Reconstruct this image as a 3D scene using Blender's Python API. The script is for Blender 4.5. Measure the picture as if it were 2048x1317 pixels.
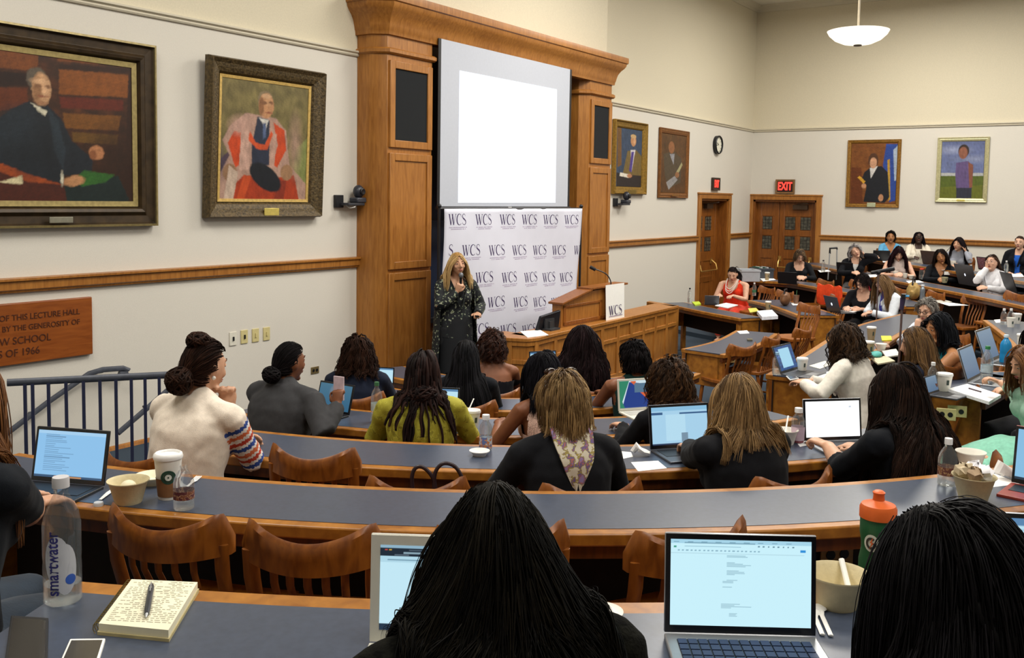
import bpy, bmesh, math, random
import numpy as np
from mathutils import Vector, Matrix, noise
sc = bpy.context.scene
for o in list(bpy.data.objects): bpy.data.objects.remove(o, do_unlink=True)
COL = sc.collection
PI = math.pi
V = Vector
def R(d): return math.radians(d)
# ---------------- camera ----------------
FPX, PY0, CH = 1882.0, 530.0, 2.2
YAW, PITCH, ROLL = 0.593, 0.0712, -0.0155
_f = V((math.cos(PITCH)*math.cos(YAW), math.cos(PITCH)*math.sin(YAW), -math.sin(PITCH)))
_r = _f.cross(V((0, 0, 1))).normalized(); _d = _f.cross(_r)
_c, _s = math.cos(ROLL), math.sin(ROLL)
RT = _c*_r + _s*_d; DN = -_s*_r + _c*_d; FW = _f
CAM = V((0, 0, CH))
cd = bpy.data.cameras.new('camera'); cam = bpy.data.objects.new('camera', cd); COL.objects.link(cam)
m3 = Matrix((RT, -DN, -FW)).transposed()
cam.matrix_world = Matrix.Translation(CAM) @ m3.to_4x4()
cd.sensor_fit = 'HORIZONTAL'; cd.sensor_width = 36.0; cd.lens = FPX*36/2048
cd.shift_y = -(658.5-PY0)/2048; cd.clip_start = 0.05; cd.clip_end = 100
sc.camera = cam
def ray(px, py): return RT*((px-1024)/FPX) + DN*((py-PY0)/FPX) + FW
def U(px, py, z): d = ray(px, py); return CAM + d*((z-CH)/d.z)      # point of the level plane z seen at a pixel
def UY(px, py, y): d = ray(px, py); return CAM + d*(y/d.y)
def UX(px, py, x): d = ray(px, py); return CAM + d*(x/d.x)
def UD(px, py, t): return CAM + ray(px, py)*t
# ---------------- world, light, exposure ----------------
w = bpy.data.worlds.new('world'); sc.world = w; w.use_nodes = True
w.node_tree.nodes['Background'].inputs[0].default_value = (0.9, 0.86, 0.78, 1)
w.node_tree.nodes['Background'].inputs[1].default_value = 0.25
sc.view_settings.view_transform = 'Standard'; sc.view_settings.look = 'None'
sc.view_settings.gamma = 1; sc.view_settings.use_curve_mapping = False
sc.view_settings.exposure = -0.07
def area(loc, size, power, col, rot=(0, 0, 0), sy=None):  # soft area lamps added under the ceiling, standing in for unseen pendants
    l = bpy.data.lights.new('ceiling_light', 'AREA'); l.energy = power; l.color = col; l.size = size
    if sy: l.shape = 'RECTANGLE'; l.size_y = sy
    o = bpy.data.objects.new('ceiling_light', l); o.location = loc; o.rotation_euler = rot; COL.objects.link(o); return o
WARM = (1.0, 0.955, 0.875)
for (x, y, p) in ((1.5, -1.0, 190), (1.5, 4.2, 190), (6.5, 2.6, 315), (7.0, -3.5, 140), (11.0, 3.8, 320), (12.5, -2.0, 240), (17.0, 3.5, 300), (17.0, -2.5, 240)):
    area((x, y, 6.2), 2.2, p, WARM)
# ---------------- materials ----------------
def lin(h):
    if not isinstance(h, str): return (h[0], h[1], h[2], 1)
    h = h.lstrip('#'); c = [int(h[i:i+2], 16)/255 for i in (0, 2, 4)]
    return tuple([x/12.92 if x <= .04045 else ((x+.055)/1.055)**2.4 for x in c]) + (1,)
_M = {}
def nodes(name):
    m = bpy.data.materials.new(name); m.use_nodes = True; nt = m.node_tree
    return m, nt, nt.nodes['Principled BSDF']
def mat(h, rough=.6, metal=0, var=.06, scale=30, bump=0, spec=.4, bscale=None, stretch=(1, 1, 1), sheen=0, emit=0, name='plain'):
    k = (h, rough, metal, var, scale, bump, spec, bscale, stretch, sheen, emit)
    if k in _M: return _M[k]
    m, nt, b = nodes(name + '_' + str(len(_M))); L = nt.links
    c = lin(h)
    b.inputs['Roughness'].default_value = rough; b.inputs['Metallic'].default_value = metal
    b.inputs['Specular IOR Level'].default_value = spec
    if sheen: b.inputs['Sheen Weight'].default_value = sheen
    tc = nt.nodes.new('ShaderNodeTexCoord'); mp = nt.nodes.new('ShaderNodeMapping'); mp.inputs['Scale'].default_value = stretch
    L.new(tc.outputs['Object'], mp.inputs['Vector'])
    n = nt.nodes.new('ShaderNodeTexNoise'); n.inputs['Scale'].default_value = scale; n.inputs['Detail'].default_value = 4
    L.new(mp.outputs[0], n.inputs['Vector'])
    cr = nt.nodes.new('ShaderNodeValToRGB'); e = cr.color_ramp.elements
    e[0].position = .3; e[1].position = .7
    e[0].color = tuple(x*(1-var*2) for x in c[:3]) + (1,); e[1].color = tuple(min(1, x*(1+var*2)) for x in c[:3]) + (1,)
    L.new(n.outputs['Fac'], cr.inputs[0]); L.new(cr.outputs[0], b.inputs['Base Color'])
    if emit:
        L.new(cr.outputs[0], b.inputs['Emission Color']); b.inputs['Emission Strength'].default_value = emit
    if bump:
        n2 = nt.nodes.new('ShaderNodeTexNoise'); n2.inputs['Scale'].default_value = bscale or scale*3; n2.inputs['Detail'].default_value = 3
        L.new(mp.outputs[0], n2.inputs['Vector'])
        bp = nt.nodes.new('ShaderNodeBump'); bp.inputs['Strength'].default_value = bump; bp.inputs['Distance'].default_value = .01
        L.new(n2.outputs['Fac'], bp.inputs['Height']); L.new(bp.outputs[0], b.inputs['Normal'])
    _M[k] = m; return m
def wood(c1, c2, rough=.35, stretch=(6, 6, .7), scale=6, name='wood'):
    k = ('wood', c1, c2, rough, stretch, scale)
    if k in _M: return _M[k]
    m, nt, b = nodes(name); L = nt.links
    b.inputs['Roughness'].default_value = rough; b.inputs['Specular IOR Level'].default_value = .45
    tc = nt.nodes.new('ShaderNodeTexCoord'); mp = nt.nodes.new('ShaderNodeMapping'); mp.inputs['Scale'].default_value = stretch
    L.new(tc.outputs['Object'], mp.inputs['Vector'])
    n = nt.nodes.new('ShaderNodeTexNoise'); n.inputs['Scale'].default_value = scale; n.inputs['Detail'].default_value = 6; n.inputs['Distortion'].default_value = .6
    L.new(mp.outputs[0], n.inputs['Vector'])
    n2 = nt.nodes.new('ShaderNodeTexNoise'); n2.inputs['Scale'].default_value = 1.6; n2.inputs['Detail'].default_value = 2
    L.new(tc.outputs['Object'], n2.inputs['Vector'])
    mx = nt.nodes.new('ShaderNodeMath'); mx.operation = 'MULTIPLY_ADD'; mx.inputs[1].default_value = .65
    ml = nt.nodes.new('ShaderNodeMath'); ml.operation = 'MULTIPLY'; ml.inputs[1].default_value = .35
    L.new(n2.outputs['Fac'], ml.inputs[0]); L.new(n.outputs['Fac'], mx.inputs[0]); L.new(ml.outputs[0], mx.inputs[2])
    cr = nt.nodes.new('ShaderNodeValToRGB'); e = cr.color_ramp.elements; e[0].position = .35; e[1].position = .66
    e[0].color = lin(c1); e[1].color = lin(c2)
    L.new(mx.outputs[0], cr.inputs[0]); L.new(cr.outputs[0], b.inputs['Base Color'])
    _M[k] = m; return m
def glass(h='#f4fafa', rough=.05, ior=1.3, alpha=.35):
    k = ('glass', h, rough, ior, alpha)
    if k in _M: return _M[k]
    m, nt, b = nodes('clear_plastic'); b.inputs['Base Color'].default_value = lin(h); b.inputs['Roughness'].default_value = rough
    b.inputs['Transmission Weight'].default_value = .86; b.inputs['IOR'].default_value = ior
    b.inputs['Alpha'].default_value = alpha
    _M[k] = m; return m
def vcol(rough=.7, emit=0, spec=.3):
    k = ('vcol', rough, emit, spec)
    if k in _M: return _M[k]
    m, nt, b = nodes('painted_colours'); a = nt.nodes.new('ShaderNodeVertexColor'); a.layer_name = 'Col'
    b.inputs['Roughness'].default_value = rough; b.inputs['Specular IOR Level'].default_value = spec
    if emit:
        b.inputs['Base Color'].default_value = (.01, .01, .01, 1)
        nt.links.new(a.outputs[0], b.inputs['Emission Color']); b.inputs['Emission Strength'].default_value = emit
    else: nt.links.new(a.outputs[0], b.inputs['Base Color'])
    _M[k] = m; return m
def glow(h, s):
    k = ('glow', h, s)
    if k in _M: return _M[k]
    m, nt, b = nodes('glowing'); b.inputs['Base Color'].default_value = (.02, .02, .02, 1)
    b.inputs['Emission Color'].default_value = lin(h); b.inputs['Emission Strength'].default_value = s
    _M[k] = m; return m
# ---------------- mesh builder ----------------
class MB:
    def __init__(s): s.v = []; s.f = []; s.mi = []; s.c = None
    def add(s, vs, fs, mi=0):
        n = len(s.v); s.v.extend([tuple(p) for p in vs]); s.f.extend([tuple(i+n for i in f) for f in fs]); s.mi.extend([mi]*len(fs)); return s
    def box(s, c, d, rz=0, mi=0, M=None):
        x, y, z = d[0]/2, d[1]/2, d[2]/2
        vs = [V((a*x, b*y, e*z)) for e in (-1, 1) for b in (-1, 1) for a in (-1, 1)]
        T = Matrix.Translation(V(c)) @ Matrix.Rotation(rz, 4, 'Z')
        if M is not None: T = M @ T
        return s.add([T @ v for v in vs], [(0, 2, 3, 1), (4, 5, 7, 6), (0, 1, 5, 4), (2, 6, 7, 3), (0, 4, 6, 2), (1, 3, 7, 5)], mi)
    def prism(s, pts, z0, z1, mi=0):
        n = len(pts); a = sum(pts[i][0]*pts[(i+1) % n][1]-pts[(i+1) % n][0]*pts[i][1] for i in range(n))
        if a < 0: pts = pts[::-1]
        vs = [(p[0], p[1], z0) for p in pts] + [(p[0], p[1], z1) for p in pts]
        fs = [tuple(range(n))[::-1], tuple(range(n, 2*n))] + [(i, (i+1) % n, n+(i+1) % n, n+i) for i in range(n)]
        return s.add(vs, fs, mi)
    def strip(s, A, B, z0, z1, mi=0, closed_ends=True):      # solid between two polylines of same count
        n = len(A); vs = []
        for a, b in zip(A, B): vs += [(a[0], a[1], z0), (b[0], b[1], z0), (b[0], b[1], z1), (a[0], a[1], z1)]
        fs = []
        for i in range(n-1):
            p, q = 4*i, 4*i+4
            fs += [(p, p+1, q+1, q), (p+3, q+3, q+2, p+2), (p, q, q+3, p+3), (p+1, p+2, q+2, q+1)]
        fs += [(0, 3, 2, 1), (4*n-4, 4*n-3, 4*n-2, 4*n-1)]
        s.add(vs, fs, mi)
        return s
    def rings(s, rs, mi=0, cap=True, close=False):
        k = len(rs[0]); vs = [p for r in rs for p in r]; fs = []
        for i in range(len(rs)-1):
            for j in range(k):
                a, b = i*k+j, i*k+(j+1) % k; fs.append((a, b, b+k, a+k))
        if cap: fs.append(tuple(range(k))[::-1]); fs.append(tuple(range((len(rs)-1)*k, len(rs)*k)))
        return s.add(vs, fs, mi)
    def tube(s, pts, rad, k=8, mi=0, side=None, cap=True, M=None):
        # rad: number / list of numbers / list of (rx,ry); side: reference axis for rx
        pts = [V(p) for p in pts]; n = len(pts)
        if not isinstance(rad, list): rad = [rad]*n
        rs = []; pu = V(side) if side else None
        for i, p in enumerate(pts):
            t = (pts[min(i+1, n-1)]-pts[max(i-1, 0)]); t = t.normalized() if t.length > 1e-9 else V((0, 0, 1))
            u = pu if pu is not None else (V((1, 0, 0)) if abs(t.x) < .9 else V((0, 1, 0)))
            u = (u - t*u.dot(t)); u = u.normalized() if u.length > 1e-6 else t.orthogonal().normalized()
            if not side: pu = u
            w_ = t.cross(u)
            r = rad[i]; rx, ry = r if isinstance(r, (list, tuple)) else (r, r)
            rs.append([p + u*(rx*math.cos(2*PI*j/k)) + w_*(ry*math.sin(2*PI*j/k)) for j in range(k)])
        if M is not None: rs = [[M @ p for p in r] for r in rs]
        return s.rings(rs, mi, cap)
    def ell(s, c, r, k=12, h=8, mi=0, M=None):
        c = V(c); r = (r, r, r) if not isinstance(r, (list, tuple)) else r
        vs = []; 
        for i in range(h+1):
            a = -PI/2 + PI*i/h; a = max(-PI/2+.02, min(PI/2-.02, a))
            vs.append([V((r[0]*math.cos(a)*math.cos(2*PI*j/k), r[1]*math.cos(a)*math.sin(2*PI*j/k), r[2]*math.sin(a))) for j in range(k)])
        if M is None: vs = [[c+p for p in q] for q in vs]
        else: vs = [[c + M @ p for p in q] for q in vs]
        return s.rings(vs, mi)
    def lathe(s, prof, k=24, c=(0, 0, 0), mi=0, M=None, cap=True):
        c = V(c); rs = [[c+V((max(r, .0004)*math.cos(2*PI*j/k), max(r, .0004)*math.sin(2*PI*j/k), z)) for j in range(k)] for r, z in prof]
        if M is not None: rs = [[M @ p for p in r] for r in rs]
        return s.rings(rs, mi, cap)
    def quad(s, a, b, c, d, mi=0): return s.add([a, b, c, d], [(0, 1, 2, 3)], mi)
    def build(s, name, mats, parent=None, smooth=None, bevel=0, scale=1, origin=None, auto=40):
        me = bpy.data.meshes.new(name)
        vs = s.v
        if origin is not None: vs = [(p[0]-origin[0], p[1]-origin[1], p[2]-origin[2]) for p in vs]
        if scale != 1: vs = [(p[0]*scale, p[1]*scale, p[2]*scale) for p in vs]
        me.from_pydata(vs, [], s.f)
        if not isinstance(mats, (list, tuple)): mats = [mats]
        for m in mats: me.materials.append(m)
        if len(mats) > 1: me.polygons.foreach_set('material_index', s.mi)
        if s.c is not None:
            ca = me.color_attributes.new('Col', 'FLOAT_COLOR', 'POINT'); ca.data.foreach_set('color', np.array(s.c, dtype=np.float32).ravel())
        o = bpy.data.objects.new(name, me); COL.objects.link(o)
        if smooth is None or smooth:
            me.polygons.foreach_set('use_smooth', [True]*len(me.polygons))
            if smooth is None: me.set_sharp_from_angle(angle=R(auto))
        if bevel:
            b = o.modifiers.new('bevel', 'BEVEL'); b.width = bevel; b.segments = 2; b.limit_method = 'ANGLE'; b.angle_limit = R(50)
        if origin is not None and parent is None: o.location = origin
        if parent is not None: o.parent = parent
        me.update()
        return o
def cat(P, n=4):
    P = [V(p) for p in P]; E = [P[0]*2-P[1]]+P+[P[-1]*2-P[-2]]; out = []
    for i in range(len(P)-1):
        p0, p1, p2, p3 = E[i:i+4]
        for j in range(n): t = j/n; out.append(.5*((2*p1)+(p2-p0)*t+(2*p0-5*p1+4*p2-p3)*t*t+(3*p1-p0-3*p2+p3)*t**3))
    return out+[P[-1]]
def tag(o, label=None, cat=None, group=None, kind=None):
    if label: o['label'] = label
    if cat: o['category'] = cat
    if group: o['group'] = group
    if kind: o['kind'] = kind
    return o
def thing(name, label, cat, loc=(0, 0, 0), rz=0, group=None):
    o = bpy.data.objects.new(name, None); COL.objects.link(o); o.empty_display_size = .1
    o.location = loc; o.rotation_euler = (0, 0, rz); return tag(o, label, cat, group)
def copy_tree(o, parent=None):
    c = o.copy(); COL.objects.link(c)
    if parent is not None: c.parent = parent
    for ch in o.children: copy_tree(ch, c)
    return c
def struct(name, mb, m, **k): return tag(mb.build(name, m, **k), kind='structure')
def text(s, size, m, parent=None, M=Matrix(), name='lettering', ext=.001, align='CENTER', off=0, sx=1, shear=0):
    cu = bpy.data.curves.new(name, 'FONT'); cu.body = s; cu.size = size; cu.extrude = ext; cu.align_x = align; cu.align_y = 'CENTER'; cu.offset = off; cu.shear = shear
    cu.resolution_u = 4
    t = bpy.data.objects.new('t', cu); COL.objects.link(t)
    me = bpy.data.meshes.new_from_object(t); me.name = name
    bpy.data.objects.remove(t); bpy.data.curves.remove(cu)
    me.transform(M @ Matrix.Diagonal((sx, 1, 1, 1)))
    me.materials.clear(); me.materials.append(m)
    o = bpy.data.objects.new(name, me); COL.objects.link(o)
    if parent is not None: o.parent = parent
    return o
# ---------------- painted rasters (canvas pictures, screens) ----------------
def paint(W, H, nx, ny, base, shapes, seed=0, mottle=.08, soft=.012):
    """grid of vertices W x H, centre at origin in the XZ plane facing -Y, coloured by a list of shapes in 0..1 coordinates (v upward)"""
    u, v = np.meshgrid(np.linspace(0, 1, nx), np.linspace(0, 1, ny)); asp = W/H
    col = np.ones((ny, nx, 3))*np.array(lin(base)[:3]); rnd = np.random.RandomState(seed); u0, v0 = u, v
    def nz(s, n=5):
        out = np.zeros_like(u)
        for i in range(n):
            a, b, p, q = rnd.normal(size=2)*s, rnd.normal(size=2)*s, rnd.rand(), rnd.rand()
            out += np.sin((u*a[0]+v*a[1])*6.28+p*6.28)*np.cos((u*b[0]+v*b[1])*6.28+q*6.28)
        return out/n
    if mottle: u = u0+.006*nz(14)+.004*nz(30); v = v0+.006*nz(14)+.004*nz(30); soft = soft*1.25
    for sh in shapes:
        k = sh[0]; sf = soft
        if k == 'e':
            _, cx, cy, rx, ry, deg, h = sh[:7]; sf = sh[7] if len(sh) > 7 else soft
            a = R(deg); dx, dy = (u-cx)*asp, (v-cy); rx = rx*asp
            X = dx*math.cos(a)+dy*math.sin(a); Y = -dx*math.sin(a)+dy*math.cos(a)
            d = np.sqrt((X/rx)**2+(Y/ry)**2); mk = np.clip((1-d)*min(rx, ry)/sf+.5, 0, 1)
        elif k == 'p':
            P, h = sh[1], sh[2]; ins = np.zeros_like(u, bool); n = len(P); dist = np.full_like(u, 9.)
            for i in range(n):
                x1, y1 = P[i]; x2, y2 = P[(i+1) % n]
                c = ((y1 > v) != (y2 > v)) & (u < (x2-x1)*(v-y1)/((y2-y1) or 1e-9)+x1); ins ^= c
                ex, ey = (x2-x1)*asp, y2-y1; L2 = ex*ex+ey*ey+1e-12
                t = np.clip((((u-x1)*asp)*ex+(v-y1)*ey)/L2, 0, 1)
                dist = np.minimum(dist, np.hypot((u-x1)*asp-t*ex, v-y1-t*ey))
            mk = np.clip(np.where(ins, dist, -dist)/soft+.5, 0, 1)
        elif k == 'r':
            x0, y0, x1, y1, h = sh[1:6]; mk = ((u >= x0) & (u <= x1) & (v >= y0) & (v <= y1)).astype(float)
        elif k == 'n':
            h = sh[2]; mk = np.clip(nz(sh[1])*sh[3]+sh[4], 0, 1)
        elif k == 'g':                       # vertical blend
            h = sh[1]; mk = np.clip((v-sh[2])/(sh[3]-sh[2]), 0, 1)
        c = np.array(lin(h)[:3]); col = col*(1-mk[..., None]) + c*mk[..., None]
    if mottle:
        col *= (1+mottle*(1.6*nz(5)+1.6*nz(14)+1.2*nz(34)+rnd.uniform(-.7, .7, u.shape)))[..., None]
        u, v = u0, v0
    col = np.clip(col, 0, 1)
    mb = MB(); X = (u0-.5)*W; Z = (v0-.5)*H
    mb.v = [tuple(p) for p in np.stack([X, np.zeros_like(X), Z], -1).reshape(-1, 3)]
    mb.f = [(j*nx+i, j*nx+i+1, (j+1)*nx+i+1, (j+1)*nx+i) for j in range(ny-1) for i in range(nx-1)]; mb.mi = [0]*len(mb.f)
    mb.c = np.concatenate([col.reshape(-1, 3), np.ones((nx*ny, 1))], 1)
    return mb
F0 = -0.12; DY = 7.4; WX = 20.52; CEIL = 6.5
OAK = wood('#8c5721', '#b07635'); OAKD = wood('#6e3d12', '#945820'); DESKW = wood('#824f1a', '#b0752a', stretch=(3, 3, 3))
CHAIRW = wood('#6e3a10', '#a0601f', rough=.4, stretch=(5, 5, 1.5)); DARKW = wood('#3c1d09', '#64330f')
LAM = mat('#3e4758', .3, var=.05, scale=60, spec=.55, name='laminate')
WHITE = mat('#ecebe6', .6, var=.01); PAPER = mat('#f2f1ee', .8, var=.01); BLACKP = mat('#17181c', .4, var=.05)
BRASS = mat('#c9a25a', .3, metal=.8, var=.04)
# ================= ROOM =================
WALLM = mat('#dad5ca', .9, var=.012, scale=90, bump=.25, bscale=260, name='wall_fabric')
WALLU = mat('#dad1b9', .9, var=.02, scale=60, bump=.25, bscale=260, name='wall_fabric_upper')
TRIMP = mat('#cfc7b2', .6, var=.01)
CARPET = mat('#2c3a48', .95, var=.12, scale=150, bump=.3)
def wbox(mb, x0, x1, y0, y1, z0, z1, mi=0): return mb.box(((x0+x1)/2, (y0+y1)/2, (z0+z1)/2), (x1-x0, y1-y0, z1-z0), mi=mi)
D1 = (17.62, 19.12, 2.24); D2 = (5.93, 7.33, 2.24)
mb = MB()
for z0, z1, mi in ((F0-.3, 3.79, 0), (3.79, CEIL+.2, 1)):
    wbox(mb, -4, 7.83, DY, DY+.5, z0, z1, mi); wbox(mb, 13.165, D1[0], DY, DY+.5, z0, z1, mi)
    wbox(mb, D1[1], WX+.5, DY, DY+.5, z0, z1, mi)
wbox(mb, D1[0], D1[1], DY, DY+.5, D1[2], 3.79, 0); wbox(mb, D1[0], D1[1], DY, DY+.5, 3.79, CEIL+.2, 1)
wbox(mb, 7.83, 13.165, DY+.4, DY+.5, F0-.3, 4.2, 0)
wbox(mb, 7.83, 13.15, DY-.26, DY+.5, 4.36, CEIL+.2, 1)
struct('wall_front', mb, [WALLM, WALLU])
mb = MB()
for z0, z1, mi in ((F0-.3, 3.79, 0), (3.79, CEIL+.2, 1)):
    wbox(mb, WX, WX+.4, -9, D2[0], z0, z1, mi); wbox(mb, WX, WX+.4, D2[1], DY, z0, z1, mi)
wbox(mb, WX, WX+.4, D2[0], D2[1], D2[2], 3.79, 0); wbox(mb, WX, WX+.4, D2[0], D2[1], 3.79, CEIL+.2, 1)
struct('wall_right', mb, [WALLM, WALLU])
struct('wall_back', wbox(MB(), -4, WX+.4, -9.3, -9, F0-.3, CEIL+.2), WALLM)
struct('wall_left', wbox(MB(), -4.3, -4, -9, DY, F0-.3, CEIL+.2), WALLM)
struct('ceiling', wbox(MB(), -4, WX+.4, -9, DY+.5, CEIL, CEIL+.2), mat('#e9e4d6', .9, var=.01))
# trims
def trim(name, x0, x1, y, z, prof, m, wall='y'):
    # prof: list of (out, dz) going round; extruded along wall
    mb = MB()
    if wall == 'y': rs = [[(x, y-o, z+d) for o, d in prof] for x in (x0, x1)]
    else: rs = [[(y-o, x, z+d) for o, d in prof] for x in (x0, x1)]
    mb.rings(rs); return struct(name, mb, m, bevel=.002, smooth=False)
MOLD = [(0, -.03), (.02, -.03), (.03, -.015), (.025, 0), (.05, .012), (.05, .03), (0, .04)]
RAIL = [(0, -.06), (.03, -.06), (.035, -.045), (.05, -.035), (.05, .03), (.07, .035), (.07, .055), (0, .06)]
trim('trim_1', -4, 7.84, DY, 3.77, MOLD, TRIMP); trim('trim_2', 13.14, WX, DY, 3.77, MOLD, TRIMP)
trim('trim_3', -9, DY, WX, 3.77, MOLD, TRIMP, 'x')
trim('trim_4', -4, 7.83, DY, 1.45, RAIL, OAK); trim('trim_5', 13.17, 17.5, DY, 1.45, RAIL, OAK)
trim('trim_6', 19.24, WX-.02, DY, 1.45, RAIL, OAK); trim('trim_7', -9, 5.84, WX, 1.45, RAIL, OAK, 'x')
COVE = [(0, -.14), (.02, -.14), (.05, -.08), (.12, -.03), (.14, 0), (0, 0)]
trim('trim_8', 13.14, WX, DY, CEIL, COVE, TRIMP); trim('trim_9', -9, DY, WX, CEIL, COVE, TRIMP, 'x'); trim('trim_10', -4, 7.7, DY, CEIL, COVE, TRIMP)
BASE = [(0, 0), (.03, 0), (.03, .13), (.02, .16), (0, .17)]
trim('baseboard_front', -4, 7.84, DY, F0-.07, BASE, OAK); trim('baseboard_front_right', 13.17, 17.5, DY, F0, BASE, OAK)
trim('baseboard_right', -9, 5.84, WX, F0, BASE, OAK, 'x')
# ---- proscenium: two panelled piers, cornice, recess ----
YF = 7.04
def pier(name, label, xs, flip):
    x0, x1 = xs; cx = (x0+x1)/2
    t = thing(name, label, 'pier', (cx, DY, F0))
    o = (cx, DY, F0)
    L = [(7.83, DY), (7.83, 7.19), (7.93, YF), (8.71, YF), (8.71, DY+.35)] if not flip else [(12.36, DY+.35), (12.36, 7.17), (12.47, YF), (13.16, YF), (13.16, DY)]
    MB().prism(L, F0, 4.13).build('carcass', OAK, t, origin=o, bevel=.004)
    fx0, fx1 = (7.93, 8.71) if not flip else (12.47, 13.16)
    def fr(z0, z1, nm, inset):
        w = .085; mb = MB(); yy = YF-.012
        a, b = fx0+.02, fx1-.02
        wbox(mb, a, a+w, YF-.03, YF+.01, z0, z1); wbox(mb, b-w, b, YF-.03, YF+.01, z0, z1)
        wbox(mb, a+w, b-w, YF-.03, YF+.01, z0, z0+w); wbox(mb, a+w, b-w, YF-.03, YF+.01, z1-w, z1)
        p = mb.build(nm, OAK, t, origin=o, bevel=.006)
        MB().box(((a+b)/2, YF-.006, (z0+z1)/2), (b-a-2*w, .012, z1-z0-2*w)).build('speaker_grille' if inset else 'field', mat('#15181b', .95, var=.15, scale=300) if inset else OAK, p, origin=o)
        return p
    fr(2.74, 3.70, 'grille_panel', True); fr(1.37, 2.68, 'door_panel', False); fr(F0+.12, 1.33, 'door_panel', False)
    MB().tube([V((p[0], p[1], 3.80)) for p in ([(7.83, DY), (7.82, 7.18), (7.92, 7.02), (8.73, 7.02), (8.73, 7.3)] if not flip else [(12.34, 7.3), (12.34, 7.15), (12.46, 7.02), (13.18, 7.02), (13.18, DY)])], (.035, .03), 6, side=(0, 0, 1)).build('necking_moulding', OAK, t, origin=o)
    return t
pier('panelled_pier', 'tall honey oak pier with a dark speaker grille, left of the projection screen', (7.83, 8.71), False)
pier('panelled_pier', 'narrower-looking oak pier with speaker grille, right of the projection screen', (12.36, 13.16), True)
# cornice: profile swept along path
t = thing('cornice', 'heavy moulded oak cornice bridging the two piers above the screen', 'cornice', (10.5, DY, 4.0))
prof = [(0, 3.97), (.05, 3.975), (.06, 4.02), (.07, 4.03), (.085, 4.08), (.11, 4.135), (.16, 4.19), (.225, 4.235), (.26, 4.27), (.27, 4.305), (.30, 4.315), (.305, 4.36), (.30, 4.40), (-.2, 4.42)]; prof = [(o_*.62 if o_ > 0 else o_, z_) for o_, z_ in prof]
path = [((7.83, DY), (-1, 0)), ((7.83, 7.19), (-1, -.5)), ((7.93, YF), (-.5, -1)), ((13.16, YF), (1, -1)), ((13.16, DY), (1, 0))]
mb = MB(); rs = [[(p[0]+n[0]*o, p[1]+n[1]*o, z) for o, z in prof] for p, n in path]
mb.rings(rs); mb.build('moulding', OAK, t, origin=(10.5, DY, 4.0), auto=32)
wbox(MB(), 8.71, 12.36, YF+.02, YF+.10, 3.975, 4.14).build('soffit_board', OAK, t, origin=(10.5, DY, 4.0))
# recess with chalkboards
o = tag(wbox(MB(), 8.72, 12.35, DY+.28, DY+.38, 1.9, 3.95).build('upper_chalkboard', mat('#141e33', .5, var=.1, scale=5)), 'dark blue upper chalkboard in the recess behind the screen', 'chalkboard')
t = thing('lower_chalkboard', 'dark blue lower chalkboard behind the white banner, trimmed in oak', 'chalkboard', (10.5, DY+.2, .66))
wbox(MB(), 8.72, 12.35, DY+.12, DY+.22, .66, 1.9).build('board', mat('#17233a', .5, var=.1, scale=5), t, origin=(10.5, DY+.2, .66))
wbox(MB(), 8.72, 12.35, DY+.04, DY+.14, .60, .66).build('chalk_tray', mat('#20222a', .5), t, origin=(10.5, DY+.2, .66))
tag(wbox(MB(), 8.72, 12.35, DY+.1, DY+.3, F0, .60).build('recess_wainscot', OAKD), 'brown wooden wainscot under the chalkboard tray', 'wainscot')
# ---- projection screen ----
YS = 6.98; k = YS/6.8
t = thing('projection_screen', 'big white pull-down projection screen with a glowing blank slide', 'projection screen', (10.25, YS, 2.1))
a = UY(884, 75, YS); b = UY(1140, 133, YS); c = UY(1135, 414, YS); d = UY(877, 414, YS)
x0, x1, z0, z1 = 8.80, 11.77, 2.085, 4.05
SCN = mat('#bcc1cc', .8, var=.01)
wbox(MB(), x0, x1, YS, YS+.006, z0, z1).build('screen_fabric', SCN, t, origin=(10.25, YS, 2.1))
for xa in (x0-.05, x1): wbox(MB(), xa, xa+.05, YS-.001, YS+.007, z0-.02, z1).build('black_border', BLACKP, t, origin=(10.25, YS, 2.1))
MB().tube([(x0-.06, YS, z0-.02), (x1+.06, YS, z0-.02)], .022, 10).build('weight_bar', BLACKP, t, origin=(10.25, YS, 2.1))
pa = [UY(q[0], q[1], YS-.003) for q in ((919, 141), (1114, 179), (1111, 406), (916, 406))]
sl = MB(); sl.quad(pa[3], pa[2], pa[1], pa[0]); sl.build('projected_slide', glow('#f6f8ff', 1.35), t, origin=(10.25, YS, 2.1))
MB().box((10.25, YS-.02, z0-.02), (.07, .02, .03)).build('pull_tab', WHITE, t, origin=(10.25, YS, 2.1))
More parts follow.
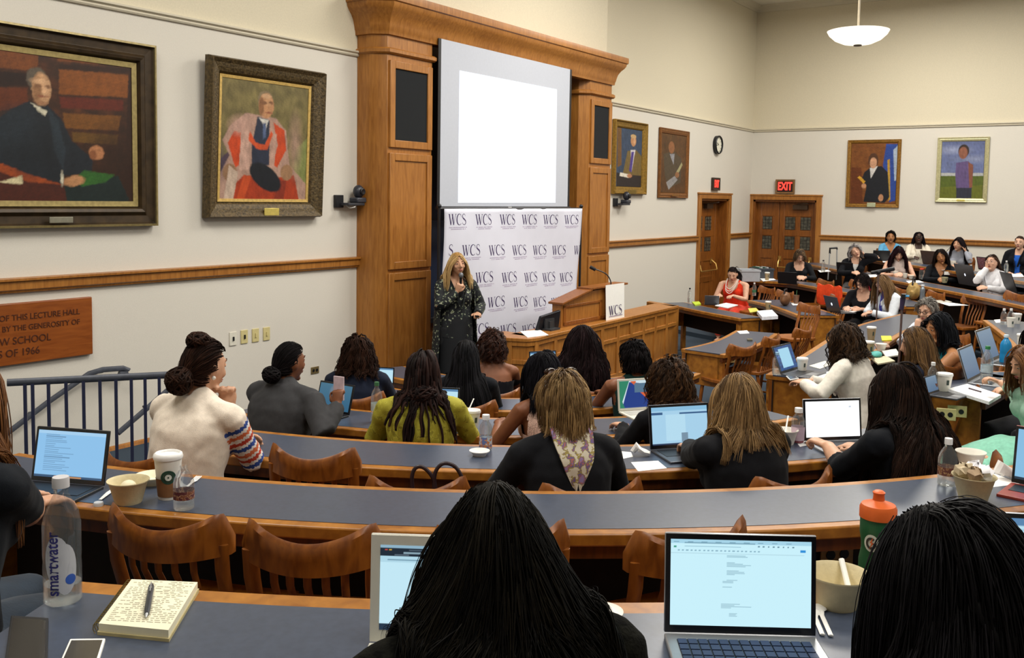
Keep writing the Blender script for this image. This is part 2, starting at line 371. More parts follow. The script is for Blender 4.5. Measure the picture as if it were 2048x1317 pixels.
# ---- WCS glyphs ----
def glyph(mb, ch, x, z, s, y, to):
    """strokes with thick/thin contrast and serifs in the XZ plane; to(x,y,z)->point"""
    def st(pts, ws):
        n = len(pts); L = []; Rr = []
        for i, p in enumerate(pts):
            a = pts[max(i-1, 0)]; b = pts[min(i+1, n-1)]; dx, dz = b[0]-a[0], b[1]-a[1]; l = math.hypot(dx, dz) or 1
            nx, nz = -dz/l, dx/l; w_ = ws[i]/2
            L.append((p[0]+nx*w_, p[1]+nz*w_)); Rr.append((p[0]-nx*w_, p[1]-nz*w_))
        vs = [to(x+q[0]*s, y, z+q[1]*s) for q in L+Rr]
        mb.add(vs, [(i, i+1, n+i+1, n+i) for i in range(n-1)])
    if ch == 'W':
        st([(.02, 1), (.30, 0)], (.15, .15)); st([(.30, 0), (.52, .92)], (.05, .05)); st([(.46, 1), (.72, 0)], (.15, .15)); st([(.72, 0), (1.0, 1)], (.05, .05))
        for q in (.02, .46, 1.0): st([(q-.12, .985), (q+.12, .985)], (.04, .04))
        return 1.12
    if ch == 'C':
        P = []; Wd = []
        for i in range(25):
            a = R(48+i*264/24); P.append((.45+.42*math.cos(a), .5+.51*math.sin(a))); Wd.append(.05+.11*max(0, -math.cos(a))**1.0)
        st(P, Wd); st([(.74, .98), (.76, .70)], (.02, .05)); return .86
    if ch == 'S':
        C = [(.56, .80), (.50, .95), (.32, 1.0), (.14, .92), (.09, .76), (.18, .61), (.38, .50), (.55, .37), (.58, .20), (.48, .05), (.28, 0), (.10, .07), (.05, .22)]
        Wc = (.03, .05, .05, .07, .10, .13, .15, .13, .10, .07, .05, .05, .03); C2 = []; W2 = []
        for i in range(37):
            q = i/3; j = min(11, int(q)); t = q-j; p0, p1, p2, p3 = C[max(0, j-1)], C[j], C[j+1], C[min(12, j+2)]
            C2.append(tuple(.5*(2*p1[k]+(p2[k]-p0[k])*t+(2*p0[k]-5*p1[k]+4*p2[k]-p3[k])*t*t+(3*p1[k]-p0[k]-3*p2[k]+p3[k])*t**3) for k in (0, 1))); W2.append(Wc[j]+(Wc[j+1]-Wc[j])*t)
        st(C2, W2); return .66
def wcs(mb, x, z, s, y, to, chars='WCS', k=1.0):
    cx = x
    for ch in chars:
        to2 = lambda a, b, c, cx=cx: to(cx+(a-cx)*k, b, c)
        cx += (glyph(mb, ch, cx, z, s, y, to2) + .06)*s*k
INK = mat('#3d2f5a', .7, var=.02); FAINT = mat('#a597b4', .8)
# ---- banner ----
YB = 6.52
t = thing('step_and_repeat_banner', 'white fabric banner printed all over with WCS, standing behind the speaker', 'banner', (9.8, YB, F0))
bl, br = 8.28, 11.38; bt = 2.065; bb = F0+.1
def fold(x, z):
    h = (bt-z)
    return .012*math.sin(x*3.1+.6)*h*.5 + .018*math.sin(x*1.7+z*1.3) + .010*math.sin(z*4+x*2) + .012*math.sin(x*11)*max(0, 1-h*4)
def bto(x, y, z):
    h = (bt-z)/(bt-bb); xx = x - .12*h*max(0, (x-9.5)/1.9)**1.5
    return (xx, y+fold(x, z), z)
mb = MB(); nx, nz = 60, 44
mb.v = [bto(bl+(br-bl)*i/nx, YB, bb+(bt-bb)*j/nz+.0) for j in range(nz+1) for i in range(nx+1)]
mb.f = [(j*(nx+1)+i, j*(nx+1)+i+1, (j+1)*(nx+1)+i+1, (j+1)*(nx+1)+i) for j in range(nz) for i in range(nx)]; mb.mi = [0]*len(mb.f)
fb = mb.build('fabric', mat('#d2d4e2', .8, var=.01, scale=4), t, origin=(9.8, YB, F0), smooth=True)
so = fb.modifiers.new('t', 'SOLIDIFY'); so.thickness = .003; so.offset = 1
mb = MB(); mf = MB()
rows = [(441, [913, 967, 1017, 1062, 1104, 1144]), (502, [900, 940, 992, 1040, 1084, 1123, 1156]), (556, [918, 966, 1016, 1063, 1103, 1139]), (605, [935, 990, 1039, 1081, 1120, 1150]), (660, [960, 1015, 1058, 1100])]
def strokes_text(mf, x, z, wd, y, h):
    rnd = random.Random(int(x*1000)); 
    for r_, sc_ in ((0, 1), (1, .78)):
        cx = x-wd*sc_/2; zz = z-r_*h*1.8
        while cx < x+wd*sc_/2:
            l = .010; pts = [(cx, zz), (cx, zz+h), (cx+l, zz+h), (cx+l, zz)]
            mf.add([bto(p[0], y, p[1]) for p in (pts[0], pts[3], pts[2], pts[1])], [(0, 1, 2, 3)]); cx += l+.006 + (.012 if rnd.random() < .15 else 0)
for py, xs in rows:
    for px in xs:
        p = UY(px, py, YB); s = .122
        chars = 'WCS'
        x = p.x-.175
        if px == 900: chars = 'S'; x = p.x-.05
        if px in (1156, 1150): chars = 'W'; x = p.x-.06
        wcs(mb, x, p.z-.05, s, YB-.004, bto, chars)
        if len(chars) == 3: strokes_text(mf, x+.175, p.z-.085, .34, YB-.004, .011)
mb.build('lettering', INK, t, origin=(9.8, YB, F0), smooth=False); mf.build('small_lettering', FAINT, t, origin=(9.8, YB, F0), smooth=False)
MB().tube([(bl-.03, YB+.03, bt+.0), (br+.04, YB+.03, bt)], .014, 8).build('top_bar', BLACKP, t, origin=(9.8, YB, F0))
for x in (bl-.03, br+.04):
    MB().tube([(x, YB+.03, F0), (x, YB+.03, bt+.03)], .016, 8).ell((x, YB+.03, bt+.03), .028, 8, 6).build('pole', BLACKP, t, origin=(9.8, YB, F0))
    MB().tube([(x, YB+.03, F0+.015), (x, YB+.4, F0+.015), (x, YB-.1, F0+.015)], .012, 6).build('foot', BLACKP, t, origin=(9.8, YB, F0))
# ---- doors ----
def door(name, org, rz, Wd, Ht, leaves, bar_x, closer_x, depth=.22):
    t = thing(name, None, None, org, rz); tag(t, kind='structure')
    fw = .11; mb = MB()
    for sx in (-1, 1): wbox(mb, sx*(Wd/2+fw/2)-fw/2, sx*(Wd/2+fw/2)+fw/2, -.05, .02, 0, Ht+fw)
    wbox(mb, -Wd/2, Wd/2, -.05, .02, Ht, Ht+fw); wbox(mb, -Wd/2-fw-.02, Wd/2+fw+.02, -.065, .02, Ht+fw-.02, Ht+fw+.015)
    mb.build('casing', OAK, t, bevel=.006)
    mb = MB()
    for sx in (-1, 1): wbox(mb, sx*(Wd/2-.02)-.02, sx*(Wd/2-.02)+.02, 0, depth, 0, Ht)
    wbox(mb, -Wd/2, Wd/2, 0, depth, Ht-.04, Ht); mb.build('jamb', OAKD, t)
    GL = mat('#4b4a40', .25, var=.35, scale=14, spec=.6); LEAD = mat('#23221f', .5)
    for (a, b, cols) in leaves:
        lf = MB(); st = .11; n = len(cols)
        y0, y1 = depth-.05, depth
        wbox(lf, a, b, y0+.015, y1, 0, Ht-.04)
        def rail(x0, x1, z0, z1, e=0): wbox(lf, x0, x1, y0-e, y0+.02, z0, z1)
        rail(a, a+st, 0, Ht-.04, .006); rail(b-st, b, 0, Ht-.04, .006)
        xs = [a+st]
        for c0, c1 in cols: xs += [c0, c1]
        xs.append(b-st)
        for i in range(0, len(xs), 2): rail(xs[i], xs[i+1], 0, Ht-.04)
        for z0, z1 in ((0, .2), (.62, .74), (1.06, 1.26), (1.57, 1.70), (2.0, Ht-.04)): rail(a, b, z0, z1, .003)
        L = lf.build('leaf', OAKD, t, bevel=.006)
        for c0, c1 in cols:
            for z0, z1 in ((1.26, 1.57), (1.70, 2.0)):
                g = wbox(MB(), c0+.015, c1-.015, y0-.004, y0+.016, z0+.015, z1-.015).build('leaded_pane', GL, L)
                m2 = MB()
                for i in range(1, 3):
                    x = c0+(c1-c0)*i/3; wbox(m2, x-.004, x+.004, y0-.008, y0-.002, z0+.01, z1-.01)
                for i in range(1, 4):
                    z = z0+(z1-z0)*i/4; wbox(m2, c0+.01, c1-.01, y0-.008, y0-.002, z-.004, z+.004)
                m2.build('lead_bars', LEAD, g)
    x0, x1 = bar_x; z = 1.02; y = depth-.05
    pb = MB()
    for x in (x0, x1):
        wbox(pb, x-.035, x+.035, y-.03, y, z-.02, z+.10)
        pb.tube([(x, y-.02, z+.06), (x, y-.12, z-.02), (x, y-.15, z-.14)], .016, 8)
    pb.tube([(x0, y-.15, z-.14), (x1, y-.15, z-.14)], .016, 8); pb.build('push_bar', BRASS, t)
    cl = MB(); wbox(cl, closer_x-.16, closer_x+.16, y-.09, y, Ht-.20, Ht-.10); cl.tube([(closer_x-.1, y-.06, Ht-.1), (closer_x+.2, y-.2, Ht-.07)], .012, 6)
    cl.build('door_closer', mat('#4a3a2c', .4, metal=.4), t)
    wbox(MB(), -Wd/2-.03, Wd/2+.03, depth+.002, depth+.03, 0, Ht+.02).build('backing', DARKW, t)
w1 = D1[1]-D1[0]; cx1 = (D1[0]+D1[1])/2
door('door_1', (cx1, DY, F0), 0, w1, D1[2]-F0, [(-w1/2+.02, w1/2-.04, [(-.42, -.08), (.06, .40)])], (-.42, .42), .1, .26)
w2 = D2[1]-D2[0]; cy2 = (D2[0]+D2[1])/2
door('door_2', (WX, cy2, F0), -PI/2, w2, D2[2]-F0, [(-w2/2+.03, -.16, [(-.54, -.31)]), (-.15, w2/2-.03, [(-.03, .21), (.31, .55)])], (-.11, .56), .32, .2)
# ---- pictures ----
def frame_mb(W_, H_, prof):
    mb = MB(); rs = []
    for o, d in prof: rs.append([(-W_/2+o, -d, -H_/2+o), (W_/2-o, -d, -H_/2+o), (W_/2-o, -d, H_/2-o), (-W_/2+o, -d, H_/2-o)])
    mb.rings(rs, cap=False); return mb
def picture(name, label, quad, wall, fwid, fprof, fm, base, shapes, n, inner=None, plate=None, tilt=0, seed=1, mottle=.16, lip=False, pl=.05):
    pos = [UY(x, y, DY-pl) if wall == 'y' else UX(x, y, WX-.05) for x, y in quad]     # tl, tr, br, bl
    z1 = (pos[0].z+pos[1].z)/2; z0 = (pos[2].z+pos[3].z)/2
    if wall == 'y': a, b = (pos[0].x+pos[3].x)/2, (pos[1].x+pos[2].x)/2; loc = ((a+b)/2, DY, (z0+z1)/2); rz = 0
    else: a, b = (pos[0].y+pos[3].y)/2, (pos[1].y+pos[2].y)/2; loc = (WX, (a+b)/2, (z0+z1)/2); rz = -PI/2
    W_, H_ = abs(b-a), z1-z0
    t = thing(name, label, 'painting', loc, rz, 'framed portraits on the walls'); t.rotation_euler[0] = tilt; t.location.y -= abs(tilt)*(H_/2+.02) if tilt else 0
    pr = [(0, .01), (0, .01)] + [(f*fwid, d) for f, d in fprof] + [(fwid, .012)]
    f = frame_mb(W_, H_, pr).build('frame', fm, t, smooth=False, bevel=.003)
    wbox(MB(), -W_/2+.01, W_/2-.01, -.012, 0, -H_/2+.01, H_/2-.01).build('backing', DARKW, t)
    def pu(px, py):
        q = UY(px, py, DY-pl) if wall == 'y' else UX(px, py, WX-.05)
        X = (q.x-loc[0]) if wall == 'y' else -(q.y-loc[1])
        return (X/(W_-2*fwid)+.5, (q.z-loc[2])/(H_-2*fwid)+.5)
    sh = []
    for s in shapes:
        if s[0] == 'p': sh.append(('p', [pu(*q) for q in s[1]], s[2]))
        elif s[0] == 'e':
            c = pu(s[1], s[2]); ex = pu(s[1]+s[3], s[2]); ey = pu(s[1], s[2]+s[4])
            sh.append(('e', c[0], c[1], abs(ex[0]-c[0]), abs(ey[1]-c[1]), s[5], s[6]) + tuple(s[7:]))
        else: sh.append(s)
    cv = paint(W_-2*fwid, H_-2*fwid, n, int(n*(H_-2*fwid)/(W_-2*fwid)), base, sh, seed, mottle, soft=.010)
    cv.v = [(p[0], -.022, p[2]) for p in cv.v]; cv.build('canvas', vcol(.45, spec=.35), t, smooth=False)
    if lip: frame_mb(W_, H_, [(0, .04), (0, .078), (.018, .082), (.02, .05)]).build('gilt_outer_edge', mat('#8f8055', .4, metal=.35, var=.1), t, smooth=False)
    if inner:
        frame_mb(W_-2*fwid, H_-2*fwid, [(0, .024), (0, .032), (inner[1], .028), (inner[1], .020)]).build('inner_fillet', mat(inner[0], .4, metal=.3, var=.1), t, smooth=False)
    if plate:
        q = UY(plate[0], plate[1], DY-.05) if wall == 'y' else UX(plate[0], plate[1], WX-.05)
        X = (q.x-loc[0]) if wall == 'y' else -(q.y-loc[1])
        MB().box((X, -fprof[0][1]-.04, q.z-loc[2]), (plate[2], .012, plate[3])).build('nameplate', mat(plate[4], .35, metal=.4, var=.05), t, bevel=.004)
    return t
PR = [(0, .07), (.12, .085), (.3, .06), (.55, .05), (.8, .045), (.95, .03)]
PR2 = [(0, .04), (.1, .05), (.35, .04), (.5, .045), (.9, .03)]
skin = '#b48a64'
picture('framed_portrait', 'huge dark portrait of a seated man in black robes, cut by the left edge', [(-92, 30), (311, 90), (311, 449), (-92, 462)], 'y', .17,
  [(0, .05), (.08, .07), (.2, .045), (.55, .04), (.72, .07), (.88, .06)], mat('#3a2c1a', .45, var=.2, scale=12, metal=.2), '#351d0e',
  [('n', 4, '#5a2e12', .8, .2), ('n', 7, '#241208', .8, .1),
   ('p', [(0, 78), (80, 88), (80, 142), (0, 135)], '#6e3a12'), ('p', [(120, 92), (200, 105), (200, 128), (120, 122)], '#6a3813'), ('p', [(122, 138), (262, 150), (262, 195), (122, 188)], '#7c4516'),
   ('p', [(122, 192), (250, 200), (250, 222), (126, 216)], '#5a1f0e'), ('p', [(130, 226), (245, 232), (240, 262), (132, 256)], '#6c4214'), ('p', [(148, 264), (240, 270), (238, 290), (150, 284)], '#5e4014'),
   ('p', [(0, 175), (58, 175), (60, 215), (0, 222)], '#5a280d'), ('p', [(122, 128), (262, 136), (262, 146), (122, 138)], '#2c1509'),
   ('p', [(0, 330), (30, 328), (62, 345), (132, 368), (142, 428), (0, 428)], '#431a0e'), ('p', [(0, 326), (24, 328), (64, 346), (128, 370), (60, 364), (0, 342)], '#8f3f16'),
   ('p', [(0, 60), (300, 110), (300, 90), (0, 55)], '#1c1008'), ('p', [(262, 120), (300, 120), (300, 430), (250, 430)], '#2c160a'), ('e', 235, 330, 40, 60, 0, '#2a1508', .2), ('p', [(0, 142), (60, 146), (60, 172), (0, 172)], '#241109'),
   ('p', [(0, 236), (26, 218), (62, 202), (100, 212), (126, 236), (148, 282), (190, 318), (188, 345), (132, 352), (128, 368), (60, 348), (0, 324)], '#171d24'),
   ('p', [(100, 214), (120, 240), (135, 300), (130, 340), (112, 300)], '#222c34'),
   ('p', [(132, 370), (152, 350), (240, 352), (262, 398), (256, 428), (142, 428)], '#13201f'), ('p', [(2, 365), (48, 351), (49, 369)], '#cfc39a'),
   ('p', [(148, 362), (172, 341), (232, 350), (215, 365), (168, 373)], '#29561f'), ('p', [(66, 205), (98, 222), (95, 232), (80, 222)], '#cfc8b0'),
   ('e', 78, 158, 21, 24, 0, '#544a3e'), ('e', 87, 178, 19, 33, 0, skin), ('e', 78, 180, 9, 26, 0, '#8a6242', .02), ('e', 80, 172, 4, 2, 0, '#3a2618'), ('e', 98, 174, 4, 2, 0, '#3a2618'), ('e', 90, 192, 8, 2, 0, '#7a3a2a'), ('e', 92, 182, 2, 7, 0, '#d0a880'),
   ('e', 84, 163, 16, 6, 0, '#c49a74', .02), ('e', 95, 180, 6, 10, 0, '#c79c76', .015), ('e', 80, 171, 7, 3, 0, '#7c553a', .01), ('e', 99, 173, 6, 3, 0, '#7c553a', .01), ('e', 88, 206, 9, 4, 0, '#93694a', .012), ('e', 40, 260, 30, 30, 0, '#1e2830', .2), ('e', 100, 300, 12, 40, 10, '#0e1318', .1), ('e', 60, 310, 20, 30, 0, '#11171d', .15),
   ('e', 197, 305, 15, 14, 0, '#a8704a'), ('e', 190, 310, 7, 10, 0, '#7c4a2c'), ('e', 152, 362, 21, 11, 10, '#ad7c54'), ('e', 128, 358, 3, 12, 0, '#cfc8b0')], 260,
  lip=True, inner=('#a08f5c', .045), plate=(117, 440, .20, .05, '#8d8a7a'))
picture('framed_portrait', 'portrait of a bald man in red and pink academic robes, gold fillet and yellow label', [(425, 108), (655, 147), (644, 436), (413, 435)], 'y', .155,
  [(0, .06), (.1, .11), (.35, .08), (.6, .07), (.85, .05)], mat('#54452a', .5, var=.3, scale=40, bump=.6, bscale=60, metal=.2), '#6a5f3a',
  [('n', 3, '#857848', .8, .3), ('n', 5, '#4c4526', .7, .1), ('p', [(600, 300), (640, 260), (640, 405), (600, 405)], '#767c46'), ('p', [(440, 330), (470, 300), (470, 405), (440, 405)], '#4c3a44'),
   ('p', [(470, 250), (500, 225), (560, 236), (582, 262), (590, 330), (625, 370), (625, 410), (440, 410), (445, 360), (470, 310), (455, 280)], '#a58474'),
   ('p', [(478, 262), (500, 265), (492, 300), (490, 330), (482, 335), (466, 285)], '#b8401a'), ('p', [(556, 245), (578, 260), (583, 300), (566, 335), (556, 330), (566, 290)], '#bb431c'),
   ('p', [(500, 350), (545, 360), (600, 350), (612, 405), (470, 405), (480, 370)], '#9a3518'), ('p', [(524, 232), (548, 240), (550, 330), (515, 335), (514, 290)], '#252b3c'),
   ('p', [(510, 262), (522, 285), (540, 290), (552, 262), (556, 268), (545, 300), (525, 298), (505, 278)], '#bd4a22'), ('p', [(527, 235), (546, 240), (540, 262), (536, 250)], '#c8c4bb'), ('p', [(535, 246), (541, 246), (542, 275), (536, 278)], '#4a5878'),
   ('e', 539, 200, 15, 19, 0, '#7c6c50'), ('e', 541, 211, 15, 25, 0, '#b07f58'), ('e', 531, 212, 5, 18, 0, '#855a3a'), ('e', 537, 206, 3, 2, 0, '#3a2618'), ('e', 550, 207, 2.5, 2, 0, '#3a2618'), ('e', 546, 225, 5, 1.6, 0, '#7a3a2a'),
   ('e', 545, 203, 7, 9, 0, '#c4946a', .012), ('e', 541, 192, 9, 5, 0, '#c39a74', .012), ('e', 537, 205, 5, 3, 0, '#7c5438', .008), ('e', 550, 205, 4, 3, 0, '#7c5438', .008), ('p', [(492, 262), (506, 262), (512, 340), (490, 340)], '#b89484'), ('p', [(556, 268), (563, 268), (560, 335), (550, 335)], '#b08c7c'), ('p', [(500, 350), (515, 352), (500, 405), (485, 405)], '#b4461f'), ('p', [(570, 360), (585, 362), (580, 405), (560, 405)], '#7c2a18'),
   ('e', 490, 250, 16, 14, 0, '#b58f80', .1), ('e', 450, 320, 9, 25, 0, '#3c3242', .1), ('e', 600, 290, 9, 40, 0, '#9a7c6a', .1),
   ('e', 543, 355, 34, 23, -28, '#14181f'), ('e', 472, 345, 14, 18, 20, '#86654a'), ('e', 585, 345, 12, 16, 0, '#8f6c4e'), ('p', [(470, 330), (488, 345), (480, 400), (460, 405)], '#b6a08e')], 220,
  inner=('#c9a860', .03), plate=(536, 423, .19, .075, '#d8c46a'), pl=.13, tilt=R(2.5), seed=3)
picture('framed_portrait', 'gold-framed portrait of a man in a tan suit, nearest the right pier', [(1230, 238), (1295, 248), (1290, 390), (1226, 388)], 'y', .13, PR, mat('#8f6f2c', .4, var=.15, scale=30, metal=.45), '#33455f',
  [('n', 3, '#26364c', .8, .2), ('p', [(1238, 255), (1246, 256), (1246, 330), (1238, 335)], '#6b4a26'), ('p', [(1258, 302), (1275, 300), (1288, 315), (1288, 372), (1255, 378), (1248, 350)], '#6d5a30'), ('p', [(1236, 345), (1262, 350), (1288, 352), (1288, 385), (1236, 385)], '#231c1e'),
   ('p', [(1264, 300), (1274, 300), (1266, 345)], '#c9c4c8'), ('p', [(1266, 304), (1271, 304), (1266, 345), (1261, 342)], '#4b3a86'), ('e', 1270, 282, 5.5, 11, 0, '#b5835a'), ('e', 1270, 273, 5.5, 4, 0, '#c0a070'), ('e', 1272, 283, 2, 6, 0, '#d0a078', .01), ('p', [(1243, 345), (1262, 349), (1260, 356), (1242, 352)], '#d8d2c4'), ('e', 1262, 352, 5, 4, 0, '#b07a58')], 140, plate=(1258, 384, .3, .07, '#7b6528'), seed=5)
picture('framed_portrait', 'brownish portrait of a man with papers, narrow frame, left of the wall clock', [(1322, 254), (1381, 264), (1376, 397), (1319, 396)], 'y', .10, PR2, mat('#7a4c20', .4, var=.15, scale=30, metal=.25), '#5b3a1c',
  [('n', 4, '#3c2a16', .8, .3), ('n', 6, '#70502a', .7, 0), ('p', [(1330, 308), (1350, 302), (1366, 318), (1364, 365), (1340, 378), (1332, 350)], '#4c4030'), ('p', [(1342, 308), (1352, 308), (1350, 330)], '#8a8a90'), ('p', [(1355, 345), (1366, 325), (1368, 330), (1358, 350)], '#a09a70'), ('p', [(1335, 365), (1352, 352), (1358, 360), (1340, 380)], '#8c8a8a'), ('e', 1346, 295, 6, 12, 0, '#8a5a38'), ('e', 1357, 350, 4, 6, 0, '#8a6040')], 140, plate=(1348, 391, .3, .035, '#8a5f2a'), seed=6)
picture('framed_portrait', 'portrait of a woman in black robes with a scroll before a blue flag', [(1695, 280), (1803, 279), (1797, 415), (1691, 415)], 'x', .075, PR2, mat('#8d6528', .4, var=.15, scale=30, metal=.35), '#6e3f1a',
  [('n', 3, '#7d4c20', .8, .3), ('p', [(1702, 335), (1722, 335), (1725, 408), (1700, 408)], '#5e2f12'), ('p', [(1772, 288), (1798, 288), (1796, 400), (1778, 405), (1765, 330)], '#26418a'), ('p', [(1786, 300), (1796, 290), (1794, 360), (1788, 362)], '#9aa7b8'), ('p', [(1774, 320), (1779, 318), (1780, 400), (1776, 402)], '#b08a30'),
   ('p', [(1728, 345), (1740, 335), (1762, 332), (1775, 345), (1778, 395), (1768, 406), (1726, 404), (1732, 375), (1722, 360)], '#15181f'), ('p', [(1739, 336), (1755, 332), (1748, 345), (1741, 357)], '#c8c6c2'), ('e', 1746, 321, 10, 15, 0, '#4c2f1c'), ('e', 1746, 326, 7, 11, 0, '#bf9070'), ('p', [(1714, 355), (1719, 352), (1730, 363), (1727, 368)], '#c8962c'), ('e', 1727, 372, 5, 5, 0, '#b58360'), ('e', 1761, 396, 5, 7, 0, '#b58360')], 150, plate=(1743, 410, .17, .09, '#b9c0a0'), seed=8)
picture('framed_portrait', 'pale-framed portrait of a figure in a sleeveless purple top in a green field, farthest right', [(1874, 275), (1979, 274), (1974, 405), (1871, 405)], 'x', .085, PR2, mat('#b9b38a', .4, var=.08, scale=30, metal=.3), '#66719a',
  [('g', '#5a648c', .4, 1.0), ('n', 4, '#5a6078', .6, .1), ('e', 1905, 300, 25, 6, 0, '#8a92b0', .1), ('e', 1950, 318, 25, 5, 0, '#8088a4', .1), ('p', [(1870, 346), (1980, 346), (1980, 352), (1870, 354)], '#a7a9a8'), ('p', [(1870, 352), (1980, 352), (1980, 410), (1870, 410)], '#4d5a1c'), ('p', [(1870, 375), (1980, 370), (1980, 410), (1870, 410)], '#5f651c'),
   ('p', [(1912, 326), (1936, 322), (1946, 335), (1943, 376), (1912, 378), (1910, 350)], '#5b4a74'), ('p', [(1936, 324), (1946, 330), (1944, 375), (1938, 376)], '#7c4a38'), ('p', [(1912, 376), (1943, 376), (1942, 398), (1912, 398)], '#2a2c3a'), ('e', 1927, 302, 11, 13, 0, '#2e2018'), ('e', 1926, 306, 9, 12, 0, '#80503c')], 150, plate=(1922, 401, .15, .03, '#c0b050'), seed=9)
# ---- exit signs, clock ----
def exit_sign(org, rz, W_, H_, fm, label, sx=1):
    t = thing('exit_sign', label, 'sign', org, rz, 'red exit signs')
    frame_mb(W_, H_, [(0, 0), (0, .052), (W_*.09, .046), (W_*.09, .03)]).build('frame', fm, t, smooth=False, bevel=.003)
    MB().box((0, -.02, 0), (W_*.84, .04, H_*.84)).build('face', mat('#2a0f0d', .4), t)
    text('EXIT', H_*.78, glow('#ff3a2c', 2.2), t, Matrix.Translation((0, -.045, 0)) @ Matrix.Rotation(PI/2, 4, 'X'), 'lettering', .002, off=.008, sx=sx)
exit_sign(UY(1429.5, 368.5, DY-.01), 0, .36, .26, mat('#33251a', .5), 'small lit EXIT sign over the narrow single door', .56)
exit_sign(UX(1571, 373.5, WX-.01), -PI/2, .42, .31, mat('#7a5a34', .5), 'lit red EXIT sign in a wooden frame over the double door', .64)
p = UY(1436, 290, DY-.04)
t = thing('wall_clock', 'round white wall clock with black rim above the single door', 'clock', (p.x, DY, p.z))
RX = Matrix.Rotation(PI/2, 4, 'X')
MB().lathe([(.165, -.0), (.185, .0), (.19, .07), (.175, .085), (.165, .075), (.163, .05)], 40, M=RX, cap=False).build('rim', BLACKP, t)
MB().lathe([(0, .05), (.166, .05), (.166, .04), (0, .04)], 40, M=RX).build('face', mat('#e4e2d0', .5, var=.01), t)
mb = MB()
for h in range(12):
    a = h*PI/6; mb.box((0, 0, 0), (.008, .004, .025), M=Matrix.Translation((.14*math.sin(a), -.053, .14*math.cos(a))) @ Matrix.Rotation(a, 4, 'Y'))
mb.build('hour_marks', BLACKP, t)
for nm, a, l, wd in (('hour_hand', R(-60), .08, .012), ('minute_hand', R(-95), .12, .008)):
    MB().box((0, 0, l/2), (wd, .003, l), M=Matrix.Translation((0, -.056, 0)) @ Matrix.Rotation(a, 4, 'Y')).build(nm, BLACKP, t)
# ---- plaque ----
xr = UY(184, 650, DY-.03).x
t = thing('wooden_plaque', 'carved oak plaque dedicating the lecture hall, below the chair rail at far left', 'plaque', (xr-.72, DY, 1.065))
MB().box((0, -.02, 0), (1.44, .04, .49)).build('board', wood('#7a3c12', '#98531f', stretch=(.8, 6, 6)), t, bevel=.008)
CARV = mat('#4a2008', .6)
def carve(s, z, sz, x=-.02): text(s, sz, CARV, t, Matrix.Translation((x, -.042, z)) @ RX, 'carved_lettering', .002, sx=.95)
carve('THE RENOVATIONS OF THIS LECTURE HALL', .13, .066); carve('WERE MADE POSSIBLE BY THE GENEROSITY OF', .045, .062); carve('YALE LAW SCHOOL', -.055, .082, .0); carve('CLASS OF 1966', -.15, .082, .0)
# ---- switches and outlets on the wall ----
IV = mat('#cfc28a', .5, var=.02); IVW = mat('#dedacb', .5, var=.02)
for i, (px, py, mm, lb) in enumerate(((466, 678, IVW, 'white switch plate, leftmost of the four by the stair'), (488.5, 674, IV, 'ivory switch plate, second of the four from the left'), (511, 671, IV, 'ivory switch plate, third of the four from the left'), (533, 668, IV, 'ivory switch plate, nearest the pier of the four'))):
    p = UY(px, py, DY-.005); t = thing('light_switch', lb, 'switch', (p.x, DY, p.z), group='switch plates on the left wall')
    MB().box((0, -.005, 0), (.085, .01, .135)).build('plate', mm, t, bevel=.003)
    MB().box((0, -.014, 0), (.015, .012, .04)).build('toggle', BLACKP if i < 2 else mm, t)
def outlet(p, rz, label, group, vert=False, m=None, s=1, n=2):
    t = thing('power_outlet', label, 'outlet', p, rz, group)
    MB().box((0, -.004, 0), (.115*s, .008, .075*s)).build('plate', m or IV, t, bevel=.002)
    for k in (-1, 1): MB().lathe([(0, .001), (.016*s, .001), (.016*s, .008), (0, .008)], 12, c=(0, 0, 0), M=Matrix.Translation((k*.024*s, -.004, 0)) @ RX).build('socket', BLACKP, t)
    return t
p = UY(630, 741, DY-.005); outlet((p.x, DY, p.z), 0, 'brass outlet plate low on the wall behind the grey blazer', 'outlets', m=mat('#8a7a52', .4, metal=.5))
# ---- ptz cameras ----
def ptz(org, rz, label):
    t = thing('wall_camera', label, 'camera', org, rz, 'ceiling-view cameras on brackets')
    MB().box((-.16, -.02, 0), (.12, .04, .14)).build('wall_plate', BLACKP, t, bevel=.006)
    MB().box((-.02, -.09, -.03), (.26, .14, .03)).build('bracket', mat('#33343a', .5), t, bevel=.006)
    MB().box((.06, -.1, .015), (.15, .13, .06)).build('camera_base', mat('#3a3c44', .4), t, bevel=.015)
    h = MB().ell((.06, -.11, .11), (.065, .06, .075), 14, 10).build('camera_head', mat('#30323a', .35), t)
    MB().lathe([(.032, 0), (.038, .03), (.03, .035), (0, .03)], 16, M=Matrix.Translation((.06, -.15, .11)) @ RX).build('lens', BLACKP, h)
p = UY(695, 403, DY); ptz((p.x, DY, p.z), R(0), 'grey swivel camera on a bracket left of the left pier')
p = UY(1231, 405, DY); ptz((p.x+.12, DY, p.z), R(0), 'grey swivel camera on the wall right of the right pier')
p = UY(706, 412, DY-.1); tag(MB().tube([UY(692, 410, DY-.03), UY(700, 416, DY-.12), UY(708, 415, DY-.15), UY(716, 408, DY-.1)], .008, 6).build('camera_cable', WHITE), 'thin white cable looping under the left wall camera', 'cable')
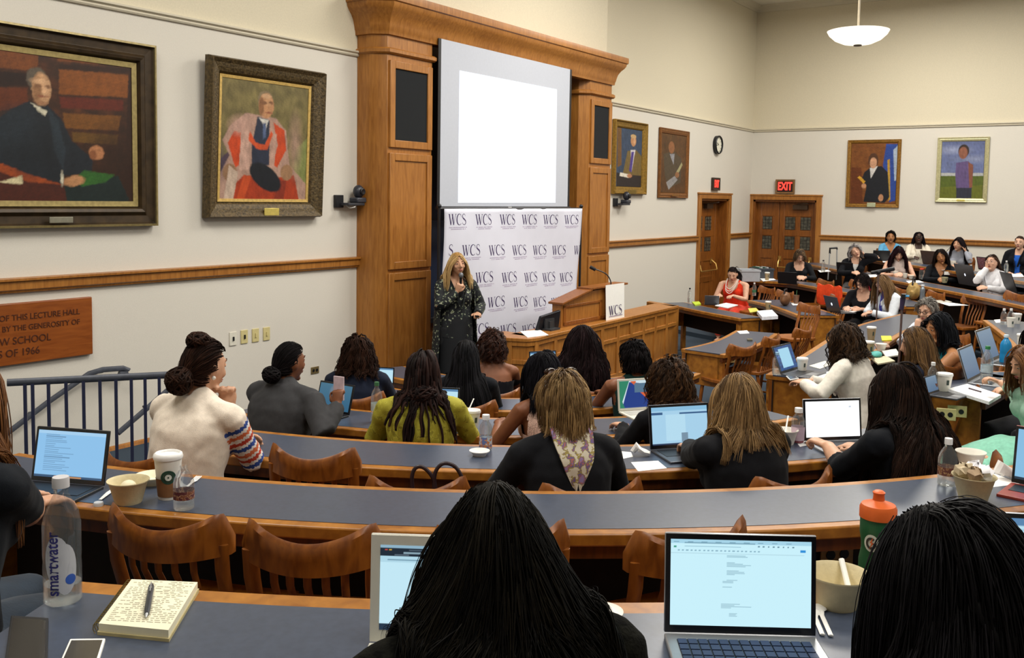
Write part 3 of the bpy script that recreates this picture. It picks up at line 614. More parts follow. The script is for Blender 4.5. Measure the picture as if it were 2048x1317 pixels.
# ---- pendants ----
def pendant(x, y, z, label):
    t = thing('pendant_light', label, 'pendant light', (x, y, z), group='glass bowl pendants')
    prof = [(.0, -.10), (.05, -.10), (.16, -.085), (.25, -.045), (.31, .01), (.335, .055), (.325, .058), (.29, .02), (.2, -.04), (.05, -.08), (0, -.085)]
    MB().lathe(prof, 40, cap=False).build('glass_bowl', glow('#fff3dc', 1.6), t)
    MB().lathe([(0, -.115), (.045, -.112), (.045, -.1), (0, -.1)], 20).build('finial', mat('#4a443a', .4, metal=.6), t)
    MB().tube([(0, 0, -.08), (0, 0, CEIL-z)], .013, 8).build('stem', mat('#b9ae98', .4), t)
    MB().lathe([(0, CEIL-z-.05), (.06, CEIL-z-.04), (.07, CEIL-z), (0, CEIL-z)], 20).build('canopy', mat('#b9ae98', .4), t)
p = UD(1716, 72, 10.6); pendant(p.x, p.y, p.z, 'white glass bowl pendant hanging at upper right')
# ---- stair railing ----
NAVY = mat('#2b2f48', .4, var=.03); GREYM = mat('#4e525c', .4, metal=.2)
zt = .87; a = U(14, 766, zt); b = U(366, 749, zt)
t = thing('stair_railing', 'dark blue metal railing with square balusters beside the descending stair', 'railing', (a.x, a.y, .12))
o = (a.x, a.y, .12)
MB().tube([a, b], (.026, .014), 8, side=(0, 0, 1)).build('top_rail', GREYM, t, origin=o)
xs = [20, 62, 97, 132, 166, 198, 229, 259, 286, 314, 340]
for px in xs:
    f = (px-14)/352.0; f = (U(px, 760, zt)-a).length/(b-a).length
    q = a.lerp(b, min(1, f)); MB().box((q.x, q.y, (zt+.1)/2), (.022, .022, zt-.1), rz=math.atan2(b.y-a.y, b.x-a.x)).build('baluster', NAVY, t, origin=o)
def handrail(pts, label, posts):
    t = thing('handrail', label, 'handrail', pts[0], group='sloping stair handrails'); o = pts[0]
    MB().tube(pts, (.024, .02), 8).build('rail', GREYM, t, origin=o)
    for q in posts: MB().tube([q, (q[0], q[1]+.09, q[2]-.02)], .012, 6).build('bracket', GREYM, t, origin=o)
A = [UY(x, y, DY-.1) for x, y in ((0, 878), (100, 802), (178, 748), (205, 740), (246, 737), (257, 741), (255, 747), (238, 748))]
handrail(A, 'grey handrail on the wall, looped at its upper end, sloping down to the left', [UY(205, 744, DY-.1), UY(70, 825, DY-.1)])
A = [UY(x, y, 6.75) for x, y in ((236, 867), (300, 812), (368, 752))]
handrail(A, 'grey handrail behind the railing, partly hidden by the striped-sleeve woman', [UY(300, 812, 6.75)])
# ================= FLOOR TIERS =================
C0 = V((6.8, 4.6))
def pol(r, a): return V((C0.x+r*math.cos(R(a)), C0.y+r*math.sin(R(a))))
mb = MB(); mb.prism([(-4, -9), (WX, -9), (WX, DY+.4), (-4, DY+.4)], F0-.2, F0)
def sector(r, a0, a1, z, ro=11):
    n = 40; A = [pol(r, a0+(a1-a0)*i/n) for i in range(n+1)]; B = [pol(ro, a0+(a1-a0)*i/n) for i in range(n+1)]
    A = [V((max(-3.9, p.x), p.y)) for p in A]; B = [V((max(-3.9, p.x), max(-8.9, min(6.6, p.y)))) for p in B]
    mb.strip(A, B, F0-.1, z)
sector(1.55, 172, 262, 0.0); sector(2.70, 172, 262, .145); sector(3.84, 172, 263, .29); sector(4.97, 172, 300, .43); sector(6.23, 168, 330, .58)
mb.prism([(2.9, 5.6), (5.2, 5.0), (5.2, 6.86), (2.9, 6.86)], F0-.1, .1)
for P, z in (([(12.9, 2.6), (13.2, 3.5), (14.0, 4.4), (15.4, 7.2), (WX, 7.2), (WX, -5), (12.5, -5), (12.5, 2.6)], -.05),
             ([(7.0, 2.75), (10.4, 2.75), (10.7, 3.6), (12.55, 3.6), (12.55, -5), (6.2, -5), (6.2, 1.9)], .08),
             ([(15.9, 6.6), (15.95, 4.6), (15.3, 3.8), (14.5, 2.8), (13.9, 1.9), (13.3, .8), (13.1, -5), (WX, -5), (WX, 5.7), (17.5, 6.6)], .11),
             ([(19.2, 5.6), (18.5, 5.1), (16.4, 3.45), (15.5, 2.4), (14.1, 1.25), (13.5, .3), (13.4, -5), (WX, -5), (WX, 5.6)], .23),
             ([(20.4, 5.2), (19.2, 4.35), (16.1, 1.5), (14.9, .2), (14.7, -5), (WX, -5), (WX, 5.2)], .40),
             ([(6.3, 1.3), (8, 1.02), (9.9, 1.14), (11.5, 1.5), (12.3, 1.95), (12.3, -5), (5.9, -5), (5.9, .7)], .21)):
    mb.prism(P, F0-.1, z)
struct('floor', mb, CARPET, smooth=False)
# ================= DESKS =================
DESKS = []; UNDERSHADE = mat('#1c100a', .8, var=.1)
def offs(P, d):
    out = []
    n = len(P)
    for i, p in enumerate(P):
        a = P[max(0, i-1)]; b = P[min(n-1, i+1)]; t = (V(b)-V(a)).normalized(); out.append(V((p[0]-t.y*d, p[1]+t.x*d)))
    return out
def smoothpath(P, n):
    P = [V((p[0], p[1])) for p in P]
    if len(P) == 2: return [P[0].lerp(P[1], i/n) for i in range(n+1)]
    out = []; L = [0]
    for a, b in zip(P, P[1:]): L.append(L[-1]+(b-a).length)
    ext = [P[0]*2-P[1]] + P + [P[-1]*2-P[-2]]
    for i in range(n+1):
        s = L[-1]*i/n; k = 0
        while k < len(L)-2 and s > L[k+1]: k += 1
        t = (s-L[k])/(L[k+1]-L[k]); p0, p1, p2, p3 = ext[k:k+4]
        out.append(.5*((2*p1)+(p2-p0)*t+(2*p0-5*p1+4*p2-p3)*t*t+(3*p1-p0-3*p2+p3)*t**3))
    return out
def desk(name, label, front, depth, z, fl, side=1, n=24, legs=False, panel=True, outl=(), group='curved lecture desks'):
    """front: polyline of the edge away from the sitters; side=+1 when the sitters are to its left"""
    A = smoothpath(front, n); d = depth*side
    mid = A[n//2]; o = V((mid.x, mid.y, fl)); t = thing(name, label, 'desk', o, group=group)
    B = offs(A, d)
    MB().strip(A, B, z-.042, z).build('desk_top', DESKW, t, origin=o, bevel=.006)
    MB().strip(offs(A, d*.10), offs(A, d*.90), z-.01, z+.0015).build('laminate_inlay', LAM, t, origin=o)
    # trim inlay short of the two ends
    pa, pb = offs(A, .03*side), offs(A, .055*side)
    bot = fl if not legs else z-.36
    if panel:
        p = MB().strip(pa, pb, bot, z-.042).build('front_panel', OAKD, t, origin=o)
        MB().strip(pb, offs(A, .062*side), bot+.005, z-.043).build('inner_shade_strip', UNDERSHADE, t, origin=o)  # near-black strip added: deep shade inside the panel, put into the colour
        mb = MB(); q0, q1 = offs(A, .012*side), offs(A, .03*side)
        mb.strip(q0, q1, z-.12, z-.042); mb.strip(q0, q1, bot, bot+.07); mb.strip(q0, q1, z-.24, z-.20) if not legs else None
        L = sum((A[i+1]-A[i]).length for i in range(n)); k = max(2, int(L/.42)); per = n/k
        for i in range(k+1):
            f = min(n-.001, i*per); j = int(f); c = q0[j].lerp(q0[j+1], f-j); tt = (A[j+1]-A[j]).normalized()
            c = c + V((-tt.y, tt.x))*(.010*side); c = c + tt*(.03 if i == 0 else (-.03 if i == k else 0))
            mb.box((c.x, c.y, (bot+z-.042)/2), (.06, .022, z-.042-bot), rz=math.atan2(tt.y, tt.x))
        mb.build('panel_framing', DESKW, t, origin=o, bevel=.003)
    for i, (a, b) in enumerate(((A[0], B[0]), (A[-1], B[-1]))):
        tt = (A[1]-A[0]).normalized() if i == 0 else (A[-2]-A[-1]).normalized()
        a2, b2 = a.lerp(b, .07)+tt*.02, a.lerp(b, .88)+tt*.02; a3, b3 = a2+tt*.03, b2+tt*.03
        if legs:
            for q in (a2.lerp(b2, .05), b2): MB().box((q.x+tt.x*.03, q.y+tt.y*.03, (fl+z-.04)/2), (.06, .06, z-.04-fl), rz=math.atan2(tt.y, tt.x)).build('leg', DESKW, t, origin=o, bevel=.003)
            MB().strip([a2, b2], [a3, b3], z-.36, z-.042).build('end_panel', DESKW, t, origin=o, bevel=.003)
        else: MB().strip([a2, b2], [a3, b3], fl, z-.042).build('end_panel', DESKW, t, origin=o, bevel=.003)
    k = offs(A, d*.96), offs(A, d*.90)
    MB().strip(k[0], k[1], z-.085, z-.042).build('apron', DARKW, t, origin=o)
    DESKS.append(t); return t, A, B
def arc(c, r, p0, p1, z, n=24, long=0):
    a0 = math.atan2(p0.y-c.y, p0.x-c.x) % (2*PI); a1 = math.atan2(p1.y-c.y, p1.x-c.x) % (2*PI)
    return [V((c.x+r*math.cos(a0+(a1-a0)*i/n), c.y+r*math.sin(a0+(a1-a0)*i/n))) for i in range(n+1)]
# sitters are outside the arc (increasing angle -> outside is to the right)
desk('curved_desk', 'nearest curved desk with the spiral notebook and water bottle, blue-grey top', arc(C0, 6.21, U(166, 1158, 1.32), U(2200, 1255, 1.32), 1.32), .62, 1.32, .58, -1, 40)
desk('curved_desk', 'long curved desk one row ahead of the notebook desk, coffee cup at its left', arc(C0, 4.955, U(-60, 933, 1.17), U(2150, 915, 1.17), 1.17), .43, 1.17, .43, -1, 40)
desk('curved_desk', 'curved desk in front of the striped-sleeve woman and the blonde woman', arc(C0, 3.82, U(440, 865, 1.03), U(1745, 862, 1.03), 1.03), .45, 1.03, .29, -1, 32)
desk('curved_desk', 'curved desk in front of the grey-blazer and green-blouse women', arc(C0, 2.66, U(520, 812, .885), U(1575, 832, .885), .885), .46, .885, .145, -1, 28)
desk('curved_desk', 'short curved desk used by the long-braids woman, mostly hidden by heads', arc(C0, 1.42, U(640, 795, .74), U(1400, 790, .74), .74), .44, .74, 0, -1, 20)
desk('curved_desk', 'front-most small curved desk below the speaker bench', arc(V((7.95, 5.15)), 1.39, U(786, 735, .62), U(1330, 738, .62), .62), .44, .62, F0, -1, 20)
desk('side_desk', 'empty blue-topped desk with curved front, a card and chalk on it', [U(x, y, .62).xy for x, y in ((1362, 698), (1400, 690), (1436, 679), (1471, 661))], .52, .62, F0, -1, 12, legs=True)
desk('side_desk', 'oak desk on legs where the woman in red types', [U(x, y, .62).xy for x, y in ((1370, 605), (1445, 620), (1527, 635))], .42, .62, F0, -1, 12, legs=True)
desk('side_desk', 'desk holding the silver laptop beside the woman in the pale jacket', [U(x, y, .69).xy for x, y in ((1565, 600), (1620, 612), (1680, 631))], .60, .69, -.05, -1, 12)
desk('side_desk', 'desk on the right where the curly-haired woman in white writes', [U(x, y, .82).xy for x, y in ((1531, 749), (1600, 712), (1665, 672), (1722, 648), (1800, 628))], .58, .82, .08, -1, 20)
desk('side_desk', 'U-curved desk at far right with the blue bottle and mint-dressed woman', [U(x, y, .95).xy for x, y in ((1838, 776), (1935, 738), (2015, 744), (2030, 705), (2008, 674), (1965, 640))], .44, .95, .21, -1, 28)
desk('side_desk', 'dark-topped bank desk where the short-haired woman in black writes', [U(x, y, .85).xy for x, y in ((1475, 556), (1560, 560), (1628, 566), (1700, 578), (1760, 588))], .44, .85, .11, -1, 16)
desk('side_desk', 'short bank desk with loose white papers, left of the empty tall chair', [U(x, y, .85).xy for x, y in ((1812, 597), (1880, 614))], .5, .85, .11, -1, 8)
desk('side_desk', 'long bank desk holding the two silver laptops below the top row', [U(x, y, .97).xy for x, y in ((1640, 526), (1700, 537), (1780, 552), (1900, 573), (2048, 600), (2200, 632))], .44, .97, .23, -1, 24)
desk('side_desk', 'topmost bank desk along the right wall', [U(x, y, 1.14).xy for x, y in ((1742, 510), (1850, 528), (2048, 556), (2200, 580))], .44, 1.14, .40, -1, 16)
# ---- speaker's bench ----
zb = .67
P = [U(x, y, zb).xy for x, y in ((965, 668), (1004, 674), (1059, 677), (1113, 665), (1245, 636), (1354, 611))]
A = smoothpath(P, 24); o = V((A[12].x, A[12].y, F0)); t = thing('speaker_bench', 'curved panelled oak bench at the front carrying the lectern', 'bench', o)
MB().strip(offs(A, -.03), offs(A, .36), zb-.04, zb).build('bench_top', OAK, t, origin=o, bevel=.006)
MB().strip(A, offs(A, .04), F0, zb-.04).build('front_panel', OAK, t, origin=o)
mb = MB(); q0, q1 = offs(A, -.018), offs(A, .002)
for z0, z1 in ((F0, F0+.09), (zb-.29, zb-.24), (zb-.09, zb-.04)): mb.strip(q0, q1, z0, z1)
for i in range(13):
    c = q0[i*2].lerp(q1[i*2], .5); tt = (A[min(24, i*2+1)]-A[max(0, i*2-1)]).normalized()
    mb.box((c.x, c.y, (F0+zb-.04)/2), (.07, .02, zb-.04-F0), rz=math.atan2(tt.y, tt.x))
mb.build('panel_framing', OAK, t, origin=o, bevel=.003)
e = A[-1]; bk = U(1299, 602, zb).xy; tt = (e-A[-2]).normalized(); 
wy = min(6.3, bk.y)
MB().strip([e+V((-.02, -.02)), V((bk.x, bk.y))], [e-tt*.14+V((-.02, 0)), V((bk.x-.14, bk.y-.02))], F0, zb).build('end_return', OAK, t, origin=o, bevel=.004)
MB().strip([A[0], offs(A, .36)[0]], [A[0]+tt*.04, offs(A, .36)[0]+tt*.04], F0, zb-.04).build('end_panel', OAK, t, origin=o)
# ---- lectern ----
Bl, Br = [U(x, y, zb).xy for x, y in ((1122, 656), (1247, 632))]
ux = Br-Bl; L1 = ux.length; yaw = math.atan2(ux.y, ux.x); Bm = Bl.lerp(Br, .64)
t = thing('lectern', 'oak table lectern with a white WCS sheet and gooseneck microphone', 'lectern', (Bl.x, Bl.y, zb), yaw)
Wl = .13
h0, h1 = .29, .41
prof = [(0, 0), (L1, 0), (L1, h1), (L1*.42, h1-.02), (.0, h0)]
mb = MB(); mb.rings([[(x, 0, z) for x, z in prof], [(x, Wl, z) for x, z in prof]]); mb.build('cabinet', OAK, t, bevel=.004, smooth=False)
mb = MB()
for a, b in (((-.03, h0-.015), (L1*.43, h1-.012)), ((L1*.40, h1-.002), (L1+.03, h1+.005))):
    mb.rings([[(a[0], y, a[1]), (b[0], y, b[1]), (b[0], y, b[1]+.025), (a[0], y, a[1]+.025)] for y in (-.04, Wl+.04)])
mb.build('slanted_top', OAKD, t, bevel=.004, smooth=False)
mb = MB()
for z0, z1, x0, x1 in ((.02, .06, .04, L1-.05), (.23, .26, .04, L1*.62), (.02, .26, .04, .09), (.02, .26, L1*.58, L1*.62)): wbox(mb, x0, x1, -.012, 0, z0, z1)
mb.build('panel_moulding', OAKD, t, bevel=.003)
sx = L1+.012
S = thing('wcs_sheet', 'white paper sheet printed WCS hanging on the lectern front', 'sheet', (0, 0, 0))
Tm = Matrix.Translation((Bl.x, Bl.y, zb)) @ Matrix.Rotation(yaw, 4, 'Z')
S.matrix_world = Tm
# the sheet hangs on the corner facing the audience, a little turned out
q = [UD(px, py, (Bm-CAM.xy).length*.985) for px, py in ((1, 1),)]
dm = (V((Bm.x, Bm.y, zb))-CAM).dot(FW)-.035; dr = (V((Br.x, Br.y, zb))-CAM).dot(FW)-.06
quadl = [V((L1*.63, -.045, h1+.034)), V((L1*.945, -.045, h1+.034)), V((L1*.925, -.075, .0)), V((L1*.615, -.075, .0))]
mb = MB(); mb.quad(quadl[3], quadl[2], quadl[1], quadl[0]); ob = mb.build('paper', WHITE, S, smooth=False); so = ob.modifiers.new('t', 'SOLIDIFY'); so.thickness = .004
def bil(x, y, z): 
    u_ = x; v_ = z
    a = quadl[3].lerp(quadl[2], u_); b = quadl[0].lerp(quadl[1], u_); p = a.lerp(b, v_); nn = (quadl[2]-quadl[3]).cross(quadl[0]-quadl[3]).normalized()
    return p + nn*.006
class Sq: pass
mb = MB(); cx = .16
for ch in 'WCS': cx += (glyph(mb, ch, 0, 0, 1, 0, lambda x, y, z: bil(cx+x*.25, 0, .13+z*.26)) + .06)*.25
mb.build('lettering', INK, S, smooth=False)
mb = MB(); wbox(mb, .15, .87, 0, .01, .085, .105); vs = [bil(v[0], 0, v[2]) for v in mb.v]; mb.v = [tuple(p) for p in vs]; mb.build('small_lettering', FAINT, S, smooth=False)
dd = dm+.16
g = [UD(x, y, dd) for x, y in ((1222, 574), (1221, 562), (1214, 550), (1202, 543), (1190, 539))]
t = thing('gooseneck_microphone', 'black gooseneck microphone rising from the lectern top', 'microphone', g[0])
MB().tube(cat(g), .008, 8).build('gooseneck', BLACKP, t, origin=g[0])
MB().tube([UD(1191, 540, dd), UD(1180, 534, dd)], .022, 10).build('capsule', mat('#101012', .7), t, origin=g[0]); MB().lathe([(0, 0), (.04, 0), (.03, .015), (0, .02)], 16).build('mount', BLACKP, t)
# monitor on the bench
dm2 = (U(1098, 668, .67)-CAM).dot(FW)+.2
quadp = [UD(1083, 634, dm2), UD(1122, 621, dm2+.25), UD(1116, 668, dm2+.25), UD(1072, 668, dm2)]
o = quadp[3]; t = thing('computer_monitor', 'black flat computer monitor seen from behind, left of the lectern', 'monitor', o)
mb = MB(); mb.quad(quadp[3], quadp[2], quadp[1], quadp[0]); ob = mb.build('screen_housing', mat('#14161c', .4), t, origin=o, smooth=False); so = ob.modifiers.new('t', 'SOLIDIFY'); so.thickness = .04; so.offset = -1; ob.modifiers.new('b', 'BEVEL').width = .006
mb = MB(); c = sum(quadp, V())/4; mb.box(c-o-FW*.01, (.16, .02, .12), rz=math.atan2((quadp[1]-quadp[0]).y, (quadp[1]-quadp[0]).x)); mb.box(V((c.x, c.y, zb+.05))-o, (.06, .06, .1)); mb.box(V((c.x, c.y, zb+.01))-o, (.2, .18, .02)); mb.build('stand', mat('#2b2d30', .5), t)
# ================= CHAIRS =================
def make_chair():
    t = thing('wooden_chair', 'x', 'chair')
    mb = MB(); n = 16
    # saddle seat
    rs = []
    for i in range(9):
        y = -.20+.42*i/8; w_ = .20+.03*math.sin(PI*i/8)+.01*i/8
        rs.append([(x*w_, y, .445 - .012*(1-(x*x))*(1 if 1 < i < 7 else .3)) for x in np.linspace(-1, 1, 9)] + [(x*w_, y, .41) for x in np.linspace(1, -1, 9)])
    mb.rings(rs); mb.build('seat', CHAIRW, t, bevel=.006)
    mb = MB(); rs = []
    for i in range(21):
        u = -1+i/10; x = .220*u; y = -.31+.085*u*u; zt = .775+.045*min(1, abs(u)/.86)**2 - (.055*((abs(u)-.86)/.14)**2 if abs(u) > .86 else 0); zb_ = .695+.015*abs(u)**2; th = .013
        zm = (zt+zb_)/2
        rs.append([(x, y-th, zb_), (x, y-th*1.1, zm), (x, y-th-.006, zt-.01), (x, y-.002, zt+.004), (x, y+th, zt-.01), (x, y+th, zb_)])
    mb.rings(rs); mb.build('crest_rail', CHAIRW, t, auto=60)
    for s in (-1, 1):
        MB().tube([(s*.17, -.17, .43), (s*.185, -.20, .55), (s*.190, -.238, .66), (s*.192, -.250, .74)], [(.028, .016), (.025, .014), (.027, .013), (.026, .011)], 8, side=(1, 0, 0)).build('back_post', CHAIRW, t)
        MB().tube([(s*.18, .17, .42), (s*.20, .19, .2), (s*.215, .205, 0)], [.022, .02, .016], 8).build('leg', CHAIRW, t)
        MB().tube([(s*.165, -.16, .42), (s*.185, -.21, .2), (s*.20, -.25, 0)], [.022, .02, .017], 8).build('leg', CHAIRW, t)
        MB().tube([(s*.195, -.22, .18), (s*.205, .195, .18)], .011, 6).build('stretcher', CHAIRW, t)
    MB().tube([(-.2, 0, .18), (.2, 0, .18)], .011, 6).build('stretcher', CHAIRW, t)
    for i in range(5):
        x = -.11+.055*i; y = -.305+.085*(x/.22)**2
        MB().tube([(x*.9, -.18, .435), (x*.95, -.215, .55), (x, y+.015, .66), (x, y+.005, .73)], [(.013, .006)]*4, 8, side=(1, 0, 0)).build('back_slat', CHAIRW, t)
    return t
CH0 = make_chair(); _first = [True]
def chair(px, py, fl, face, label, s=1.0):
    """px,py: pixel of the crest centre; face: world direction the sitter looks (deg)"""
    a = R(face-90)
    if py is None: p = V(px); off = V((0, 0)); sc3 = (.96, .95, s)
    else: p = U(px, py, fl+.83); off = Matrix.Rotation(a, 2) @ V((0, -.29)); sc3 = (.9, .95, 1.07)
    if _first[0]: c = CH0; _first[0] = False
    else: c = copy_tree(CH0)
    c.location = (p.x-off.x, p.y-off.y, fl); c.rotation_euler = (0, 0, a); c.scale = sc3; tag(c, label, 'chair', 'wooden slat-back lecture chairs'); return c
CHL = [(310, 1062, .43, 20, 'empty wooden chair behind the white bowl and coffee cup'), (612, 1090, .43, 30, 'empty wooden chair left of the silver laptop with the white rim'),
 (1010, 1092, .43, 45, 'wooden chair behind the near dark-haired woman, only its right post showing'), (1405, 1092, .43, 58, 'wooden chair mostly hidden by the big open laptop in front'), (2090, 1052, .43, 85, 'wooden chair at the right edge behind the green sports bottle'),
 (617, 920, .29, 25, 'empty wooden chair between the striped sleeve and the handbag straps'), (832, 985, .29, 35, 'low wooden chair under the dark handbag straps'),
 (1493, 696, F0, 64, 'first wooden chair behind the empty blue-topped desk'), (1553, 679, F0, 84, 'second wooden chair behind the empty blue-topped desk'), (1615, 662, F0, 78, 'third wooden chair, right of the empty blue-topped desk'),
 (1626, 614, .08, 148, 'tall-backed wooden chair standing left of the silver laptop desk'),
 (1540, 578, F0+.07, 150, 'wooden chair just behind the woman in red'), (1576, 586, F0+.07, 150, 'wooden chair with a brown bag on it, behind the woman in red'), (1684, 596, -.05, 145, 'wooden chair next to the glasses woman with a clear bottle before it'),
 (1658, 564, .11, 145, 'wooden chair between the short-haired woman and the grey-haired one'), (1722, 566, .11, 140, 'wooden chair behind the glasses woman in black'), (1808, 580, .11, 140, 'wooden chair behind the pale-jacket woman'), (1880, 588, .11, 135, 'low wooden chair behind the loose white papers'),
 (1955, 598, .09, 150, 'empty tall-backed wooden chair facing left at the right bank'), (1910, 735, .21, 60, 'dark wooden chair left of the grey tablet at the far-right desk'),
 (2040, 590, .23, 135, 'wooden chair right of the white-blazer woman')]
for a in CHL: chair(*a)
# ================= PEOPLE =================
PENDING = []
def shell(mb, name, m, parent, s, voxel, smooth=3, post=None, mats=None, matfn=None):
    o = mb.build(name, mats or m, parent, smooth=True, scale=s)
    r = o.modifiers.new('r', 'REMESH'); r.mode = 'VOXEL'; r.voxel_size = voxel; r.use_smooth_shade = True
    if smooth: q = o.modifiers.new('s', 'SMOOTH'); q.factor = .5; q.iterations = smooth
    PENDING.append((o, post, matfn)); return o
def finish_shells():
    bpy.context.view_layer.update(); dg = bpy.context.evaluated_depsgraph_get()
    for o, post, matfn in PENDING:
        me = bpy.data.meshes.new_from_object(o.evaluated_get(dg), depsgraph=dg); nm = o.data.name
        mats_ = list(o.data.materials)
        if post:
            bm = bmesh.new(); bm.from_mesh(me); bm.normal_update(); post(bm); bm.to_mesh(me); bm.free()
        o.modifiers.clear(); old = o.data; o.data = me; bpy.data.meshes.remove(old); me.name = nm
        me.materials.clear()
        for m in mats_: me.materials.append(m)
        me.polygons.foreach_set('use_smooth', [True]*len(me.polygons))
        if matfn:
            me.polygons.foreach_set('material_index', [matfn(p.center) for p in me.polygons])
        me.update()
HR = V((.078, .098, .120))
def in_hair(d, fringe=0):
    if d.z < -.50: return False
    if d.y > .05: return d.z > (.36+.38*d.y-fringe)
    if d.z < -.05 and d.y > -.25: return False
    return True
def haircol(m='hair', rough=.5, spec=.2):
    k = ('haircol', rough, spec)
    if k in _M: return _M[k]
    mt, nt, b = nodes('hair'); a = nt.nodes.new('ShaderNodeVertexColor'); a.layer_name = 'Col'
    nt.links.new(a.outputs[0], b.inputs['Base Color']); b.inputs['Roughness'].default_value = rough
    b.inputs['Specular IOR Level'].default_value = spec; _M[k] = mt; return mt
def make_hair(P, hs, seed, parent, scale):
    rnd = random.Random(seed); Hc, Rh = P['Hc'], P['Rh']; RhT = Rh.transposed()
    n = hs.get('n', 220); L = hs.get('L', .35); w_ = hs.get('w', .008); amp, frq = hs.get('curl', (0, 40)); part = hs.get('part', 'mid')
    vol = hs.get('vol', .02); att = hs.get('att'); hang = hs.get('hang', 0); fringe = hs.get('fringe', 0); seg = hs.get('seg', 12); k = hs.get('k', 4)
    c1, c2 = [np.array(lin(c)[:3]) for c in (hs.get('c1', '#15100e'), hs.get('c2', '#2a1f1a'))]
    side_dir = hs.get('dir', V((0, 0, 0)))
    mb = MB(); mb.c = []
    g = V((0, 0, -1)); tc, tr = P['torso']; shl, shr, sr = P['sh']
    extra = .008+hs.get('lift', 0); fl1, fl2 = hs.get('flat', (1.5, .6))
    def sim(p, v, L_, lay, seg_):
        pts = [p.copy()]; ds = L_/seg_; tgt = Hc + Rh @ V(att) if att else None; reached = False
        for i in range(seg_):
            if tgt is not None and not reached:
                dv = tgt-p; 
                if dv.length < .03: reached = True
                d_ = dv.normalized() if dv.length > 1e-4 else g
                v = (v*.35 + d_*.9).normalized()
            else: v = (v*.62 + g*.42 + side_dir*.1).normalized()
            if reached and not hang: break
            p = p+v*ds
            q = RhT @ (p-Hc); rr = HR + V((lay, lay, lay)); e = V((q.x/rr.x, q.y/rr.y, q.z/rr.z))
            if e.length < 1: e.normalize(); q = V((e.x*rr.x, e.y*rr.y, e.z*rr.z))
            if not fringe and q.y > .0 and q.z < .085 and q.y < .2:
                lim = .080+lay*.6-.02*max(0, q.z/.085)
                if abs(q.x) < lim and q.y < .16: q.x = lim*(1 if q.x >= 0 else -1)
            elif fringe and q.y > .0 and q.z < .085-fringe*.1:
                lim = .072
                if abs(q.x) < lim: q.x = lim*(1 if q.x >= 0 else -1)
            p = Hc + Rh @ q
            q = p-tc; q = V((q.x, q.y*P['cl']-q.z*P['sl']*-1*-1, q.z)) if False else P['Tt'] @ q
            rr = tr + V((lay*.5+extra,)*3); e = V((q.x/rr.x, q.y/rr.y, q.z/rr.z))
            if e.length < 1:
                e.normalize(); q = V((e.x*rr.x, e.y*rr.y, e.z*rr.z)); p = tc + P['Ti'] @ q
            a_, b_ = shl, shr; ab = b_-a_; t = max(0, min(1, (p-a_).dot(ab)/ab.dot(ab))); c = a_+ab*t; dv = p-c; r_ = sr+lay*.4+extra
            if dv.length < r_: p = c + dv.normalized()*r_
            pts.append(p.copy())
        return pts
    guides = []
    def lock(pts, w0, col, ph, am):
        if len(pts) < 3: return
        while len(pts) < seg+1: pts.append(pts[-1].copy())
        guides.append((pts, w0, col, ph, am))
    # cap
    K_, H_ = 28, 16; n0 = len(mb.v); vs = []
    cs = 1.0+hs.get('cap', .05)
    for i in range(H_+1):
        a = -PI/2+PI*i/H_
        for j in range(K_):
            d = V((math.cos(a)*math.cos(2*PI*j/K_), math.cos(a)*math.sin(2*PI*j/K_), math.sin(a)))
            bump = 1+.02*math.sin(j*3.1+i)+.3*vol
            vs.append((d, Hc + Rh @ V((d.x*HR.x*cs*bump, d.y*HR.y*cs*bump, d.z*HR.z*cs*(1+.25*vol)))))
    fs = []
    for i in range(H_):
        for j in range(K_):
            a, b, c, d = i*K_+j, i*K_+(j+1) % K_, (i+1)*K_+(j+1) % K_, (i+1)*K_+j
            if all(in_hair(vs[q][0], fringe) for q in (a, b, c, d)): fs.append((a, b, c, d))
    mb.add([q[1] for q in vs], fs); mb.c += [tuple(c1)+(1,)]*len(vs)
    # inner volume for long hair
    if hs.get('core', L > .22) and not att:
        pts = sim(Hc + Rh @ V((0, -.09, .02)), (Rh @ V((0, -.6, -.6))), L*.85, vol*.3, 8)
        cw = hs.get('corew', .075)*.8; n0 = len(mb.v)
        mb.tube([Hc]+[q+(Hc-q).normalized()*.01+(Rh @ V((0, .012, 0))) for q in pts], [(cw*.8, .06)]+[(cw*(1-.3*i/8), max(.008, .020-.004*i)) for i in range(len(pts))], 12, side=Rh @ V((1, 0, 0))); mb.c += [tuple(c1)+(1,)]*(len(mb.v)-n0)
    done = 0
    while done < n:
        u = rnd.uniform(-1, 1); a = rnd.uniform(0, 2*PI); r = math.sqrt(1-u*u); d = V((r*math.cos(a), r*math.sin(a), u))
        if not in_hair(d, fringe): continue
        done += 1
        lay = rnd.uniform(.1, 1)*vol
        p = Hc + Rh @ V((d.x*HR.x*1.03, d.y*HR.y*1.03, d.z*HR.z*1.03))
        fr = max(0, min(1, .45+d.y*1.2))
        if part in ('mid', 'side') and fr < .5: v = V((d.x*1.2+rnd.uniform(-.25, .25), -.35 if d.z > .3 else -.1, -.3-.5*abs(d.z)))
        elif part == 'mid': v = V((math.copysign(1, d.x+1e-6)*max(.3, 1-abs(d.x)), -.45, .1-.6*abs(d.x)))
        elif part == 'side': v = V((math.copysign(1, d.x-.04)*max(.3, 1-abs(d.x)), -.25, .05-.6*abs(d.x)))
        elif part == 'back': v = V((d.x*.3, -1, .15 if d.y > 0 else -.5))
        elif part == 'rand': v = V((rnd.uniform(-1, 1), rnd.uniform(-1, .6), rnd.uniform(-.3, .6)))
        else: v = V((d.x, .6 if d.y > 0 else -.8, 0))
        v = (Rh @ v).normalized(); LL = L*rnd.uniform(hs.get('lmin', .8), 1.08)
        if d.z < .1: LL *= hs.get('low', .85)
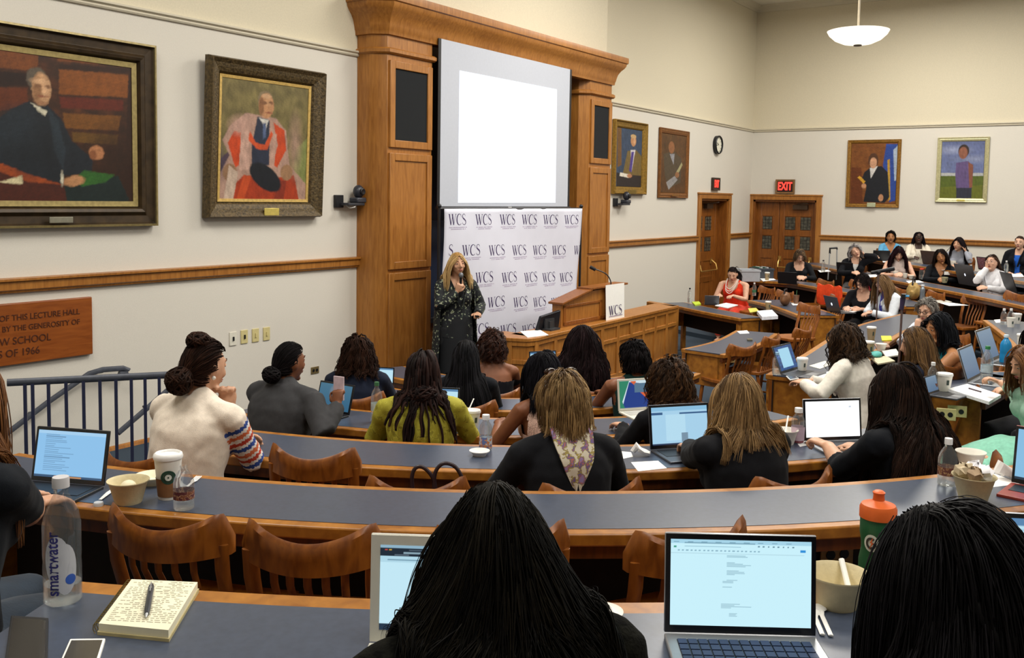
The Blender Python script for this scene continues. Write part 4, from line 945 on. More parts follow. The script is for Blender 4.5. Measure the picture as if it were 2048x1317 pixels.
        f = rnd.random()**hs.get('cpow', 1.5); c = c1*(1-f)+c2*f
        lock(sim(p, v, LL, lay, seg), w_*rnd.uniform(.7, 1.25), c, rnd.uniform(0, 6.28), amp*rnd.uniform(.6, 1.2))
    for b in hs.get('buns', ()):          # (x,y,z, rx,ry,rz) in the head frame: wound bun made of coiled locks
        c = Hc + Rh @ V(b[:3]); n0 = len(mb.v)
        mb.ell(c, tuple(b[3:6]), 14, 10, M=Rh); mb.c += [tuple(c1)+(1,)]*(len(mb.v)-n0)
        for i in range(b[6] if len(b) > 6 else 26):
            ax = V((rnd.gauss(0, 1), rnd.gauss(0, 1), rnd.gauss(0, 1))).normalized(); q = ax.orthogonal().normalized(); q2 = ax.cross(q); a0 = rnd.uniform(0, 6.28); rs = []
            pts = []
            for s_ in range(11):
                aa = a0+s_*.32; e = q*math.cos(aa)+q2*math.sin(aa); m_ = 1.04+rnd.uniform(-.02, .05)
                pts.append(c + Rh @ V((e.x*b[3]*m_, e.y*b[4]*m_, e.z*b[5]*m_)))
            f = rnd.random()**1.5; cc = c1*(1-f)+c2*f; n0 = len(mb.v); mb.tube(pts, [w_*.4]+[w_*.9]*9+[w_*.3], 4); mb.c += [tuple(cc)+(1,)]*(len(mb.v)-n0)
    # children strands of every guide lock, all at once
    G = np.array([[tuple(p) for p in g_[0]] for g_ in guides])
    for _i in range(3): G[:, 1:-1] = .5*G[:, 1:-1]+.25*(G[:, 2:]+G[:, :-2])
    if hs.get('fine'):
        E2 = np.concatenate([2*G[:, :1]-G[:, 1:2], G, 2*G[:, -1:]-G[:, -2:-1]], 1); md = (9*(E2[:, 1:-2]+E2[:, 2:-1])-E2[:, :-3]-E2[:, 3:])/16
        G2 = np.empty((G.shape[0], G.shape[1]*2-1, 3)); G2[:, ::2] = G; G2[:, 1::2] = md; G = G2
    ng, sp, _ = G.shape
    W0 = np.array([g_[1] for g_ in guides]); CC = np.array([g_[2] for g_ in guides]); PH = np.array([g_[3] for g_ in guides]); AM = np.array([g_[4] for g_ in guides])
    ch = hs.get('ch', 7); rs_ = np.random.RandomState(seed)
    def nrm(a): return a/np.maximum(np.linalg.norm(a, axis=-1, keepdims=True), 1e-6)
    T_ = np.empty_like(G); T_[:, 1:-1] = G[:, 2:]-G[:, :-2]; T_[:, 0] = G[:, 1]-G[:, 0]; T_[:, -1] = G[:, -1]-G[:, -2]; T_ = nrm(T_+np.array([0, 0, -1e-5]))
    O_ = G-np.array(Hc); O_ = nrm(O_-T_*(O_*T_).sum(-1, keepdims=True)); S_ = np.cross(T_, O_)
    f = np.linspace(0, 1, sp)[None, :]; ang = f*L*frq+PH[:, None]; a2 = AM[:, None]*np.minimum(1, .25+f*1.2)
    G = G+S_*(a2*np.sin(ang))[..., None]+O_*(a2*.8*(np.cos(ang)+.3))[..., None]
    rep = lambda a: np.repeat(a, ch, axis=0)
    G, S_, O_, W0, CC = rep(G), rep(S_), rep(O_), rep(W0), rep(CC); N = len(G)
    th, rr = rs_.uniform(0, 6.28, N), np.sqrt(rs_.uniform(0, 1, N)); env = (1-f*hs.get('pinch', .35 if amp > .005 else .1))
    fz = hs.get('frizz', .0025); p1, p2 = rs_.uniform(0, 6.28, (2, N, 1)); k1 = rs_.uniform(5, 14, (N, 1))
    mx = hs.get('mix', 1.35 if amp > .005 else 2.1); ox = (W0*rr*np.cos(th)*fl1*mx)[:, None]*env+fz*np.sin(f*k1+p1)*(.3+f); oy = (W0*rr*np.sin(th)*fl2*mx*.8)[:, None]*env+fz*np.cos(f*k1*.8+p2)*(.3+f)
    C_ = G+S_*ox[..., None]+O_*oy[..., None]
    cr = (W0*hs.get('cr', .30 if ch < 6 else .22)*rs_.uniform(.7, 1.3, N))[:, None]*np.clip(1.15-f**3*hs.get('taper', .8)*1.2, .12, 1)
    kk = 3; vs_ = np.empty((N, sp, kk, 3))
    for j in range(kk): aa = 2*PI*j/kk; vs_[:, :, j] = C_+S_*(cr*math.cos(aa))[..., None]*1.3+O_*(cr*math.sin(aa))[..., None]
    base = (np.arange(N)[:, None, None]*sp+np.arange(sp-1)[None, :, None])*kk; jj = np.arange(kk)[None, None, :]; j2 = (jj+1) % kk
    Q = np.stack([base+jj, base+j2, base+kk+j2, base+kk+jj], -1).reshape(-1, 4)
    sh_ = rs_.uniform(.78, 1.22, N)[:, None]; colr = np.repeat(np.clip(CC*sh_, 0, 1), sp*kk, axis=0)
    v1 = np.array(mb.v).reshape(-1, 3); nv1 = len(v1); me = bpy.data.meshes.new('hair'); f1 = mb.f
    verts = np.concatenate([v1, vs_.reshape(-1, 3)])*scale; me.vertices.add(len(verts)); me.vertices.foreach_set('co', verts.ravel())
    lv = [i for q in f1 for i in q]; ls = np.cumsum([0]+[len(q) for q in f1])
    loops = np.concatenate([np.array(lv, dtype=np.int64), (Q+nv1).ravel()]); me.loops.add(len(loops)); me.loops.foreach_set('vertex_index', loops)
    st = np.concatenate([ls[:-1], ls[-1]+4*np.arange(len(Q))]); me.polygons.add(len(st)); me.polygons.foreach_set('loop_start', st)
    me.polygons.foreach_set('use_smooth', [True]*len(st)); me.update(calc_edges=True)
    ca = me.color_attributes.new('Col', 'FLOAT_COLOR', 'POINT'); cc_ = np.concatenate([np.array(mb.c), np.concatenate([colr, np.ones((len(colr), 1))], 1)]).astype(np.float32); ca.data.foreach_set('color', cc_.ravel())
    me.materials.append(haircol('hair', .6, .08) if c2.max() < .06 else haircol()); o = bpy.data.objects.new('hair', me); COL.objects.link(o); o.parent = parent
    return o
def ik(S, W_, l1, l2, hint):
    d = W_-S; D_ = min(d.length, (l1+l2)*.985); dn = d.normalized(); W2 = S+dn*D_
    a = (l1*l1-l2*l2+D_*D_)/(2*D_); h = math.sqrt(max(0, l1*l1-a*a)); hp = hint-dn*hint.dot(dn); hp.normalize()
    return S+dn*a+hp*h, W2
def hand(mb, W_, f, nrm, lat, curl=.5):
    """W_: wrist; f: finger direction; nrm: back of hand; lat: towards the thumb"""
    f = f.normalized(); lat = (lat-f*lat.dot(f)).normalized(); nrm = f.cross(lat)*(1 if f.cross(lat).dot(nrm) > 0 else -1)
    mb.tube([W_-f*.02, W_+f*.015, W_+f*.05, W_+f*.088], [(.024, .018), (.028, .015), (.040, .015), (.040, .011)], 10, side=lat)
    for i, (o, ln) in enumerate(((.032, .064), (.011, .074), (-.011, .070), (-.032, .054))):
        b = W_+f*.082+lat*o; fd = (f+lat*o*3.2).normalized(); pts = [b]; c = curl*(1+.12*i); ang = 0
        for j in range(3):
            ang += c*.75; dd = fd*math.cos(ang)-nrm*math.sin(ang); pts.append(pts[-1]+dd*(ln*(.42, .32, .26)[j]))
        mb.tube(pts, [.0092, .0088, .0082, .0068], 8)
    b = W_+f*.022+lat*.026; mb.tube([b, b+lat*.026+f*.020-nrm*.006, b+lat*.034+f*.050-nrm*.014, b+lat*.030+f*.072-nrm*.020], [.014, .011, .0098, .008], 8)
SK = {'light': '#c99a7c', 'fair': '#d3a68c', 'tan': '#a8744c', 'brown': '#7c4d33', 'dark': '#573626', 'deep': '#3e281f'}
SEED = [100]
def person(label, px, py, ztop, face, fl, skin='light', top='#20222a', sleeve=1, lean=.12, look=(0, 0, 0), hair={}, arms=('desk', 'desk'), build=1.0, stand=False,
           neck='crew', bottom='#1c1d24', blazer=False, vox=.0095, hf=0, side=0, extras=None, topmat=None, sleevefn=None, puff=1.0, fold=.006, skirt=0, face_detail=True, roll=0, botvis=True, headk=1.0, drop=.030, chz=1.08):
    SEED[0] += 1; B = build
    P0 = V((0, 0, .92 if stand else .53)); dr = V((math.sin(side), math.sin(lean), math.cos(lean))).normalized()
    T = lambda t: P0+dr*t
    nb = T(.50); Hc = nb+V((0, .035+hf, .150-(0 if stand else drop))); Rh = Matrix.Rotation(R(look[0]), 3, 'Z') @ Matrix.Rotation(R(-look[1]), 3, 'X') @ Matrix.Rotation(R(look[2]), 3, 'Y')
    if look[1] > 15: Hc += V((0, .02, -.012))
    hv = hair.get('vol', .02); toploc = Hc+V((0, 0, .122+hv*.7))
    s = (ztop-fl)/toploc.z; s = max(.86, min(1.14, s)); w_ = U(px, py, ztop)
    rz = R(face-90); off = Matrix.Rotation(rz, 2) @ (toploc.xy*s)
    t = thing('person', label, 'person', (w_.x-off.x, w_.y-off.y, fl), rz)
    Sx = .158*B; shy = V((0, 0, 0)); S = {k: T(.435)+V((k*Sx, 0, 0)) for k in (-1, 1)}
    # torso stations
    st = [(-.07, .15, .115), (0, .172, .122), (.09, .158, .112), (.18, .138, .103), (.27, .146, .110), (.35, .155, .108), (.41, .145, .088), (.455, .105, .068), (.50, .058, .056)]
    A = {}
    zd = .775/s; Ri = Matrix.Rotation(-rz, 3, 'Z'); root = V((w_.x-off.x, w_.y-off.y, fl))
    for k, pr_ in ((1, arms[0]), (-1, arms[1])):
        hint = V((k*.6, -.25, -.75))
        if isinstance(pr_, dict): Wt = V(pr_['w']) if 'w' in pr_ else (Ri @ (U(*pr_['px'])-root))/s; f = V(pr_.get('f', (0, 1, 0))); nrm = V(pr_.get('n', (0, 0, 1))); lat = V(pr_.get('l', (-k, 0, 0))); curl = pr_.get('c', .5); hint = V(pr_.get('h', hint)) if 'hpx' not in pr_ else ((Ri @ (U(*pr_['hpx'])-root))/s-(S[k]+Wt)/2)
        elif pr_ == 'type': Wt = V((k*.11, .42, zd+.015)); f = V((-k*.12, 1, -.08)); nrm = V((0, 0, 1)); lat = V((-k, 0, 0)); curl = .45
        elif pr_ == 'desk': Wt = V((k*.05, .37, zd)); f = V((-k*.75, .7, 0)); nrm = V((0, 0, 1)); lat = V((-k*.7, -.2, .5)); curl = .5; hint = V((k*.8, -.1, -.55))
        elif pr_ == 'wide': Wt = V((k*.15, .36, zd)); f = V((-k*.5, .8, 0)); nrm = V((0, 0, 1)); lat = V((-k, 0, .3)); curl = .5; hint = V((k*.6, -.2, -.7))
        elif pr_ == 'chin': Wt = Hc+V((k*.055, .085, -.185)); f = V((-k*.12, -.15, 1)); nrm = V((k*.3, 1, 0)); lat = V((-k, 0, 0)); curl = .9; hint = V((k*.3, .6, -.7))
        elif pr_ == 'cheek': Wt = Hc+V((k*.13, .04, -.13)); f = V((-k*.3, -.1, 1)); nrm = V((k, .2, 0)); lat = V((0, 1, 0)); curl = 1.0; hint = V((k*.5, .5, -.7))
        elif pr_ == 'head': Wt = Hc+V((k*.15, -.01, -.06)); f = V((-k*.55, -.1, .9)); nrm = V((k, 0, .3)); lat = V((0, 1, .2)); curl = .6; hint = V((k*1, .3, -.5))
        else: Wt = V((k*.09, .22, .62)); f = V((-k*.3, 1, -.1)); nrm = V((0, 0, 1)); lat = V((-k, 0, 0)); curl = .5
        if stand and pr_ == 'lap': Wt = V((k*.2, .05, .80)); f = V((0, .1, -1)); nrm = V((k, 0, 0)); lat = V((0, 1, 0))
        E_, W2 = ik(S[k], Wt, .275, .245, hint); A[k] = (E_, W2, f, nrm, lat, curl)
    hip = {k: P0+V((k*.09, 0, -.02)) for k in (-1, 1)}
    if stand: knee = {k: V((k*.095, .01, .49)) for k in (-1, 1)}; ank = {k: V((k*.10, -.01, .08)) for k in (-1, 1)}
    else: knee = {k: V((k*.12, .41, .50)) for k in (-1, 1)}; ank = {k: V((k*.12, .40, .09)) for k in (-1, 1)}
    def torso(mb, e, t0=-1, t1=1, k=1.0):
        q = [(t_, a, b) for t_, a, b in st if t0 <= t_ <= t1]
        mb.tube([T(t_)-V((0, .012, 0)) for t_, a, b in q], [(a*B*k+e, b*(.6+.4*B)*k+e) for t_, a, b in q], 20, side=(1, 0, 0))
    def shoulders(mb, e):
        for k in (-1, 1):
            mb.ell(S[k]+V((-k*.008, 0, -.008)), (.052+e, .052+e, .050+e), 12, 10)
            mb.tube([nb+V((k*.01, -.012, .012)), T(.455)+V((k*.085, -.01, .006)), S[k]+V((-k*.01, 0, .002))], [.040+e, .040+e, .044+e], 12)
    def bust(mb, e):
        for k in (-1, 1): mb.ell(T(.30)+V((k*.072*B, .075*(.6+.4*B), 0)), (.062+e, .055+e, .06+e), 12, 8)
    def arm(mb, k, e, f0=0, f1=1, cuffe=0):
        E_, W2 = A[k][0], A[k][1]; pts = []; rr = []
        q = [(0, S[k], .050), (.25, S[k].lerp(E_, .5), .043), (.5, E_, .037), (.62, E_.lerp(W2, .25), .037), (.8, E_.lerp(W2, .62), .031), (1, W2, .0245)]
        for t_, p, r in q:
            if t_ <= f1+1e-6: pts.append(p); rr.append(r*(.7+.3*B)+e*(1+.3*t_))
        if f1 not in (0, .25, .5, .62, .8, 1):
            for (ta, pa, ra), (tb, pb, rb) in zip(q, q[1:]):
                if ta < f1 < tb: f_ = (f1-ta)/(tb-ta); pts.append(pa.lerp(pb, f_)); rr.append((ra+(rb-ra)*f_)+e*1.25)
        if len(pts) > 1: mb.tube(pts, rr, 12)
    # body
    mb = MB(); torso(mb, 0); shoulders(mb, 0); bust(mb, 0)
    mb.tube([nb-V((0, .01, .05)), nb+V((0, .005, .03)), Hc-V((0, .012, .06))], [.058, .050, .052], 14)
    for k in (-1, 1):
        arm(mb, k, 0); E_, W2, f, nrm, lat, curl = A[k]; hand(mb, W2, f, nrm, lat, curl)
        mb.tube([hip[k], hip[k].lerp(knee[k], .5), knee[k], knee[k].lerp(ank[k], .35), ank[k]], [.090*B, .075*B, .056, .054, .036], 12)
        mb.tube([ank[k]+V((0, -.04, -.045)), ank[k]+V((0, .06, -.045)), ank[k]+V((0, .15, -.06))], [(.032, .034), (.038, .028), (.034, .018)], 10, side=(1, 0, 0))
    # head
    K_, H_ = 26, 20; rs = []
    def hp(x, y, z): return Hc + Rh @ (V((x, y, z))*headk)
    for i in range(H_+1):
        a = -PI/2+PI*i/H_; a = max(-PI/2+.03, min(PI/2-.03, a)); r_ = []
        for j in range(K_):
            b = 2*PI*j/K_; dx, dy, dz = math.cos(a)*math.cos(b), math.cos(a)*math.sin(b), math.sin(a); x, y, z = dx*.074, dy*.093, dz*.118
            if dz < 0:
                q = (-dz)**1.6; x *= 1-.30*q; 
                if dy < 0: y *= 1-.35*q
                else: y = y*(1-.08*q)+.020*q
            if dy > .5: y -= .004*(1-abs(dx)*2) * (1 if -.1 < dz < .35 else 0)
            r_.append(hp(x, y, z))
        rs.append(r_)
    mb.rings(rs)
    mb.tube([hp(0, .086, .030), hp(0, .098, .005), hp(0, .110, -.020), hp(0, .094, -.032)], [.008, .0095, .0135, .010], 8)
    for k in (-1, 1):
        mb.ell(hp(k*.013, .093, -.024), .0085, 8, 6); mb.ell(hp(k*.030, .078, .036), (.022, .012, .008), 8, 6, M=Rh); mb.ell(hp(k*.038, .066, -.022), (.022, .018, .020), 8, 6, M=Rh)
        mb.ell(hp(k*.076, -.008, -.004), (.009, .019, .031), 10, 8, M=Rh)
    mb.ell(hp(0, .072, -.098), (.022, .018, .016), 8, 6, M=Rh); mb.ell(hp(0, .086, -.056), (.026, .010, .014), 8, 6, M=Rh)
    sm = mat(SK.get(skin, skin), .5, var=.05, scale=25, spec=.35, name='skin')
    body = shell(mb, 'body', sm, t, s, vox*s, 2)
    if face_detail:
        for k in (-1, 1):
            e = MB().ell(hp(k*.031, .0795, .010), (.0125, .0065, .0052), 10, 8, M=Rh).build('eye', mat('#b8aea4', .3, var=0), t, scale=s)
            MB().ell(hp(k*.031, .0835, .010), (.0060, .0040, .0050), 8, 6, M=Rh).build('iris', mat('#20140e', .3, var=0), e, scale=s)
            MB().tube([hp(k*.015, .092, .035), hp(k*.032, .0905, .042), hp(k*.048, .077, .037)], [.0022, .0028, .0015], 6).build('eyebrow', mat(hair.get('brow', '#2a1c14'), .8, var=0), t, scale=s)
        for k in (-1, 1): MB().tube([hp(k*.016, .0835, .013), hp(k*.024, .0865, .0175), hp(k*.032, .0862, .0185), hp(k*.040, .081, .0165), hp(k*.047, .074, .012)], [.002, .0035, .0038, .0033, .002], 8).build('eyelid', sm, t, scale=s)
        MB().ell(hp(0, .0925, -.052), (.021, .008, .0048), 10, 6, M=Rh).ell(hp(0, .092, -.060), (.017, .008, .0050), 10, 6, M=Rh).build('lips', mat('#9a5048' if skin in ('light', 'fair') else '#6d352e', .5, var=.02), t, scale=s)
    # clothing
    ce = (.020 if blazer else .011)*puff
    mb = MB(); torso(mb, ce, -1, .456 if neck in ('v', 'scoop', 'off', 'open') else .51); 
    if sleeve > 0 or blazer: shoulders(mb, ce*.8)
    else:
        for k in (-1, 1): mb.tube([nb+V((k*.035, -.012, .0)), T(.455)+V((k*.085, -.01, .004)), T(.43)+V((k*.12*B, -.004, 0))], [.036+ce*.6, .038+ce*.6, .038+ce*.6], 12)
    if neck != 'none_bust': bust(mb, ce)
    if sleeve > 0:
        for k in (-1, 1): arm(mb, k, ce*.75, 0, sleeve)
    if blazer: mb.tube([T(-.12)-V((0, .01, 0)), T(-.02)-V((0, .01, 0))], [(.185*B, .145*B), (.178*B, .135*B)], 20, side=(1, 0, 0))
    frq = 9
    def post(bm, s=s, neck=neck):
        kill = []
        for v in bm.verts:
            p = v.co/s
            n_ = noise.noise(V((p.x*frq, p.y*frq, p.z*frq*.6))+V((SEED0, 0, 0)))+.5*noise.noise(p*24)
            v.co += v.normal*(n_*fold*s)
            cut = False
            tq = (p-P0).dot(dr)
            if neck == 'v': cut = p.y > T(.44).y+.0 and tq > .30 and abs(p.x) < (tq-.30)*.48
            elif neck == 'scoop': cut = tq > .37 and abs(p.x) < .085 and p.y > T(.42).y-.0 and (p.x/.085)**2 < (tq-.36)/.06
            elif neck == 'off': cut = tq > .365+.0*abs(p.x)
            elif neck == 'open': cut = p.y > T(.3).y+.02 and abs(p.x) < .035+max(0, tq-.15)*.09
            if not cut and sleeve == 0: cut = abs(p.x) > Sx*.98 and tq > .30 and neck != 'off'
            if cut: kill.append(v)
        bmesh.ops.delete(bm, geom=kill, context='VERTS')
    SEED0 = SEED[0]*1.7
    tm = topmat or mat(top, .85, var=.035, scale=60, bump=.15, bscale=400, sheen=.03, spec=.12, name='fabric')
    mfn = None; mts = None
    if sleevefn: mts, fn = sleevefn; mfn = lambda c, s=s: fn(c/s, A, S, T)
    shell(mb, 'blazer' if blazer else 'top', tm, t, s, (.010 if vox < .008 else .012)*s, 3, post, mats=mts, matfn=mfn)
    if blazer:
        y0 = .118*B
        MB().tube([T(.20)+V((-.02, y0+.03, 0)), T(.36)+V((-.06, y0, 0)), T(.46)+V((-.078, .03, .01)), nb+V((-.058, -.045, .012)), nb+V((0, -.072, .018)), nb+V((.058, -.045, .012)), T(.46)+V((.078, .03, .01)), T(.36)+V((.06, y0, 0)), T(.20)+V((.02, y0+.03, 0))],
            [(.02, .006), (.036, .008), (.03, .009), (.026, .010), (.026, .010), (.026, .010), (.03, .009), (.036, .008), (.02, .006)], 8, side=(0, .3, 1)).build('collar', tm, t, scale=s)
        inn = MB(); torso(inn, .008, .05, .42)
        if neck in ('v', 'open'):
            ic = blazer if isinstance(blazer, str) else '#e8e6e0'; bust(inn, .006)
            inn.build('blouse', mat(ic, .8, var=.04, scale=40), t, scale=s)
    mb = MB(); torso(mb, .016, -1, .10)
    for k in (-1, 1):
        kk = knee[k]; e = .012+skirt
        if skirt and k == 1:
            mb.tube([P0+V((0, .0, -.02)), P0+V((0, .25, -.03)), V((0, .48, .42)), V((0, .50, .20))], [(.19*B, .13), (.22+skirt, .14), (.26+skirt, .12), (.28+skirt, .12)], 16, side=(1, 0, 0))
        elif not skirt: mb.tube([hip[k], hip[k].lerp(kk, .5), kk, kk.lerp(ank[k], .5), ank[k]+V((0, 0, .03))], [.092*B+e, .078*B+e, .060+e, .052+e, .050+e], 12)
    bm_ = mat(bottom, .85, var=.06, scale=40, bump=.1, sheen=.2, name='fabric')
    shell(mb, 'skirt' if skirt else 'trousers', bm_, t, s, .016*s, 2, (lambda bm, s=s: [setattr(v, 'co', v.co+v.normal*noise.noise(v.co*12)*.012*s) for v in bm.verts]) if skirt else None)
    for k in (-1, 1):
        a = ank[k]; MB().tube([a+V((0, -.05, -.055)), a+V((0, .06, -.055)), a+V((0, .16, -.066))], [(.038, .036), (.043, .034), (.036, .022)], 12, side=(1, 0, 0)).build('shoe', mat('#17171a', .5), t, scale=s)
    # hair
    Tt = Matrix.Rotation(lean, 3, 'X'); 
    P = dict(Hc=Hc, Rh=Rh, torso=(T(.24)-V((0, .012, 0)), V((.172*B, .118*(.6+.4*B), .30))+V((ce, ce, 0))), sh=(S[-1], S[1], .052+ce), Tt=Tt, Ti=Tt.transposed(), cl=1, sl=0)
    if hair.get('n', 1):
        hh = dict(hair); dep = (w_-CAM).dot(FW); hh.setdefault('ch', 3 if dep > 9 else (5 if dep > 5.8 else (8 if dep > 3 else 9))); hh.setdefault('cr', .36 if dep > 9 else (.27 if dep > 5.8 else .22)); hh.setdefault('seg', 8 if dep > 9 else (9 if dep > 5.8 else 11)); hh.setdefault('frizz', .0025 if dep > 9 else .0018); make_hair(P, hh, SEED[0], t, s)
    if extras: extras(t, dict(s=s, hp=hp, Rh=Rh, T=T, A=A, S=S, nb=nb, Hc=Hc, B=B, ce=ce, P0=P0))
    if not stand: chair(V((w_.x-off.x, w_.y-off.y)), None, fl, face, 'wooden chair of the '+' '.join(label.split()[:11]), chz)
    return t
def spectacles(c='#20181a', w_=.003, top=False):
    def f(t, q):
        hp = q['hp']; mb = MB(); z0 = .012; y = .103
        for k in (-1, 1):
            mb.tube([hp(k*.033+.022*math.cos(a), y-.25*abs(k*.033+.022*math.cos(a))**1.0*.3, z0+.015*math.sin(a)) for a in np.linspace(0, 2*PI, 15)], w_, 5)
            mb.tube([hp(k*.055, y-.008, z0+.006), hp(k*.078, .05, z0+.008), hp(k*.082, -.02, z0+.004)], w_*.8, 5)
        mb.tube([hp(-.011, y, z0+.004), hp(.011, y, z0+.004)], w_, 5); mb.build('glasses', mat(c, .3), t, scale=q['s'])
    return f
BLK = dict(c1='#0c0a0b', c2='#1f1a1c'); BRN = dict(c1='#1c110c', c2='#3a241a')
def H(**k): return k
def floral(base, cols, scale=22, thr=.62):
    k = ('floral', base, tuple(cols), scale, thr)
    if k in _M: return _M[k]
    m, nt, b = nodes('floral_print'); L = nt.links; b.inputs['Roughness'].default_value = .8
    tc = nt.nodes.new('ShaderNodeTexCoord'); n = nt.nodes.new('ShaderNodeTexNoise'); n.inputs['Scale'].default_value = scale; n.inputs['Detail'].default_value = 3
    L.new(tc.outputs['Object'], n.inputs['Vector']); cr = nt.nodes.new('ShaderNodeValToRGB'); cr.color_ramp.interpolation = 'CONSTANT'; e = cr.color_ramp.elements
    e[0].color = lin(base); e[1].position = thr; e[1].color = lin(cols[0])
    for i, c in enumerate(cols[1:]): q = e.new(thr+.045*(i+1)); q.color = lin(c)
    L.new(n.outputs['Fac'], cr.inputs[0]); L.new(cr.outputs[0], b.inputs['Base Color']); _M[k] = m; return m
# 1 speaker
def speaker_extras(t, q):
    s = q['s']; T = q['T']; hp = q['hp']
    KM = floral('#0e1218', ['#3f4f3e', '#b9bda3', '#55603a'], 34, .575)
    mb = MB(); mb.tube([T(.1), T(-.02), V((0, 0, .7)), V((0, 0, .35))], [(.155, .125), (.185, .14), (.19, .15), (.20, .15)], 20, side=(1, 0, 0))
    mb.build('dress', mat('#101318', .8, var=.05), t, scale=s)
    for k in (-1, 1):
        rs = []
        for i in range(9):
            f = i/8; z = 1.30-.92*f; r = []
            for j in range(9):
                a = R(-95 + j*15.5)*1.0; rad = .205+.06*f; x = k*rad*math.cos(a)*1.0; y = rad*.80*math.sin(a)+.0
                r.append((k*abs(x)+k*.0, y+.006*math.sin(j*2+f*6), z))
            rs.append(r+[(p[0]*1.03, p[1]*1.03, p[2]) for p in reversed(r)])
        MB().rings(rs).build('kimono_panel', KM, t, scale=s)
    E_, W2, f, nrm, lat, c = q['A'][1]
    c0 = W2+f*.10-nrm*.022
    up = V((.0, .02, 1)).normalized()
    tm = hp(0.015, .135, -.085); d = (tm-c0).normalized(); a = c0-d*.07
    mc = MB().tube([a, c0+d*.05, tm-d*.05], [.012, .014, .019], 12); o = mc.build('microphone_handle', BLACKP, t, scale=s)
    MB().ell(tm-d*.02, (.026, .026, .03), 14, 10).build('microphone_grille', mat('#74777d', .5, metal=.5, var=.15, scale=400), o, scale=s)
    E_, W2, f, nrm, lat, c = q['A'][-1]; MB().box(W2+f*.10-nrm*.03, (.03, .09, .018)).build('clicker', BLACKP, t, scale=s)
person('blonde woman speaking into a hand-held microphone in a black floral kimono, standing', 915, 503, 1.62, 238, F0, 'light', '#10141a', 1, .02, (0, 0, 4),
       H(n=420, L=.36, w=.0065, ch=4, c1='#a47c46', c2='#e2c690', vol=.018, fringe=.12, part='side', brow='#7a5a3a', cpow=.8, lmin=.9), arms=(dict(w=(.055, .17, 1.29), f=(-.35, .25, .8), n=(.4, .9, -.2), l=(-.6, .2, .5), c=1.25, h=(.6, .2, -.8)), dict(w=(-.17, .20, 1.06), f=(.35, .9, .1), n=(-.5, -.3, .7), c=.9, h=(-.6, -.4, -.6))),
       stand=True, neck='v', blazer='#101318', topmat=floral('#0e1218', ['#3f4f3e', '#b9bda3', '#55603a'], 34, .575), vox=.0075, extras=speaker_extras, bottom='#111318', build=1.08)
# 2 striped sleeves
WHS = mat('#e9dccb', .85, var=.03, scale=70, bump=.2, bscale=300, sheen=.2); SB = mat('#2d4a94', .85); SR = mat('#b8402c', .85); SO = mat('#cc6a42', .85); SW = mat('#dfdcd8', .85)
def stripefn(c, A, S, T):
    for k in (1, -1):
        if k*c.x < .135*1.1: continue
        E_, W2 = A[k][0], A[k][1]; best = (9, 0)
        for a, b, l0 in ((S[k], E_, 0), (E_, W2, .275)):
            ab = b-a; t = max(0, min(1, (c-a).dot(ab)/ab.dot(ab))); d = (c-(a+ab*t)).length
            if d < best[0]: best = (d, l0+t*ab.length)
        if best[0] < .075 and best[1] > .035:
            u = (best[1]-.035)/.036; i = int(u); f = u-i
            if f < .55: return (1, 3, 2, 1, 3, 2, 1, 2, 3, 1, 2, 3, 1, 2, 3)[i % 15]
            return 4
    return 0
def pearl(t, q): 
    for k in (1, -1): MB().ell(q['hp'](k*.080, -.012, -.036), .009, 8, 6).build('earring', mat('#e4dfd6', .2, var=0), t, scale=q['s'])
person('woman with a messy dark bun in a cream sweater with striped sleeves, hand raised', 408, 676, 1.57, 8, .29, 'light', '#e9dccb', 1, .22, (-6, 8, 0),
       H(n=300, L=.20, w=.006, vol=.012, part='back', att=(0, -.115, -.045), buns=((.0, -.125, -.055, .058, .05, .055, 50), (.0, -.045, .115, .045, .05, .035, 30)), **BRN), arms=(dict(w=(.09, .20, .95), f=(-.25, .1, 1), n=(.6, .6, 0), l=(-.5, -.3, 0), c=1.0, hpx=(506, 905, 1.0)), 'desk'),
       build=1.2, topmat=WHS, sleevefn=([WHS, SB, SR, SO, SW], stripefn), extras=pearl, vox=.0075, puff=1.4, fold=.009)
# 3 grey blazer
def holdphone(t, q):
    E_, W2, f, nrm, lat, c = q['A'][1]; MB().box(W2+f*.09-nrm*.03, (.07, .012, .14)).build('held_phone', mat('#c9b4bc', .4), t, scale=q['s'])
person('woman with a low bun in a charcoal blazer, turned to the right', 578, 684, 1.36, 8, .145, 'brown', '#3b3b3d', 1, .18, (-14, 4, 0),
       H(n=300, L=.19, w=.005, vol=.006, part='back', att=(0, -.11, -.055), buns=((.0, -.122, -.065, .062, .042, .045, 40),), **BLK), arms=(dict(px=(676, 812, 1.02), f=(-.3, .3, 1), n=(.3, -1, 0), l=(-1, 0, 0), c=1.2, hpx=(690, 866, .9)), 'desk'), extras=holdphone, build=1.32, blazer='#2a2a2c', neck='crew', fold=.007, chz=.94)
# 4 curly navy
person('woman with shoulder-length dark curls in a navy jacket by the left pier', 716, 667, 1.23, 40, 0, 'tan', '#1a2030', 1, .12, (0, 0, 0), H(n=420, L=.30, w=.0085, curl=(.012, 60), vol=.045, **BRN), blazer='#2a2a2c', neck='crew', build=1.1)
